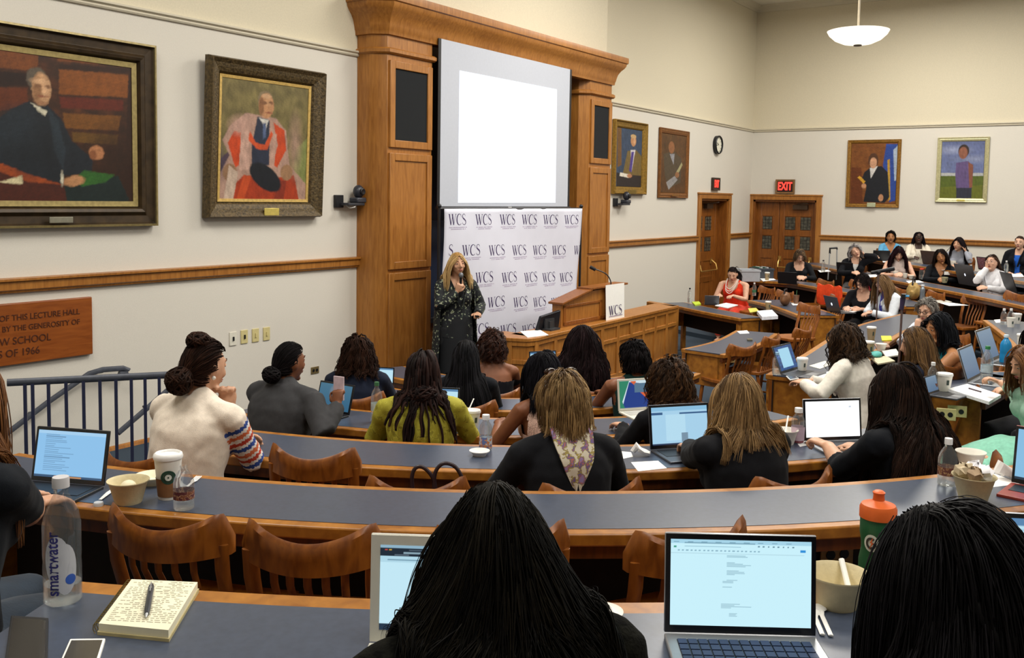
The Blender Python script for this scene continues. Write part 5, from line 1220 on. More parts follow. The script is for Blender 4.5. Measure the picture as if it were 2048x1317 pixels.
# 5 green blouse, dreadlocks
person('woman with long dark dreadlocks in a lime green blouse', 845, 698, 1.375, 36, .145, 'deep', '#a39d2c', 1, .10, (4, 2, 0), H(n=105, ch=1, cr=1.0, frizz=0, mix=0, pinch=0, L=.62, w=.0085, curl=(.006, 26), vol=.020, taper=.45, lmin=.45, low=.8, c1='#130d0d', c2='#33211d', k=6, seg=16, core=False, part='back', buns=((0, -.105, -.11, .075, .05, .055, 40),)),
       chz=.94, topmat=floral('#a19a2a', ['#b3ac3a', '#8b8420'], 40, .55), build=1.16, puff=1.5, fold=.012, arms=('wide', 'wide'))
# 6 long braids
person('woman with very long black braids in black, between the green blouse and the bare shoulders', 932, 677, 1.24, 38, 0, 'deep', '#101217', 1, .08, (-4, 0, 0), H(n=440, ch=1, cr=1.0, frizz=0, mix=0, L=.62, w=.0038, vol=.022, taper=.3, lmin=.85, part='back', seg=14, c1='#09090b', c2='#1d1c20'), build=1.1, arms=('type', 'type'))
# 7 off shoulder
person('woman with a curly updo and bare shoulders in a black off-shoulder top', 985, 657, 1.17, 42, F0, 'brown', '#14141a', .25, .10, (-4, 0, 0), H(n=300, L=.16, w=.007, curl=(.012, 70), vol=.035, part='rand', att=None, lmin=.5, c1='#24130f', c2='#4a2c20', core=False), neck='off', build=1.02)
# 8 big dark hair
person('woman with very long thick dark hair beside the speaker bench', 1165, 643, 1.22, 50, F0, 'brown', '#191317', 1, .06, (0, 0, 0), H(n=420, L=.55, w=.009, curl=(.010, 28), vol=.048, c1='#110a0b', c2='#241719'), build=1.05)
# 9 pink tweed
person('woman with a black long bob in a sleeveless pale pink tweed top', 1088, 700, 1.37, 62, .145, 'brown', '#cfae9c', 0, .12, (10, 8, 0), H(n=320, L=.33, w=.007, vol=.022, c1='#0b0a0e', c2='#1d1b22', part='side', lmin=.92), topmat=mat('#cbaa9a', .9, var=.22, scale=160, bump=.5, bscale=300), arms=('wide', 'wide'), chz=.94)
# 10 green sleeveless
person('woman with short dark hair in a dark green sleeveless top', 1270, 678, 1.23, 50, 0, 'brown', '#17322f', 0, .08, (0, 0, 0), H(n=300, L=.12, w=.008, curl=(.007, 60), vol=.028, core=False, **BLK), build=1.2, arms=('type', 'type'))
# 11 bob + scarf
def scarf(t, q):
    hp = q['hp']; T = q['T']; s = q['s']; nb = q['nb']
    FL = floral('#cfc7b4', ['#9a8a4a', '#6d5a8c', '#b06a5a', '#8d7aa8'], 34, .50)
    rs = []; y0 = -.165*(.6+.4*q['B'])
    for i in range(11):
        f = i/10; wd = .085*(1-f**1.7)+.006; z = nb.z+.045-.26*f; y = nb.y-.085-.075*min(1, f*2.2)-.01*f; r = []
        for j in range(9):
            u = -1+j/4; r.append((u*wd, y+.018*u*u*(1-f)+.004*math.sin(u*7+f*9), z+.01*abs(u)))
        rs.append(r+[(p[0], p[1]+.012, p[2]) for p in reversed(r)])
    MB().rings(rs).build('silk_scarf', FL, t, scale=s)
    MB().tube([nb+V((.062*math.cos(a), -.005+.062*math.sin(a), .02)) for a in np.linspace(0, 2*PI, 17)], [(.02, .014)]*17, 8).build('scarf_loop', FL, t, scale=s)
    mb = MB(); pts = [hp(x, y, z) for x, y, z in ((-.088, -.02, .045), (-.080, .02, .100), (-.05, .045, .128), (0, .052, .138), (.05, .045, .128), (.080, .02, .100), (.088, -.02, .045))]
    mb.tube(pts, [.004, .004, .009, .005, .009, .004, .004], 6); mb.build('sunglasses_frame', mat('#4a2c18', .25), t, scale=s)
    for k in (-1, 1): MB().ell(hp(k*.045, .050, .130), (.030, .010, .016), 12, 8, M=q['Rh']).build('sunglasses_lens', mat('#2b1a12', .1, spec=.8), t, scale=s)
person('woman with a blonde-brown bob, sunglasses on her head and a floral scarf', 1128, 740, 1.52, 50, .29, 'light', '#15161a', 1, .14, (2, -4, 0),
       H(n=700, L=.185, w=.0048, curl=(.004, 22), vol=.036, part='back', c1='#452e18', c2='#a58659', cpow=1.0, lmin=.92, low=.6, core=False, cap=.14), blazer='#22201f', build=1.12, extras=scarf, arms=('wide', 'wide'), neck='crew')
# 12 curly brown
person('woman with brown curls in a black top, second row centre', 1342, 712, 1.37, 60, .145, 'light', '#121317', 1, .16, (0, 6, 0), H(n=560, L=.27, w=.0048, curl=(.013, 75), vol=.040, c1='#24160c', c2='#5a3d24', core=True), arms=('type', 'type'), chz=.94, build=1.12)
# 13 long blonde
person('woman with long straight dark-blonde hair in a black blazer, typing', 1478, 742, 1.505, 62, .29, 'light', '#131418', 1, .12, (0, 2, 0), H(n=520, L=.385, w=.006, vol=.020, part='mid', c1='#4c361e', c2='#a9875a', cpow=.9, lmin=.93, low=.9, corew=.085), blazer='#222', build=1.22,
       arms=(dict(w=(.12, .36, .80)), dict(px=(1378, 895, 1.08), f=(.45, 1, -.1), c=.6, hpx=(1345, 960, .98))), vox=.0085)
# 14 black tee, very long hair
person('heavyset woman in a black tee with waist-length dark wavy hair at the white-screened laptop', 1800, 720, 1.53, 78, .29, 'light', '#0d1016', .62, .16, (6, 8, 0), H(n=560, L=.74, w=.0062, seg=15, curl=(.010, 22), vol=.028, part='side', c1='#120c0a', c2='#33221a', lmin=.85, corew=.10),
       build=1.7, arms=(dict(w=(.2, .36, .80)), dict(px=(1656, 893, 1.09), f=(.1, 1, .2), c=1.1, hpx=(1645, 940, 1.0))), vox=.0085)
# 15 left edge
person('auburn-haired woman in a black short-sleeved top cut by the left edge', -92, 690, 1.79, 14, .43, 'light', '#12161c', .45, .14, (0, 10, 0), H(n=420, L=.42, w=.006, curl=(.005, 20), vol=.024, part='mid', c1='#3f2412', c2='#8f6038', cpow=.8), build=1.30,
       arms=(dict(px=(78, 1012, 1.21), f=(.1, 1, -.1), c=.5, h=(.5, -.2, -.7)), dict(px=(20, 1000, 1.21), c=.5)), bottom='#1c2c3c', vox=.0085)
# 16 foreground centre
person('dark-haired woman seen from behind at the bottom centre, long hair down her back', 992, 957, 1.765, 52, .58, 'tan', '#1a1a14', 1, .12, (-6, 6, 0), H(n=1100, L=.62, w=.0055, curl=(.006, 12), vol=.020, part='mid', c1='#080706', c2='#1b1710', cpow=2.2, frizz=.006, cr=.17, pinch=-.2, fine=1, seg=11, ch=9, corew=.095, lmin=.8),
       build=1.2, drop=.07, arms=('lap', 'lap'), topmat=mat('#0f0f0b', .95, var=.5, scale=45, bump=.3, bscale=200, spec=.1))
# 17 foreground right
person('dark-haired woman seen from behind at the bottom right, glossy black hair', 1908, 985, 1.805, 74, .58, 'tan', '#14151a', 1, .12, (6, 6, 0), H(n=1200, L=.60, w=.0058, curl=(.005, 12), vol=.036, part='side', c1='#070607', c2='#171518', cpow=2.2, frizz=.006, cr=.17, pinch=-.2, fine=1, seg=11, ch=9, corew=.125, lmin=.85),
       build=1.25, drop=.06, arms=('lap', 'lap'))
# 18 white blazer curly
person('woman with big brown curls in a white blazer writing at the side desk', 1690, 640, 1.36, 82, .08, 'light', '#ddd8cd', 1, .20, (14, 18, 0), H(n=620, L=.34, w=.0052, curl=(.017, 62), vol=.045, c1='#1e130b', c2='#4f3722'), blazer='#d8d2c6', build=1.1, arms=(dict(w=(.02, .40, .80), f=(-.7, .7, 0), h=(.6, -.1, -.7)), dict(w=(-.22, .34, .82), f=(.35, 1, 0), h=(-.8, -.2, -.5))), vox=.0085)
# 19 brown straight
person('woman with long brown highlighted hair in navy, behind the microphone pole', 1836, 650, 1.36, 84, .08, 'light', '#171b2a', 1, .18, (20, 15, 0), H(n=560, L=.46, w=.0055, vol=.020, c1='#2c1c10', c2='#7a5a34', cpow=1.0), build=1.1, arms=('wide', 'wide'))
# 20 teal
person('woman with a black bob in a sleeveless teal top, hands at her mouth', 1880, 622, 1.36, 122, .08, 'tan', '#1b7480', 0, .28, (12, 12, 0), H(n=380, L=.30, w=.008, vol=.030, c1='#0c0d10', c2='#23252b'), build=1.12, arms=('chin', 'chin'), neck='crew', bottom='#15161a')
# 21 grey hair glasses
person('woman with short grey hair and glasses resting her chin on both hands', 1856, 594, 1.27, 150, .02, 'fair', '#cfd8e6', 1, .26, (10, 12, 0), H(n=360, L=.14, w=.006, curl=(.008, 50), vol=.034, part='back', c1='#4b4642', c2='#a09a92', cpow=.8, core=False, brow='#7a7068'), arms=('chin', 'cheek'), extras=spectacles('#3a2a20'), vox=.0085)
# 22 mint
def lanyard(t, q): pass
person('woman in a mint cardigan and flowing mint dress leaning on the right-hand desk', 2056, 688, 1.37, 120, .21, 'light', '#9cc4ae', .8, .16, (10, 20, 0), H(n=420, L=.34, w=.006, curl=(.006, 24), vol=.024, c1='#5a3a22', c2='#9a6c44'), build=1.05, bottom='#7fc0a8', skirt=.04,
       arms=(dict(px=(2022, 778, .99), f=(-.2, 1, 0)), dict(px=(1998, 765, 1.07), f=(.2, .8, .3), n=(-.4, -.3, .8), c=.9, h=(-1, .3, -.5))), vox=.0085)
# 23 right edge typing
person('woman with dark hair typing at the right edge behind the blue bottle', 2085, 640, 1.44, 145, .21, 'light', '#c9c6c0', .8, .18, (0, 10, 0), H(n=320, L=.30, w=.007, vol=.03, **BLK), arms=(dict(px=(2030, 716, .985)), dict(px=(2012, 728, .985))))
# 24 red dress
def necklace(t, q):
    T = q['T']; nb = q['nb']; s = q['s']; mb = MB(); y0 = .125*(.6+.4*q['B'])
    for n_, dp, wd in ((34, .15, .085), (38, .19, .095), (42, .225, .10)):
        for i in range(n_):
            a = PI*i/(n_-1); u = math.cos(a); v = math.sin(a); mb.ell(nb+V((wd*u, .045+(y0-.02)*min(1, v*1.3)+.02*(v), .035-dp*v-.01)), .0075, 6, 4)
    mb.build('bead_necklace', mat('#efe6e0', .3, var=.01), t, scale=s)
person('woman in a sleeveless red dress with a white bead necklace typing', 1466, 533, 1.13, 178, F0, 'fair', '#d8391f', 0, .24, (14, 26, 0), H(n=360, L=.34, w=.007, vol=.012, part='back', att=(-.02, -.12, -.02), hang=1, c1='#140f10', c2='#2b2020'), build=1.32, extras=necklace, arms=('type', 'type'), neck='scoop', bottom='#d8391f', vox=.0085)
# 25 black boat neck
person('short-haired woman in a black wide-necked top writing on the dark bank desk', 1600, 497, 1.385, 205, .11, 'fair', '#16181c', .9, .20, (6, 30, 0), H(n=300, L=.12, w=.006, vol=.02, part='side', fringe=.18, c1='#3c2c20', c2='#80684c', core=False), extras=spectacles('#6a5a50', .002), arms=('desk', 'desk'), neck='scoop', vox=.0085)
# 26 glasses red earrings
def tassels(t, q):
    spectacles('#2a1c22', .0035)(t, q)
    for k in (-1, 1): MB().tube([q['hp'](k*.080, -.010, -.034), q['hp'](k*.084, -.010, -.06), q['hp'](k*.085, -.010, -.11)], [.004, .012, .018], 8).build('tassel_earring', mat('#c22a3c', .8), t, scale=q['s'])
person('short-haired woman with glasses and red tassel earrings in a black scoop-neck top', 1727, 546, 1.22, 176, -.05, 'fair', '#111216', .7, .24, (-22, 24, 0), H(n=340, L=.12, w=.006, vol=.026, part='side', fringe=.1, c1='#120d0d', c2='#2a2020', core=False), extras=tassels, arms=('type', 'desk'), neck='scoop', build=1.1, vox=.0085)
# 27 pale jacket
def jewel(t, q): 
    sc_ = MB().tube([q['nb']+V((-.03, .07, .02)), q['T'](.3)+V((-.02, .16, 0)), q['T'](.12)+V((-.01, .17, 0))], [(.03, .01)]*3, 8); sc_.build('blue_lanyard', mat('#2b2f86', .6), t, scale=q['s'])
person('woman with long light-brown hair in a pale jacket leaning over papers', 1768, 547, 1.26, 136, -.05, 'fair', '#d5dbe2', 1, .30, (4, 34, 0), H(n=460, L=.44, w=.006, vol=.022, part='mid', c1='#4a3420', c2='#8a6a44', cpow=.9), blazer='#d5dbe2', arms=('desk', 'type'), extras=jewel, build=1.08, vox=.0075, bottom='#5d7597')
# 28 grey curly, hand on head
person('woman with grey curly hair in a black jacket propping her tilted head on her hand', 1712, 487, 1.50, 196, .23, 'fair', '#121318', 1, .14, (0, -4, 28), H(n=420, L=.19, w=.006, curl=(.010, 55), vol=.036, part='side', c1='#4e4a4c', c2='#b5b0ae', cpow=.7, core=False, brow='#6a625c'), blazer='#e8e6e2', neck='v', arms=('desk', 'head'), vox=.0085)
# 29 blue shirt
person('short black-haired woman in a light blue shirt behind a black laptop', 1782, 461, 1.665, 205, .40, 'tan', '#5fa3cc', .5, .10, (-10, 0, 0), H(n=300, L=.10, w=.007, vol=.03, part='back', core=False, **BLK), neck='v', arms=('type', 'type'), vox=.009)
# 30 cream blazer
person('dark-skinned woman in glasses and a cream blazer with chin raised, top row', 1838, 463, 1.67, 200, .40, 'deep', '#d8d0c0', 1, .04, (-6, -16, 0), H(n=320, L=.22, w=.007, vol=.020, part='mid', c1='#0e0b10', c2='#241d28'), blazer='#d8d0c0', neck='v', extras=spectacles('#241c1c'), arms=('type', 'type'), vox=.009)
# 31 dark red hair looking down
person('woman with long dark reddish hair looking down, sleeveless, second bank row', 1798, 491, 1.49, 195, .23, 'fair', '#d9c8c0', 0, .26, (6, 32, 0), H(n=420, L=.40, w=.007, curl=(.008, 30), vol=.026, fringe=.2, c1='#170c10', c2='#33191f'), arms=('desk', 'desk'), vox=.009)
# 32 v-neck name tag
def nametag(t, q):
    c = q['T'](.36)+V((-.085, .175, 0)); MB().box(c, (.085, .006, .055)).build('name_tag', WHITE, t, scale=q['s'])
person('woman with bobbed black hair in a black V-neck with a white name tag, head tilted', 1883, 497, 1.49, 196, .23, 'tan', '#101318', 1, .10, (-6, 6, 16), H(n=380, L=.26, w=.007, vol=.03, part='side', c1='#120d0c', c2='#2c201c'), neck='v', extras=nametag, arms=('desk', 'desk'), vox=.009)
# 33 grey sweater
person('woman with long black hair and a grey sweater resting her cheek on her hand', 1918, 473, 1.655, 176, .40, 'light', '#8b8e98', 1, .16, (-14, 2, -6), H(n=420, L=.46, w=.007, vol=.022, fringe=.05, part='mid', c1='#100c0e', c2='#2a2024'), arms=('desk', 'cheek'), vox=.009)
# 34 white blazer hand on face
def goggles(t, q): spectacles('#c8b0a8', .002)(t, q)
person('woman in glasses and a white blazer covering her mouth with one hand, right end', 1985, 508, 1.49, 164, .23, 'fair', '#e4e4e8', 1, .18, (-2, -6, 6), H(n=420, L=.40, w=.007, vol=.018, part='back', c1='#24160f', c2='#4a3022'), blazer='#e4e4e8', arms=(dict(w=(.04, .20, 1.06), f=(-.1, -.1, 1), n=(.1, 1, 0), l=(-1, 0, 0), c=.9, h=(.3, .5, -.7)), 'desk'), extras=goggles, vox=.009)
# 35 black jacket blue shirt
person('woman with pulled-back brown hair in a black jacket over a bright blue top, top right', 2040, 472, 1.67, 168, .40, 'fair', '#12141a', 1, .06, (4, -2, 0), H(n=280, L=.16, w=.005, vol=.006, part='back', att=(0, -.11, -.03), buns=((0, -.12, -.03, .04, .03, .04, 20),), c1='#2c1d16', c2='#5a4030'), blazer='#1c5fc4', neck='open', arms=('lap', 'lap'), build=1.15, vox=.009)
finish_shells()
# ================= LAPTOPS =================
SILV = mat('#a9acb0', .35, metal=.6, var=.02); GREYL = mat('#54575e', .35, metal=.5, var=.02); BLKL = mat('#191a1e', .4, var=.03); WHTL = mat('#d6d4c8', .4, var=.01)
BEZ = mat('#0e1016', .25, spec=.6)
def lines(x0, x1, y0, y1, n, h, seed=0):
    r = random.Random(seed); out = []
    for i in range(n):
        y = y1-(y1-y0)*i/n; t = (y1-y0)/n*.30; out.append(('r', x0, y-t, x0+(x1-x0)*r.uniform(.3, 1), y, h))
    return out
SCR = {
 'doc': ('#8fc4ee', lines(.12, .55, .12, .92, 20, '#6a93b8', 3) + [('r', 0, .0, 1, .05, '#3a5878'), ('r', 0, .93, 1, 1, '#a8d2f2'), ('r', .3, .01, .7, .04, '#c08a5a')], 1.0),
 'browser': ('#c6ecfa', [('r', 0, .965, 1, 1, '#8fb4c8'), ('r', 0, .87, 1, .965, '#1c2a38'), ('r', .16, .90, .8, .925, '#8aa6b4'), ('r', .03, .935, .05, .95, '#c04a40'), ('r', .06, .935, .08, .95, '#c8a03a'), ('r', .2, .935, .36, .95, '#4a5a68'), ('r', .1, .88, .2, .892, '#5a6a78'), ('r', .3, .88, .42, .892, '#5a6a78'), ('r', 0, .80, 1, .87, '#b4dcec'), ('r', .05, .82, .4, .835, '#7aa0b4'), ('r', 0, 0, 1, .075, '#1b3148'), ('r', .09, .015, .15, .06, '#3aa0e0'), ('r', .17, .015, .22, .06, '#a8b8c4'), ('r', .25, .015, .31, .06, '#2a6ac0'), ('r', .33, .015, .38, .06, '#a04a60')], 1.0),
 'gdoc': ('#c9f0fb', [('r', 0, .955, 1, 1, '#a6d4e8')]+[('r', .02+.1*i, .968, .06+.1*i, .978, '#6f9ab0') for i in range(9)]+[('r', .62+.035*i, .925, .632+.035*i, .94, '#5a8094') for i in range(8)]+[('r', .05+.03*i, .868, .065+.03*i, .878, '#86aec0') for i in range(20)]+[ ('r', .02, .90, .04, .92, '#4aa08a'), ('r', .1, .955, .6, .965, '#7ea8bc'), ('r', .1, .915, .5, .922, '#8fb8ca'), ('r', .92, .875, .96, .90, '#2f8fd8'), ('r', 0, .835, .95, .84, '#b0d4e0')] + lines(.40, .58, .52, .82, 22, '#8fb6c6', 5) + lines(.37, .46, .44, .52, 6, '#8fb6c6', 6) + lines(.36, .60, .16, .27, 8, '#93b8c8', 9) + lines(.42, .50, .08, .16, 6, '#93b8c8', 3), 1.05),
 'white': ('#ffffff', [('r', .8, .82, .85, .85, '#c0ccd8')], 1.15),
 'shapes': ('#d8ecf4', [('p', [(0, 0), (.25, 1), (0, 1)], '#2f8a6a'), ('r', 0, 0, .02, 1, '#2f8a6a'), ('p', [(.05, 0), (1, 0), (1, .5), (.5, .9), (.25, .95)], '#1f3f8c'), ('p', [(0, 1), (.02, .4), (.12, 0), (.0, 0)], '#2f8a6a'), ('p', [(.27, .98), (.42, .98), (.40, .80)], '#e2683a'), ('p', [(.52, .55), (.84, .55), (.76, .2)], '#e2683a'), ('r', .38, .55, .74, .9, '#5a7a94'), ('r', .74, .6, 1, 1, '#cfe8f4')], .9),
 'light': ('#bfe6f6', [('r', 0, .90, 1, 1, '#5a86b0'), ('r', 0, 0, 1, .04, '#3a5a7a')] + lines(.1, .8, .2, .85, 9, '#9cc6dc', 4), 1.0),
 'app': ('#a9d4ee', [('r', 0, .90, 1, 1, '#8cc0e0'), ('r', 0, .80, .2, .86, '#3a5f8a'), ('r', .5, .80, 1, .84, '#3a5f8a'), ('r', .25, .1, .6, .8, '#b8e0f4'), ('r', .52, .05, .64, .3, '#7a94a8'), ('r', 0, 0, 1, .04, '#2a3a58')], 1.0),
 'blue': ('#3f7fa8', [('g', '#5a94b4', 0, 1), ('e', .45, .7, .12, .25, 0, '#8aa0b4', .1)], .55),
 'dim': ('#5f84ac', [('g', '#93b0cc', 0, 1)], .6),
 'cad': ('#8cc4ea', [('r', .12, .70, .2, .80, '#8a8a50'), ('r', .12, .5, .2, .6, '#2a5a9a'), ('p', [(.33, .1), (.38, .1), (.33, .75), (.28, .75)], '#34507a'), ('e', .3, .8, .05, .06, 0, '#7a8ca0'), ('r', 0, 0, 1, .05, '#2a3a4a')], .95),
 'desk': ('#1c3a6c', [('n', 3, '#2f6ab0', .8, .3), ('r', .2, .1, .8, .9, '#a8dcf4')], .95)}
_sc = [0]
def laptop(label, L, Rr, z, scr, tilt=18, shell_m=None, away=False, asp=.66, base=True, bez=None, logo=None, bw=.03, depth=.68, kb=True, backpat=None):
    """L, Rr: pixels of the two ends of the hinge as seen in the photo"""
    a, b = U(L[0], L[1], z+.01), U(Rr[0], Rr[1], z+.01); W_ = (b-a).length; c = (a+b)/2
    d = (b-a)/W_; yaw = math.atan2(d.y, d.x)         # local +x = image right; screen faces local -y
    if away: yaw += PI
    t = thing('laptop' if base else 'tablet', label, 'laptop' if base else 'tablet', (c.x, c.y, z), yaw, 'open laptops on the desks')
    sm = shell_m or GREYL; H_ = W_*asp
    if base:
        MB().box((0, -W_*depth/2, .006), (W_, W_*depth, .012)).build('base', sm, t, bevel=.003)
        if kb:
            k_ = MB().box((0, -W_*depth*.36, .0125), (W_*.86, W_*depth*.48, .002)).build('keyboard', BLKL if sm is not WHTL else mat('#b9b8b0', .5), t); mb = MB()
            if W_ > .25 and z > 1.2:
                for i in range(5):
                    for j in range(13): mb.box((-W_*.40+j*W_*.0667, -W_*depth*(.17+.095*i), .0145), (W_*.056, W_*depth*.078, .003))
                tag(mb.build('keys', mat('#2c3a5a', .5), k_), kind='stuff')
            MB().box((0, -W_*depth*.80, .0125), (W_*.35, W_*depth*.30, .0015)).build('trackpad', mat('#8a8d92', .3, metal=.4), t)
    T_ = Matrix.Translation((0, 0, .012)) @ Matrix.Rotation(R(-tilt), 4, 'X')
    T_ = Matrix.Translation((0, 0, .012)) @ Matrix.Rotation(-R(tilt), 4, 'X')
    lid = MB().box((0, .004, H_/2), (W_, .007, H_), M=T_).build('lid', sm, t, bevel=.003)
    MB().box((0, -.0005, H_/2), (W_*.99, .003, H_*.98), M=T_).build('bezel', bez or BEZ, lid)
    bs, shp, em = SCR[scr]; _sc[0] += 1
    bwx = W_*bw+.002
    hi = 3 if scr in ('gdoc', 'browser') else (2 if scr in ('doc', 'app', 'shapes', 'cad') else 1)
    cv = paint(W_-2*bwx, H_*(1-.035)-2*bwx, 70*hi, 46*hi, bs, shp, _sc[0], .0, .008); cv.v = [tuple(T_ @ V((p[0], -.0028, p[2]+H_/2+H_*.012))) for p in cv.v]
    cv.build('screen', vcol(.3, em), lid, smooth=False)
    if logo: MB().ell((0, 0, 0), (.018, .002, .022), 14, 8, M=None).build('logo', logo, lid).matrix_local = T_ @ Matrix.Translation((0, .009, H_/2))
    if backpat:
        cv = paint(W_*.9, H_*.9, 40, 30, '#6a5060', backpat, 5, .2); cv.v = [tuple(T_ @ V((p[0], .0085, p[2]+H_/2))) for p in cv.v]; cv.build('stickers', vcol(.5), lid, smooth=False)
    return t
LG = glow('#eef4ff', 1.5)
laptop('dark laptop with a pale blue document, at far left beside the bowl', (62, 962), (208, 974), 1.17, 'doc', 12, BLKL)
laptop('silver laptop with a cream rim and dark browser bar, half behind the bottom-centre head', (738, 1287), (1068, 1300), 1.32, 'browser', 4, WHTL, bez=WHTL, bw=.055, depth=.6)
laptop('large open grey laptop with a pale document, nearest the camera at bottom right', (1328, 1268), (1632, 1276), 1.32, 'gdoc', 6, SILV, depth=.8)
laptop('open laptop with a pale screen at the right edge, beyond the glossy black hair', (1985, 1200), (2262, 1216), 1.32, 'light', 8, SILV)
laptop('open laptop with a blue mail window in front of the blonde in the black blazer', (1301, 901), (1421, 893), 1.03, 'app', 10, GREYL)
laptop('laptop with a blank white glowing screen before the black-tee woman', (1608, 884), (1724, 880), 1.03, 'white', 8, SILV)
laptop('dark-framed tablet computer standing before the charcoal blazer', (630, 820), (698, 832), .885, 'blue', 16, BLKL)
laptop('open laptop right of the green blouse, its screen pale blue', (840, 826), (917, 830), .885, 'light', 10, GREYL)
laptop('white-rimmed laptop showing green, blue and orange shapes', (1237, 824), (1322, 818), .885, 'shapes', 8, WHTL, bez=WHTL)
laptop('laptop beside the navy jacket near the pier, small bright screen', (738, 768), (787, 771), .74, 'light', 8, BLKL)
laptop('laptop between the long braids and the bare shoulders', (946, 762), (991, 764), .74, 'light', 8, BLKL)
laptop('laptop on the front-most desk, left of the long thick dark hair', (1059, 743), (1113, 740), .62, 'light', 6, BLKL)
laptop('laptop with a light blue page at the left end of the writing desk', (1562, 749), (1598, 738), .82, 'desk', 22, GREYL)
laptop('slim grey laptop with a flat fabric keyboard at the near corner of the U-curved desk', (1856, 790), (1878, 783), .95, 'dim', 16, GREYL, depth=1.05)
laptop('silver laptop leaning back beyond the mint-dressed woman, nearer of two', (1935, 766), (1962, 752), .95, 'dim', 18, SILV)
laptop('silver laptop before the typing hands, farther of two', (1972, 728), (2000, 716), .95, 'dim', 20, SILV)
laptop('blue-screened laptop cut by the right edge of the picture', (2022, 966), (2196, 1000), 1.17, 'cad', 8, mat('#8c3328', .4), asp=.76)
laptop('grey laptop seen from behind before the woman in red', (1409, 609), (1438, 610), .62, 'light', 14, GREYL, away=True)
laptop('black tablet case before the short-haired woman in black', (1556, 566), (1594, 568), .85, 'light', 20, BLKL, away=True)
laptop('silver laptop with a glowing logo left of the glasses woman', (1655, 621), (1682, 627), .69, 'light', 18, GREYL, away=True, logo=LG)
laptop('black laptop case before the grey-curled woman', (1674, 545), (1707, 547), .97, 'light', 16, BLKL, away=True)
laptop('black laptop before the woman in the light blue shirt', (1745, 521), (1779, 522), 1.14, 'light', 14, BLKL, away=True)
laptop('brownish laptop back before the cream blazer', (1846, 527), (1878, 530), 1.14, 'light', 18, mat('#5c4a42', .4, metal=.3), away=True)
laptop('dark silver laptop with a glowing logo left of the white blazer', (1918, 567), (1955, 573), .97, 'light', 18, GREYL, away=True, logo=LG)
laptop('thin black laptop right of the white blazer, angled', (2012, 581), (2036, 587), .97, 'light', 20, BLKL, away=True)
laptop('laptop with a sticker-covered lid behind the white blazer', (1957, 538), (1985, 541), 1.14, 'light', 14, BLKL, away=True, backpat=[('n', 5, '#8a3a3a', .9, .4), ('n', 6, '#b0b4c8', .9, 0), ('n', 4, '#c87a40', .9, -.1), ('n', 7, '#2a2a50', .9, 0)])
# ================= TABLEWARE =================
CUPW = mat('#e9e6dc', .55, var=.01); LIDW = mat('#f0efec', .35, var=.0); SLV = mat('#8a5f3a', .8, var=.08); BOWL = mat('#d3c6a0', .8, var=.03, scale=60, bump=.1); CREST = mat('#3b4a44', .6); TANC = mat('#a08a68', .7, var=.03)
def at(px, py, z): return U(px, py, z)
def cup(px, py, z, h, label, r=.042, lid=True, sleeve=None, crest=True, body=None, logo=False):
    p = at(px, py, z); t = thing('paper_cup', label, 'cup', p, group='paper cups on the desks')
    hb = h*(.90 if lid else 1)
    MB().lathe([(0, 0), (r*.70, 0), (r*.72, .004), (r, hb), (r*1.03, hb), (r*.97, hb-.003), (r*.68, .006), (0, .006)], 28).build('cup_body', body or CUPW, t)
    if lid: MB().lathe([(r*1.05, hb-.004), (r*1.08, hb+.003), (r*1.02, hb+.012), (r*.90, h), (r*.84, h-.002), (r*.80, h-.008), (0, h-.008)], 28).build('lid', LIDW, t)
    if sleeve:
        a, b = sleeve; f = lambda q: r*(.71+.29*q/hb)+.0015
        MB().lathe([(f(a), a), (f(b), b)], 28, cap=False).build('sleeve', SLV, t)
    dirc = (CAM-p); an = math.atan2(dirc.y, dirc.x)
    if logo:
        g = (r*(.71+.29*.6)); M_ = Matrix.Rotation(an, 4, 'Z') @ Matrix.Translation((r*.905, 0, h*.52)) @ Matrix.Rotation(R(6), 4, 'Y')
        def disc(ra, rb, x, m, nm):
            mb = MB(); n = 28
            for i in range(n):
                a0, a1 = 2*PI*i/n, 2*PI*(i+1)/n
                def P(rr, aa): 
                    y = rr*math.cos(aa); return M_ @ V((x-(y*y)/(2*r)*1.0, y, rr*math.sin(aa)))
                mb.quad(P(ra, a0), P(rb, a0), P(rb, a1), P(ra, a1))
            mb.build(nm, m, t)
        disc(.016, .024, .0012, mat('#24483a', .6), 'logo_ring'); disc(.0, .015, .0012, mat('#24483a', .6), 'logo_centre'); disc(.003, .011, .0020, mat('#dfe3da', .6), 'logo_figure')
    elif crest:
        a2 = an+R(28); mb = MB(); rr = r*.90+.002
        for i in range(4):
            aa, ab = a2+(i-2)*.09, a2+(i-1)*.09; zz = h*.38, h*.66
            mb.quad((rr*.97*math.cos(aa), rr*.97*math.sin(aa), zz[0]), (rr*.97*math.cos(ab), rr*.97*math.sin(ab), zz[0]), (rr*1.03*math.cos(ab), rr*1.03*math.sin(ab), zz[1]), (rr*1.03*math.cos(aa), rr*1.03*math.sin(aa), zz[1]))
        mb.build('crest', CREST, t)
    return t
def bowl(px, py, z, r, h, label, m=None, content=None, nm='paper_bowl'):
    p = at(px, py, z); t = thing(nm, label, 'bowl', p, group='disposable bowls on the desks')
    MB().lathe([(0, 0), (r*.62, 0), (r*.66, .006), (r*.93, h*.93), (r*1.02, h), (r*1.02, h+.003), (r*.90, h*.95), (r*.60, .01), (0, .008)], 32).build('bowl_body', m or BOWL, t)
    if content: content(t, r, h)
    return t
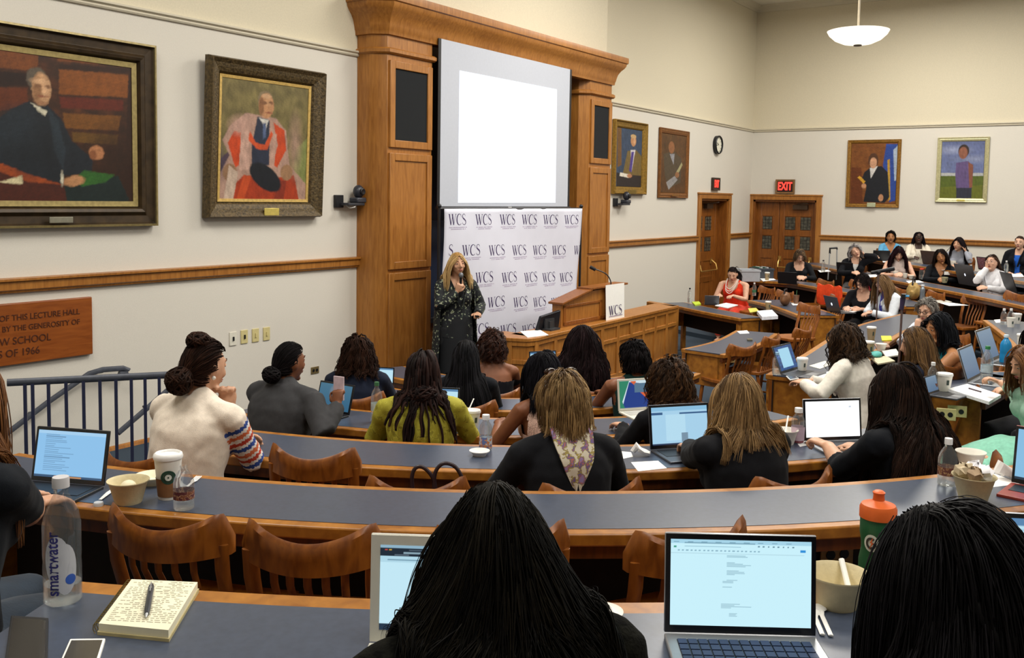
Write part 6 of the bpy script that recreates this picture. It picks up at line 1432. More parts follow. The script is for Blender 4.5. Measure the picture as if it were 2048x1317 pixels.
def bottle(px, py, z, r, h, label, label_m=None, lab=(.35, .65), cap='#e6e6e6', fill=.5, liquid='#dfe8ea', body=None, capd=True, shoulder=.68, neckr=.36, alpha=.35):
    p = at(px, py, z); t = thing('drink_bottle', label, 'bottle', p, group='drink bottles on the desks')
    sh = h*shoulder; prof = [(0, .002), (r*.8, 0), (r, .008), (r, sh*.5), (r*.97, sh*.55), (r, sh*.6), (r, sh), (r*.86, sh+(h-sh)*.3), (r*.5, sh+(h-sh)*.62), (r*neckr, sh+(h-sh)*.72), (r*neckr, h-.004)]
    MB().lathe(prof+[(r*neckr*.85, h-.004)], 28, cap=False).build('bottle_body', body or glass('#e8f0f2', .04, 1.25, alpha), t)
    if fill: MB().lathe([(0, .004), (r*.9, .005), (r*.95, .012), (r*.95, sh*fill), (0, sh*fill)], 24).build('liquid', glass(liquid, .02, 1.33, .55) if liquid in ('#dfe8ea', '#a8c0d0') else mat(liquid, .2), t)
    if label_m: MB().lathe([(r*1.006, sh*lab[0]), (r*1.006, sh*lab[1])], 28, cap=False).build('label', label_m, t)
    if capd: MB().lathe([(0, h+.012), (r*neckr*1.12, h+.012), (r*neckr*1.18, h+.008), (r*neckr*1.18, h-.010), (0, h-.010)], 24).build('cap', mat(cap, .4, var=.0), t)
    return t
def sheet(px4, z, label, m=None, th=.002, name='paper_sheet', cat='paper', group='loose papers on the desks'):
    P = [U(x, y, z+th) for x, y in px4]; c = sum(P, V())/4; c.z = z
    mb = MB(); mb.v = [tuple(p-c) for p in P]+[tuple(V((p.x, p.y, z))-c) for p in P]; mb.f = [(0, 1, 2, 3), (7, 6, 5, 4), (0, 4, 5, 1), (1, 5, 6, 2), (2, 6, 7, 3), (3, 7, 4, 0)]; mb.mi = [0]*6
    o = mb.build(name, m or PAPER, smooth=False); o.location = c; return tag(o, label, cat, group)
def cutlery(a, b, z, label, kind='spoon'):
    A, B = U(a[0], a[1], z+.006), U(b[0], b[1], z+.006); t = thing('plastic_'+kind, label, kind, A, group='white plastic cutlery')
    d = B-A; n = d.normalized(); s_ = n.cross(V((0, 0, 1)))
    if kind == 'spoon': MB().tube([V(), d*.62], (.005, .002), 8, side=s_).ell(d*.82, (.018, .018, .005), 12, 6).tube([d*.6, d*.82], [(.005, .002), (.012, .002)], 8, side=s_).build('body', WHITE, t)
    elif kind == 'knife': MB().tube([V(), d*.5, d*.55, d], [(.005, .003), (.006, .003), (.009, .001), (.005, .001)], 8, side=s_).build('body', WHITE, t)
    else:
        mb = MB().tube([V(), d*.6, d*.72], [(.005, .002), (.005, .002), (.012, .002)], 8, side=s_)
        for k in (-1.5, -.5, .5, 1.5): mb.tube([d*.70+s_*k*.006, d+s_*k*.006], (.002, .0015), 6)
        mb.build('body', WHITE, t)
cup(337, 997, 1.17, .158, 'tall white coffee cup with a green round logo and brown sleeve, on the left desk', .045, True, (.012, .075), logo=True)
cup(945, 857, .885, .105, 'small white cup with lid and crest beside the spoon bowl', .044)
cup(1888, 782, .95, .12, 'white lidded cup by the grey fabric-keyboard laptop', .05)
cup(1604, 744, .82, .115, 'white lidded cup right of the light blue laptop page', .044)
cup(1536, 622, .62, .14, 'coffee cup with white lid on the desk of the woman in red', .042, body=TANC)
cup(1534, 561, .85, .14, 'coffee cup with white lid at the left of the dark bank desk', .042, body=TANC)
cup(1742, 681, .82, .14, 'tan coffee cup with white lid, farther of the pair by the curly hair', .045, body=TANC)
cup(1737, 713, .82, .14, 'tan coffee cup with white lid, nearer of the pair by the curly hair', .047, body=TANC)
cup(1791, 553, .97, .09, 'open white cup in front of the reddish-haired woman', .042, False)
cup(1810, 556, .97, .075, 'lower white cup right of the reddish-haired woman', .04, False, crest=False)
cup(1906, 534, 1.14, .10, 'white cup before the grey sweater', .046, False)
cup(1889, 566, .97, .09, 'pale cup left of the logo laptop in the second bank row', .05, False, body=mat('#a9a483', .6))
cup(2021, 655, .95, .10, 'white cup standing in front of another at the far right desk', .042, False)
cup(2033, 648, .95, .11, 'white cup behind another at the far right desk', .045, True)
cup(2044, 700, .95, .14, 'lidded clear cup cut by the right edge', .045, True, crest=False)
t = cup(1592, 608, .69, .13, 'iced coffee in a clear cup with a straw, on the middle side desk', .045, False, crest=False, body=mat('#6f4f3c', .3, var=.1))
MB().tube([(0, 0, .1), (.02, 0, .2)], .004, 6).build('straw', mat('#3c6a44', .5), t)
def egg(t, r, h): MB().ell((0, 0, h*.72), (.026, .026, .022), 16, 10).build('egg', mat('#e8dfc0', .5, var=.01), t); MB().lathe([(0, h*.5), (r*.78, h*.55)], 24, cap=False).build('food', mat('#c3b077', .8, var=.2, scale=60), t)
bowl(257, 1006, 1.17, .066, .075, 'oatmeal-coloured bowl holding an egg, left desk', content=egg)
bowl(306, 968, 1.17, .062, .03, 'shallow fibre plate behind the egg bowl', m=mat('#e2dbc0', .7))
def spoonb(t, r, h): MB().tube([(-.02, 0, h*.5), (.09, .02, h+.05)], (.004, .002), 6, side=(0, 1, 0)).build('spoon', WHITE, t)
bowl(934, 850, .885, .058, .085, 'fibre soup bowl with a spoon beside the crested cup', content=spoonb)
bowl(959, 912, 1.03, .046, .022, 'small white plastic lid bowl near the orange-label bottle', m=LIDW)
bowl(1571, 889, 1.03, .058, .07, 'white soup bowl with a spoon right of the blonde hair', m=CUPW, content=spoonb)
bowl(1673, 1212, 1.32, .068, .072, 'fibre bowl with a white spoon beside the big open laptop', content=lambda t, r, h: MB().tube([(.065, .01, h+.01), (-.01, -.03, h*.5)], (.006, .003), 6, side=(0, 1, 0)).build('spoon', WHITE, t))
def trash(t, r, h):
    rnd = random.Random(4); nap = None
    for i, (c, q, nm) in enumerate((('#e8e6ea', .05, 'crumpled_napkin'), ('#b9a98c', .04, 'food_scrap'), ('#9c8468', .035, 'food_scrap'), ('#efedf0', .04, 'crumpled_napkin'))):
        mb = MB().ell((0.03*math.cos(i*1.7), .03*math.sin(i*1.7), h+.012), (q, q*.8, q*.6), 10, 7); mb.v = [tuple(V(v)+V((rnd.uniform(-1, 1), rnd.uniform(-1, 1), rnd.uniform(-1, 1)))*.009) for v in mb.v]; mb.build(nm, mat(c, .8), t)
bowl(1946, 1000, 1.17, .072, .085, 'fibre bowl heaped with napkins and scraps at the right', content=trash)
bowl(1940, 940, 1.17, .055, .07, 'white bowl behind the heaped bowl at the right', m=CUPW)
bowl(1762, 702, .82, .05, .065, 'small pale bowl beside the nearer tan cup', m=CUPW)
bowl(1717, 546, .97, .05, .05, 'white bowl before the grey-curled woman', m=CUPW)
bowl(1822, 558, .97, .045, .05, 'low white bowl left of the red-capped shaker', m=CUPW)
bowl(1203, 1236, 1.32, .045, .012, 'white plate peeping out right of the bottom-centre hair', m=CUPW)
# hero bottles
t = bottle(126, 1205, 1.32, .0385, .262, 'large clear water bottle with a white oval label, front left', None, fill=.26, cap='#c9c8cc', shoulder=.66, neckr=.38, alpha=.3)
dirc = CAM-at(126, 1205, 1.32); an = math.atan2(dirc.y, dirc.x)-R(2)
def onb(mb_pts, rr, a0, zc): return [(rr*math.cos(an+a0+x/rr), rr*math.sin(an+a0+x/rr), zc+z) for x, z in mb_pts]
def ovl(w_, h_, n=22): return [(w_*math.cos(2*PI*i/n), h_*math.sin(2*PI*i/n)) for i in range(n)]
mb = MB()
for (a0, zc, w_, h_) in ((-.25, .105, .026, .052), (.18, .085, .024, .055)):
    pts = ovl(w_, h_); vs = onb([(0, 0)]+[(x*.5, z*.5) for x, z in pts]+pts, .0388, a0, zc); n = len(pts)
    mb.add(vs, [(0, 1+i, 1+(i+1) % n) for i in range(n)]+[(1+i, 1+n+i, 1+n+(i+1) % n, 1+(i+1) % n) for i in range(n)])
mb.build('oval_label', mat('#b9bcc6', .5, var=.02), t)
cu = text('smartwater', .036, mat('#2f2f74', .5), t, Matrix.Identity(4), 'lettering', .0, off=.0006)
me = cu.data; 
for v in me.vertices:
    x, y = v.co.x, v.co.y; a = an-.45+(-y)/.0392; v.co = V((.0392*math.cos(a), .0392*math.sin(a), .098+x*.82))
mb = MB(); n = 16; pts = ovl(.011, .011, n); mb.add(onb([(0, 0)]+pts, .0392, .45, .062), [(0, 1+i, 1+(i+1) % n) for i in range(n)]); mb.build('blue_badge', mat('#2c55b0', .4), t)
bottle(368, 1020, 1.17, .033, .150, 'small open water bottle with a maroon label beside the tall coffee cup', floral('#5a2a30', ['#a9876a', '#7a4a34'], 70, .5), (.42, .72), fill=.38, capd=False, shoulder=.62)
o = MB().lathe([(0, .012), (.014, .012), (.016, .008), (.016, 0), (0, 0)], 20).build('bottle_cap', mat('#cfd2d6', .4)); o.location = at(197, 1012, 1.17); tag(o, 'loose white bottle cap lying left of the egg bowl', 'cap')
bottle(753, 845, .885, .033, .225, 'clear water bottle with a green cap between the tablet and green blouse', mat('#b4bcb8', .5, var=.1), (.45, .75), cap='#3a6a4a', fill=.35)
bottle(971, 901, 1.03, .030, .155, 'orange-labelled drink bottle with white cap', floral('#b9c2c8', ['#c0703a', '#d08a50', '#5a6a9a'], 60, .45), (.12, .62), fill=.6, liquid='#a8c0d0', neckr=.5)
bottle(1595, 886, 1.03, .032, .160, 'pink drink bottle with a white cap between the bowl and white screen', mat('#c0a8b8', .5, var=.05), (.15, .75), fill=.3, liquid='#8a3040', neckr=.5)
bottle(1893, 972, 1.17, .033, .165, 'half-full water bottle with a brown label by the heaped bowl', floral('#6a3c30', ['#b08a60', '#8a5a3a'], 70, .5), (.42, .72), fill=.5, shoulder=.62)
bottle(1553, 750, .82, .035, .17, 'clear bottle with a bluish cap at the left end of the writing desk', None, cap='#8fb8d8', fill=.4)
bottle(1864, 785, .95, .032, .19, 'small clear bottle behind the white lidded cup', mat('#7a4a40', .5), (.3, .5), fill=.4)
bottle(1972, 770, .95, .040, .26, 'tall clear bottle with a green cap on the U-curved desk', mat('#b4c4cc', .4, var=.1), (.5, .8), cap='#2f7a4a', fill=.4)
bottle(2010, 728, .95, .042, .22, 'translucent bright blue bottle at far right', None, cap='#cfe0ea', fill=0, body=mat('#1f7fb4', .3, var=.02, emit=0))
bottle(2007, 650, .95, .032, .16, 'clear bottle, left of two at the far end of the U-curved desk', mat('#8a6a5a', .5), (.35, .5), fill=.3)
bottle(2021, 650, .95, .032, .16, 'clear bottle, right of two at the far end of the U-curved desk', mat('#8a6a5a', .5), (.35, .5), fill=.3)
bottle(1379, 606, .62, .033, .22, 'clear bottle with a dark cap at the left corner of the red-dress desk', None, cap='#22262c', fill=.5)
bottle(1508, 592, .69, .033, .20, 'clear bottle with a white cap behind the woman in red', mat('#3a6a4a', .5), (.4, .7), fill=.5)
bottle(1646, 544, .97, .038, .20, 'clear bottle near the luggage handle', None, fill=.5, cap='#2a3038')
bottle(1775, 547, .97, .034, .17, 'clear bottle left of the reddish-haired woman', None, fill=.5)
bottle(1843, 559, .97, .042, .17, 'clear shaker bottle with a red cap before the name-tag woman', None, cap='#d0402a', fill=.5, neckr=.7, shoulder=.85)
bottle(2012, 546, 1.14, .032, .18, 'clear bottle before the bright blue top', None, fill=.5)
bottle(1844, 603, .85, .034, .22, 'grey metal flask standing on the papers desk', None, cap='#c8ccd0', fill=0, body=mat('#7c848c', .3, metal=.6, var=.03), neckr=.6, shoulder=.75)
# sports bottle
p = at(1750, 1170, 1.32); t = thing('sports_bottle', 'green squeeze bottle with an orange lid and a white G with bolt, bottom right', 'bottle', p)
MB().lathe([(0, 0), (.036, 0), (.0385, .006), (.0385, .06), (.034, .085), (.0345, .10), (.0385, .125), (.0385, .155), (.036, .163), (0, .163)], 36).build('bottle_body', mat('#1f5a36', .45, var=.05), t)
MB().lathe([(.037, .158), (.041, .160), (.041, .182), (.037, .190), (.018, .197), (.013, .200), (.012, .212), (.014, .218), (.009, .222), (0, .222)], 36).build('lid', mat('#dd6526', .45, var=.03), t)
an = math.atan2(CAM.y-p.y, CAM.x-p.x)+R(-18); rr = .0388
def onc(pts, rr, zc): return [(rr*math.cos(an+x/.0388), rr*math.sin(an+x/.0388), zc+z) for x, z in pts]
mb = MB(); pts = ovl(.017, .020); n = len(pts); mb.add(onc([(0, 0)]+[(x*.5, z*.5) for x, z in pts]+pts, .0385*.99+.0008, .108), [(0, 1+i, 1+(i+1) % n) for i in range(n)]+[(1+i, 1+n+i, 1+n+(i+1) % n, 1+(i+1) % n) for i in range(n)]); mb.build('white_patch', mat('#d4d8ce', .5), t)
mb = MB(); g = [(R(a)) for a in range(50, 331, 20)]
ou = [(.012*math.cos(a), .014*math.sin(a)) for a in g]; inn = [(.007*math.cos(a), .008*math.sin(a)) for a in g]; k = len(g)
mb.add(onc(ou+inn, .0398, .108), [(i, i+1, k+i+1, k+i) for i in range(k-1)]); mb.add(onc([(.001, .001), (.012, .001), (.012, -.006), (.008, -.006)], .0398, .108), [(0, 1, 2, 3)]); mb.build('letter_g', mat('#3a3430', .5), t)
mb = MB(); mb.add(onc([(.004, .016), (-.003, .0), (.001, .001), (-.004, -.015), (.006, .003), (.002, .002)], .0402, .108), [(0, 1, 2), (0, 2, 5), (2, 3, 4), (2, 4, 5)]); mb.build('lightning_bolt', mat('#d0612c', .5), t)
# notebook, pen, phones
NBP = mat('#e6e0c4', .8, var=.03, scale=12); q = [(262, 1157), (398, 1163), (338, 1262), (194, 1248)]
P = [U(x, y, 1.345) for x, y in q]; c = sum(P, V())/4; t = thing('spiral_notebook', 'open spiral notebook with handwriting, front left desk', 'notebook', (c.x, c.y, 1.32))
def slab(P, z0, z1, c): 
    mb = MB(); mb.v = [(p.x-c.x, p.y-c.y, z1) for p in P]+[(p.x-c.x, p.y-c.y, z0) for p in P]; mb.f = [(0, 1, 2, 3), (7, 6, 5, 4), (0, 4, 5, 1), (1, 5, 6, 2), (2, 6, 7, 3), (3, 7, 4, 0)]; mb.mi = [0]*6; return mb
slab(P, .0, .008, c).build('cover', mat('#b8ab7e', .7), t, smooth=False); slab([p.lerp(V((c.x, c.y, p.z)), .03) for p in P], .008, .024, c).build('pages', NBP, t, smooth=False)
mb = MB(); ex = P[1]-P[0]; ey = P[3]-P[0]; rnd = random.Random(2)
for i in range(24):
    f = .05+.90*i/24; x = .08
    while x < .92:
        l = rnd.uniform(.03, .10)
        if rnd.random() < .78:
            a = P[0]+ex*x+ey*f; b = P[0]+ex*min(.94, x+l)+ey*(f+rnd.uniform(-.004, .004)); h = ey*.0045
            mb.quad(*[(v.x-c.x, v.y-c.y, .0246) for v in (a+h, b+h, b-h, a-h)])
        x += l+.02
mb.build('handwriting', mat('#b4b09c', .8), t, smooth=False)
mb = MB()
for i in range(22):
    f = .03+.94*i/21; a = P[0]+ey*f; a = V((a.x-c.x, a.y-c.y, .012)); ux_ = ex.normalized()
    mb.tube([a+ux_*(.009*math.cos(w2)-.002)+V((0, 0, .013*math.sin(w2))) for w2 in np.linspace(.3, 2*PI+.2, 9)], .0011, 4)
tag(mb.build('wire_binding', mat('#8a7a4a', .4, metal=.7), t), kind='stuff')
a, b = U(303, 1172, 1.35), U(292, 1236, 1.35); t = thing('ballpoint_pen', 'dark ballpoint pen lying on the open notebook', 'pen', a)
d = b-a; MB().tube([V(), d*.06, d*.8, d*.9], [.005, .0065, .0065, .005], 10).build('barrel', mat('#3c4048', .3, metal=.5), t); MB().tube([d*.9, d], [.004, .001], 8).build('tip', SILV, t); MB().box(d*.16+V((0, 0, .007)), (.004, .004, .002)).tube([d*.02+V((0, 0, .008)), d*.3+V((0, 0, .008))], .0015, 5).build('clip', SILV, t)
def phone(q, z, label, m, scr):
    P = [U(x, y, z+.008) for x, y in q]; c = sum(P, V())/4; t = thing('smartphone', label, 'phone', (c.x, c.y, z), group='phones on the desks')
    slab(P, 0, .008, c).build('body', m, t, smooth=False, bevel=.002); slab([p.lerp(V((c.x, c.y, p.z)), .13) for p in P], .008, .0086, c).build('screen', scr, t, smooth=False)
phone([(22, 1231), (97, 1236), (95, 1330), (8, 1330)], 1.32, 'black phone beside the big water bottle', BLKL, BEZ)
phone([(140, 1278), (211, 1277), (190, 1345), (110, 1345)], 1.32, 'white-edged phone cut by the bottom edge', WHITE, mat('#3a3630', .2, spec=.7))
phone([(1572, 752), (1588, 751), (1598, 757), (1580, 760)], .82, 'white phone on the writing desk', WHITE, mat('#3a3a40', .2))
cutlery((240, 967), (200, 1000), 1.17, 'white plastic knife left of the egg bowl', 'knife'); cutlery((362, 985), (398, 953), 1.17, 'white plastic fork behind the small open bottle', 'fork')
cutlery((1662, 1272), (1632, 1205), 1.32, 'white plastic spoon, right one of two by the big laptop'); cutlery((1645, 1270), (1622, 1215), 1.32, 'white plastic spoon, left one of two by the big laptop')
# papers
sheet([(1262, 925), (1316, 922), (1334, 937), (1276, 943)], 1.03, 'white note sheet left of the blonde woman')
sheet([(1240, 903), (1262, 905), (1266, 914), (1246, 918)], 1.03, 'folded white sheet at the elbow of the floral-scarf woman')
sheet([(1588, 880), (1612, 878), (1630, 888), (1600, 894)], 1.03, 'white napkin square under the pink drink bottle')
sheet([(1040, 663), (1080, 660), (1097, 670), (1055, 675)], .67, 'white papers lying on the left of the speaker bench', th=.006)
sheet([(1474, 663), (1494, 661), (1499, 667), (1480, 668)], .62, 'white card on the empty blue-topped desk', mat('#f4f4f4', .6))
sheet([(1430, 611), (1452, 606), (1476, 610), (1455, 616)], .62, 'closed white tablet before the woman in red', th=.012)
sheet([(1514, 622), (1544, 620), (1556, 632), (1524, 634)], .62, 'thick white stack of papers on the desk of the woman in red', mat('#e8eaf2', .7), th=.045)
sheet([(1496, 617), (1512, 616), (1518, 622), (1500, 625)], .62, 'yellow notepad beside the thick paper stack', mat('#c9c458', .7), th=.01)
sheet([(1384, 604), (1398, 603), (1402, 608), (1390, 610)], .62, 'lime green packet beside the dark-capped bottle', mat('#b4cc30', .6), th=.02)
sheet([(1520, 557), (1545, 556), (1552, 560), (1526, 563)], .85, 'white napkin under the cup at the left bank desk')
sheet([(1582, 607), (1604, 606), (1606, 610), (1586, 611)], .69, 'white napkin under the iced coffee')
sheet([(1690, 616), (1730, 611), (1736, 618), (1700, 626)], .69, 'open magazine before the pale jacket', th=.008)
sheet([(1626, 755), (1660, 742), (1690, 748), (1668, 762)], .82, 'white paper under the elbow of the curly-haired woman')
sheet([(1618, 732), (1650, 722), (1668, 728), (1640, 738)], .82, 'grey-white booklet under the writing hand', mat('#c8c6be', .7), th=.006)
for i, (q, z, lb, h) in enumerate((([(1742, 716), (1772, 712), (1790, 722), (1756, 728)], .82, 'beige folder, lowest papers beside the curly-haired woman', '#b9b296'), ([(1764, 702), (1792, 698), (1800, 710), (1772, 714)], .82, 'pale booklet right of the small bowl', '#c9c8c0'),
    ([(1748, 688), (1774, 685), (1780, 694), (1754, 697)], .82, 'brown folder below the yellow pad', '#8a6a58'), ([(1762, 672), (1782, 672), (1784, 680), (1764, 681)], .82, 'bright yellow pad before the long brown hair', '#d6d43a'))):
    sheet(q, z, lb, mat(h, .7), th=.012)
sheet([(1872, 604), (1905, 606), (1938, 611), (1898, 612)], .85, 'loose white papers on the short bank desk')
sheet([(1865, 601), (1890, 600), (1904, 604), (1878, 606)], .85, 'grey booklet behind the loose white papers', mat('#b8b6ac', .7), th=.006)
sheet([(1896, 778), (1935, 768), (2002, 790), (1978, 804)], .95, 'thick white spiral notebook at the near corner of the U-curved desk', mat('#eceef0', .7), th=.02, name='notebook', cat='notebook')
a, b = U(1938, 777, .975), U(1962, 784, .975); tag(MB().tube([V(), b-a], .005, 8).build('pen', mat('#4a3a42', .4)), 'pen on the white spiral notebook', 'pen').location = a
sheet([(1985, 757), (2020, 755), (2030, 770), (2000, 774)], .95, 'beige paper under the resting hand at the right edge', mat('#cfc0a0', .7))
sheet([(2002, 705), (2030, 703), (2036, 712), (2008, 714)], .95, 'pale green keyboard cover at the typing hands', mat('#a9b48a', .6), th=.01)
for q, z, lb in (([(1636, 541), (1655, 540), (1662, 543), (1640, 545)], .97, 'white sheet by the luggage handle'), ([(1735, 550), (1752, 549), (1756, 554), (1738, 555)], .97, 'white sheet left of the leaning reddish hair'), ([(1812, 562), (1838, 561), (1848, 565), (1818, 567)], .97, 'white sheet under the writing hand in the second bank row'),
    ([(1880, 536), (1898, 535), (1904, 539), (1884, 541)], 1.14, 'white sheet before the grey sweater cup'), ([(2020, 548), (2044, 548), (2048, 554), (2024, 554)], 1.14, 'white sheet before the bright blue top'), ([(1764, 520), (1782, 520), (1784, 524), (1766, 525)], 1.14, 'white sheet before the light blue shirt'), ([(1988, 640), (2000, 639), (2004, 645), (1992, 646)], .95, 'white sheet by the two far clear bottles'),
    ([(1930, 950), (1990, 948), (2040, 968), (1985, 975)], 1.17, 'white napkin sheet right of the heaped bowl'), ([(1905, 950), (1915, 949), (1918, 953), (1908, 954)], 1.17, 'scrap of paper left of the heaped bowl')):
    sheet(q, z, lb)
sheet([(1494, 677), (1505, 677), (1505, 680), (1495, 680)], .62, 'small grey eraser on the empty blue-topped desk', mat('#5a5648', .8), th=.02, name='eraser', cat='eraser')
rnd = random.Random(8)
def crumple(px, py, z, r, label, c='#efece8'):
    mb = MB().tube([(0, 0, .02), (.015, .005, .045), (.03, .0, .03), (.055, -.01, .02), (.075, -.01, .015)], [r*.5, r*.8, r*.6, r*.6, r*.4], 9)
    mb.v = [tuple(V(v)+V((rnd.uniform(-1, 1), rnd.uniform(-1, 1), rnd.uniform(-.5, .5)))*r*.22) for v in mb.v]; mb.v = [(x, y, max(0, zz)) for x, y, zz in mb.v]
    o = mb.build('crumpled_napkin', mat(c, .8, var=.02)); o.location = at(px, py, z); o.rotation_euler[2] = R(-60); tag(o, label, 'napkin', 'crumpled napkins')
crumple(1266, 912, 1.03, .022, 'crumpled white napkin left of the blue mail laptop'); crumple(1996, 958, 1.17, .03, 'crumpled white napkin right of the heaped bowl'); crumple(905, 848, .885, .018, 'crumpled foil napkin between the green blouse and spoon bowl', '#b8b0b4')
# handbag straps
A = [U(824, 985, .62), UD(824, 945, 3.95), UD(838, 934, 3.95), UD(855, 940, 3.95), UD(868, 985, 3.95)]; dpt = 3.93
t = thing('handbag', 'dark leather handbag hanging on a chair, only its two straps rising', 'bag', UD(870, 1010, dpt))
o = UD(870, 1010, dpt)
for pts in (((826, 990), (824, 955), (830, 938), (842, 934), (856, 943), (868, 962), (872, 990)), ((868, 985), (870, 948), (882, 930), (898, 928), (914, 938), (926, 962), (930, 990))):
    MB().tube(cat([UD(x, y, dpt)-o for x, y in pts]), .0085, 8).build('strap', mat('#2a1d22', .4), t)
mb = MB(); 
for f in range(2): pass
mb.tube([RT*-.16+V((0, 0, -.0)), RT*.16+V((0, 0, 0))], [(.12, .05), (.12, .05)], 12, side=(0, 0, 1)); mb.build('bag_body', mat('#241a1e', .45), t).location = (0, 0, -.10)
# outlets on desks (parts of the desks)
def attach(o, d):
    for k in ('label', 'category', 'group'):
        if k in o: del o[k]
    o.parent = d; o.location = V(o.location)-V(d.location); return o
def on_panel(px, py, r, label, di, c=C0, pale=None):
    # vertical cylinder r about c : find the intersection of the sight line with the inner face of a desk panel
    d = ray(px, py); ax, ay = d.x, d.y; bx, by = CAM.x-c.x, CAM.y-c.y
    A_ = ax*ax+ay*ay; B_ = 2*(ax*bx+ay*by); C_ = bx*bx+by*by-r*r; disc = B_*B_-4*A_*C_
    t_ = (-B_-math.sqrt(max(0, disc)))/(2*A_); p = CAM+d*t_; a = math.atan2(p.y-c.y, p.x-c.x)
    attach(outlet(p, a+PI/2, label, 'outlets', m=pale, s=1.15), DESKS[di])
on_panel(800, 966, 3.885, 'double outlet plate under the desk, left of the handbag straps', 2, pale=mat('#a5855a', .5))
on_panel(860, 968, 3.885, 'double outlet plate under the desk, behind the handbag straps', 2, pale=mat('#a5855a', .5))
on_panel(1672, 1108, 5.02, 'double outlet plate under the desk beside the big laptop', 1, pale=mat('#94764a', .5))
def free_outlet(px, py, z, yaw, label, d): attach(outlet(U(px, py, z), yaw, label, 'outlets', m=mat('#c8bc84', .5)), DESKS[d])
free_outlet(1447, 722, .54, R(150)-PI, 'outlet plate on the end of the empty blue-topped desk, left one', 6); free_outlet(1462, 719, .54, R(150)-PI, 'outlet plate on the end of the empty blue-topped desk, right one', 6)
free_outlet(1892, 829, .86, R(15)-PI/2, 'ivory outlet plate under the U-curved desk corner, left one', 10); free_outlet(1914, 823, .86, R(15)-PI/2, 'ivory outlet plate under the U-curved desk corner, right one', 10)
# microphone stands
def stand(base, pts, head, label, m=GREYM):
    t = thing('microphone_stand', label, 'stand', base, group='microphone stands in the aisle'); o = V(base)
    MB().tube([o-o]+[V(p)-o for p in pts], .009, 8).build('pole', mat('#6a5a58', .35, metal=.5), t)
    MB().lathe([(0, 0), (.13, 0), (.12, .012), (.03, .025), (0, .03)], 28).build('foot', BLACKP, t)
    head(t, o)
d1 = 11.6; b = UD(1753, 634, d1); base = V((b.x, b.y, .08))
def h1(t, o):
    a, c = UD(1742, 546, d1)-o, UD(1788, 538, d1)-o; MB().tube([a, a.lerp(c, .3), c], [.02, .022, .026], 10).build('shotgun_microphone', BLACKP, t); MB().ell(UD(1757, 545, d1)-o, .03, 8, 6).build('clamp', BLACKP, t)
stand(base, [UD(1753, 634, d1), UD(1757, 545, d1)], h1, 'thin stand with a black microphone on top, before the pale jacket')
d2 = 7.6; b = UD(1795, 770, d2); base = V((b.x, b.y, .08))
def h2(t, o):
    MB().box(UD(1808, 592, d2)-o, (.07, .03, .03)).build('camera_head', BLACKP, t); MB().box(UD(1812, 592, d2)-o, (.03, .045, .012)).build('lit_display', glow('#4aa8d8', .8), t); MB().tube([UD(1806, 596, d2)-o, UD(1803, 620, d2)-o], [.022, .016], 8).build('grip', mat('#2c2240', .5), t)
stand(base, [UD(1795, 770, d2), UD(1805, 600, d2)], h2, 'taller stand topped by a small lit camera, before the long brown hair')
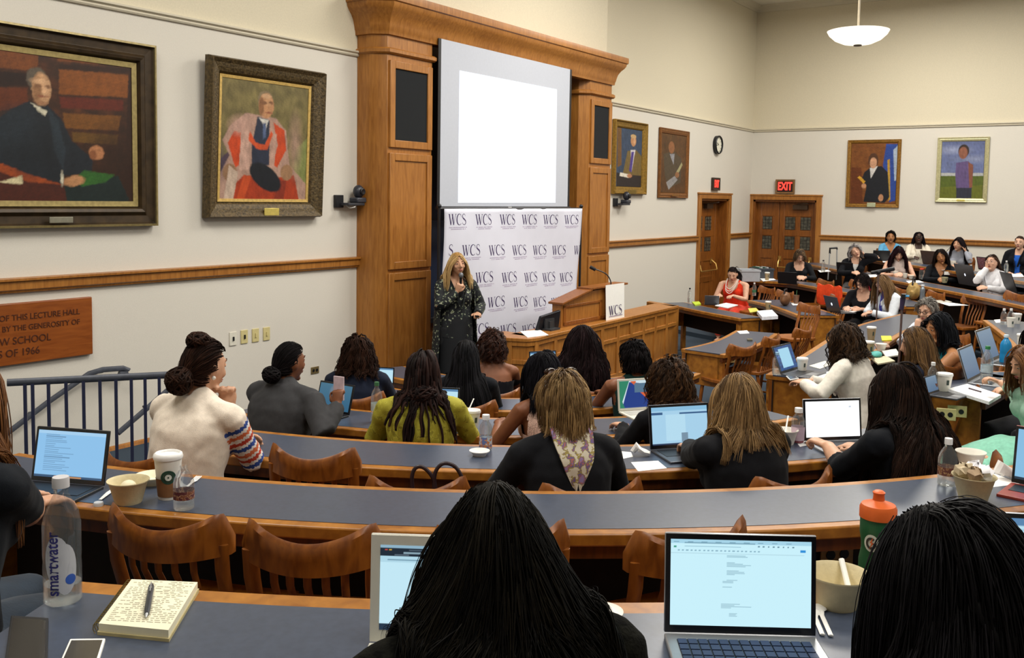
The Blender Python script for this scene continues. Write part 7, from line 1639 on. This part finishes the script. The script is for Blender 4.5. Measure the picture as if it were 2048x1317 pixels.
# luggage handle, crates, jacket, bags
p = at(1664, 541, .97); dd_ = (p-CAM).dot(FW)+.4; t = thing('luggage_handle', 'raised telescopic suitcase handle with silver tubes behind the second bank row', 'suitcase', UD(1664, 560, dd_)); o = UD(1664, 560, dd_)
a, b_, c_, e_ = UD(1656, 560, dd_)-o, UD(1660, 497, dd_)-o, UD(1674, 496, dd_)-o, UD(1673, 560, dd_)-o
MB().tube([a, b_], .012, 8).build('tube', SILV, t); MB().tube([e_, c_], .012, 8).build('tube', SILV, t); MB().tube([b_+V((0, 0, -.1)), b_, c_, c_+V((0, 0, -.03))], .02, 8).build('grip', BLACKP, t)
def crate(px, py, z, w_, d_, h_, m, label, fill=None):
    p = at(px, py, z); t = thing('storage_crate', label, 'crate', p, R(-50)); mb = MB(); o = .012
    for (cx, cy, sx_, sy_) in ((0, -d_/2, w_, o), (0, d_/2, w_, o), (-w_/2, 0, o, d_), (w_/2, 0, o, d_)): mb.box((cx, cy, h_/2), (sx_+o, sy_+o, h_))
    mb.box((0, 0, .006), (w_, d_, .012)); mb.build('tub', m, t, bevel=.004)
    MB().box((0, -d_/2-.012, h_-.02), (w_+.04, .02, .03)).box((0, d_/2+.012, h_-.02), (w_+.04, .02, .03)).build('rim', m, t)
    if fill:
        for i, c in enumerate(fill): MB().box((-w_*.36+i*w_*.72/max(1, len(fill)-1), 0, h_*.62), (.02, d_*.85, h_*.95), rz=R(4)).build('folder', mat(c, .6), t)
crate(1494, 562, .85, .30, .34, .20, mat('#a8acb2', .4, var=.02), 'grey plastic storage crate at the left end of the dark bank desk')
crate(1523, 556, .85, .30, .30, .18, mat('#3a3d44', .4), 'dark crate packed with green and white folders', ['#1f5a4a', '#cfd4d0', '#1b4a3e', '#c8ccd0', '#23242a'])
p = at(1660, 604, .69); t = thing('red_jacket', 'orange-red jacket draped over a chair behind the silver laptop', 'jacket', p, R(55))
mb = MB(); rs = []
for i in range(9):
    u = -1+i/4; r_ = [(u*.26, .03*math.cos(a)*(1+.3*math.sin(i*2))+.02*u*u, .10+.16*math.sin(a)+.015*math.sin(i*1.7)) for a in np.linspace(0, 2*PI, 11)[:-1]]; rs.append(r_)
mb.rings(rs); mb.build('cloth', mat('#dc4416', .8, var=.08, scale=20), t)
def bag(px, py, z, r, c, label):
    p = at(px, py, z); t = thing('handbag', label, 'bag', p); mb = MB().ell((0, 0, r*.8), (r, r*.6, r*.8), 14, 10); mb.v = [tuple(V(v)*(1+.08*math.sin(v[0]*60+v[2]*40))) for v in mb.v]; mb.build('bag_body', mat(c, .5, var=.1), t)
    MB().tube([(-r*.6, 0, r*1.2), (-r*.4, 0, r*2), (r*.4, 0, r*2), (r*.6, 0, r*1.2)], .012, 8).build('strap', mat('#20181a', .5), t)
bag(1570, 612, .69, .12, '#6a4426', 'brown patterned handbag left of the iced coffee'); bag(1826, 600, .85, .15, '#a88a50', 'straw-coloured bag beside the grey metal flask'); bag(1722, 548, .97, .07, '#8a4a20', 'small brown purse before the grey-curled woman')
o = MB().ell((0, 0, .03), (.09, .05, .03), 14, 8).build('teal_pouch', mat('#4aa09a', .6, var=.05)); o.location = at(1752, 716, .82); tag(o, 'teal fabric pouch beside the nearer tan cup', 'pouch')
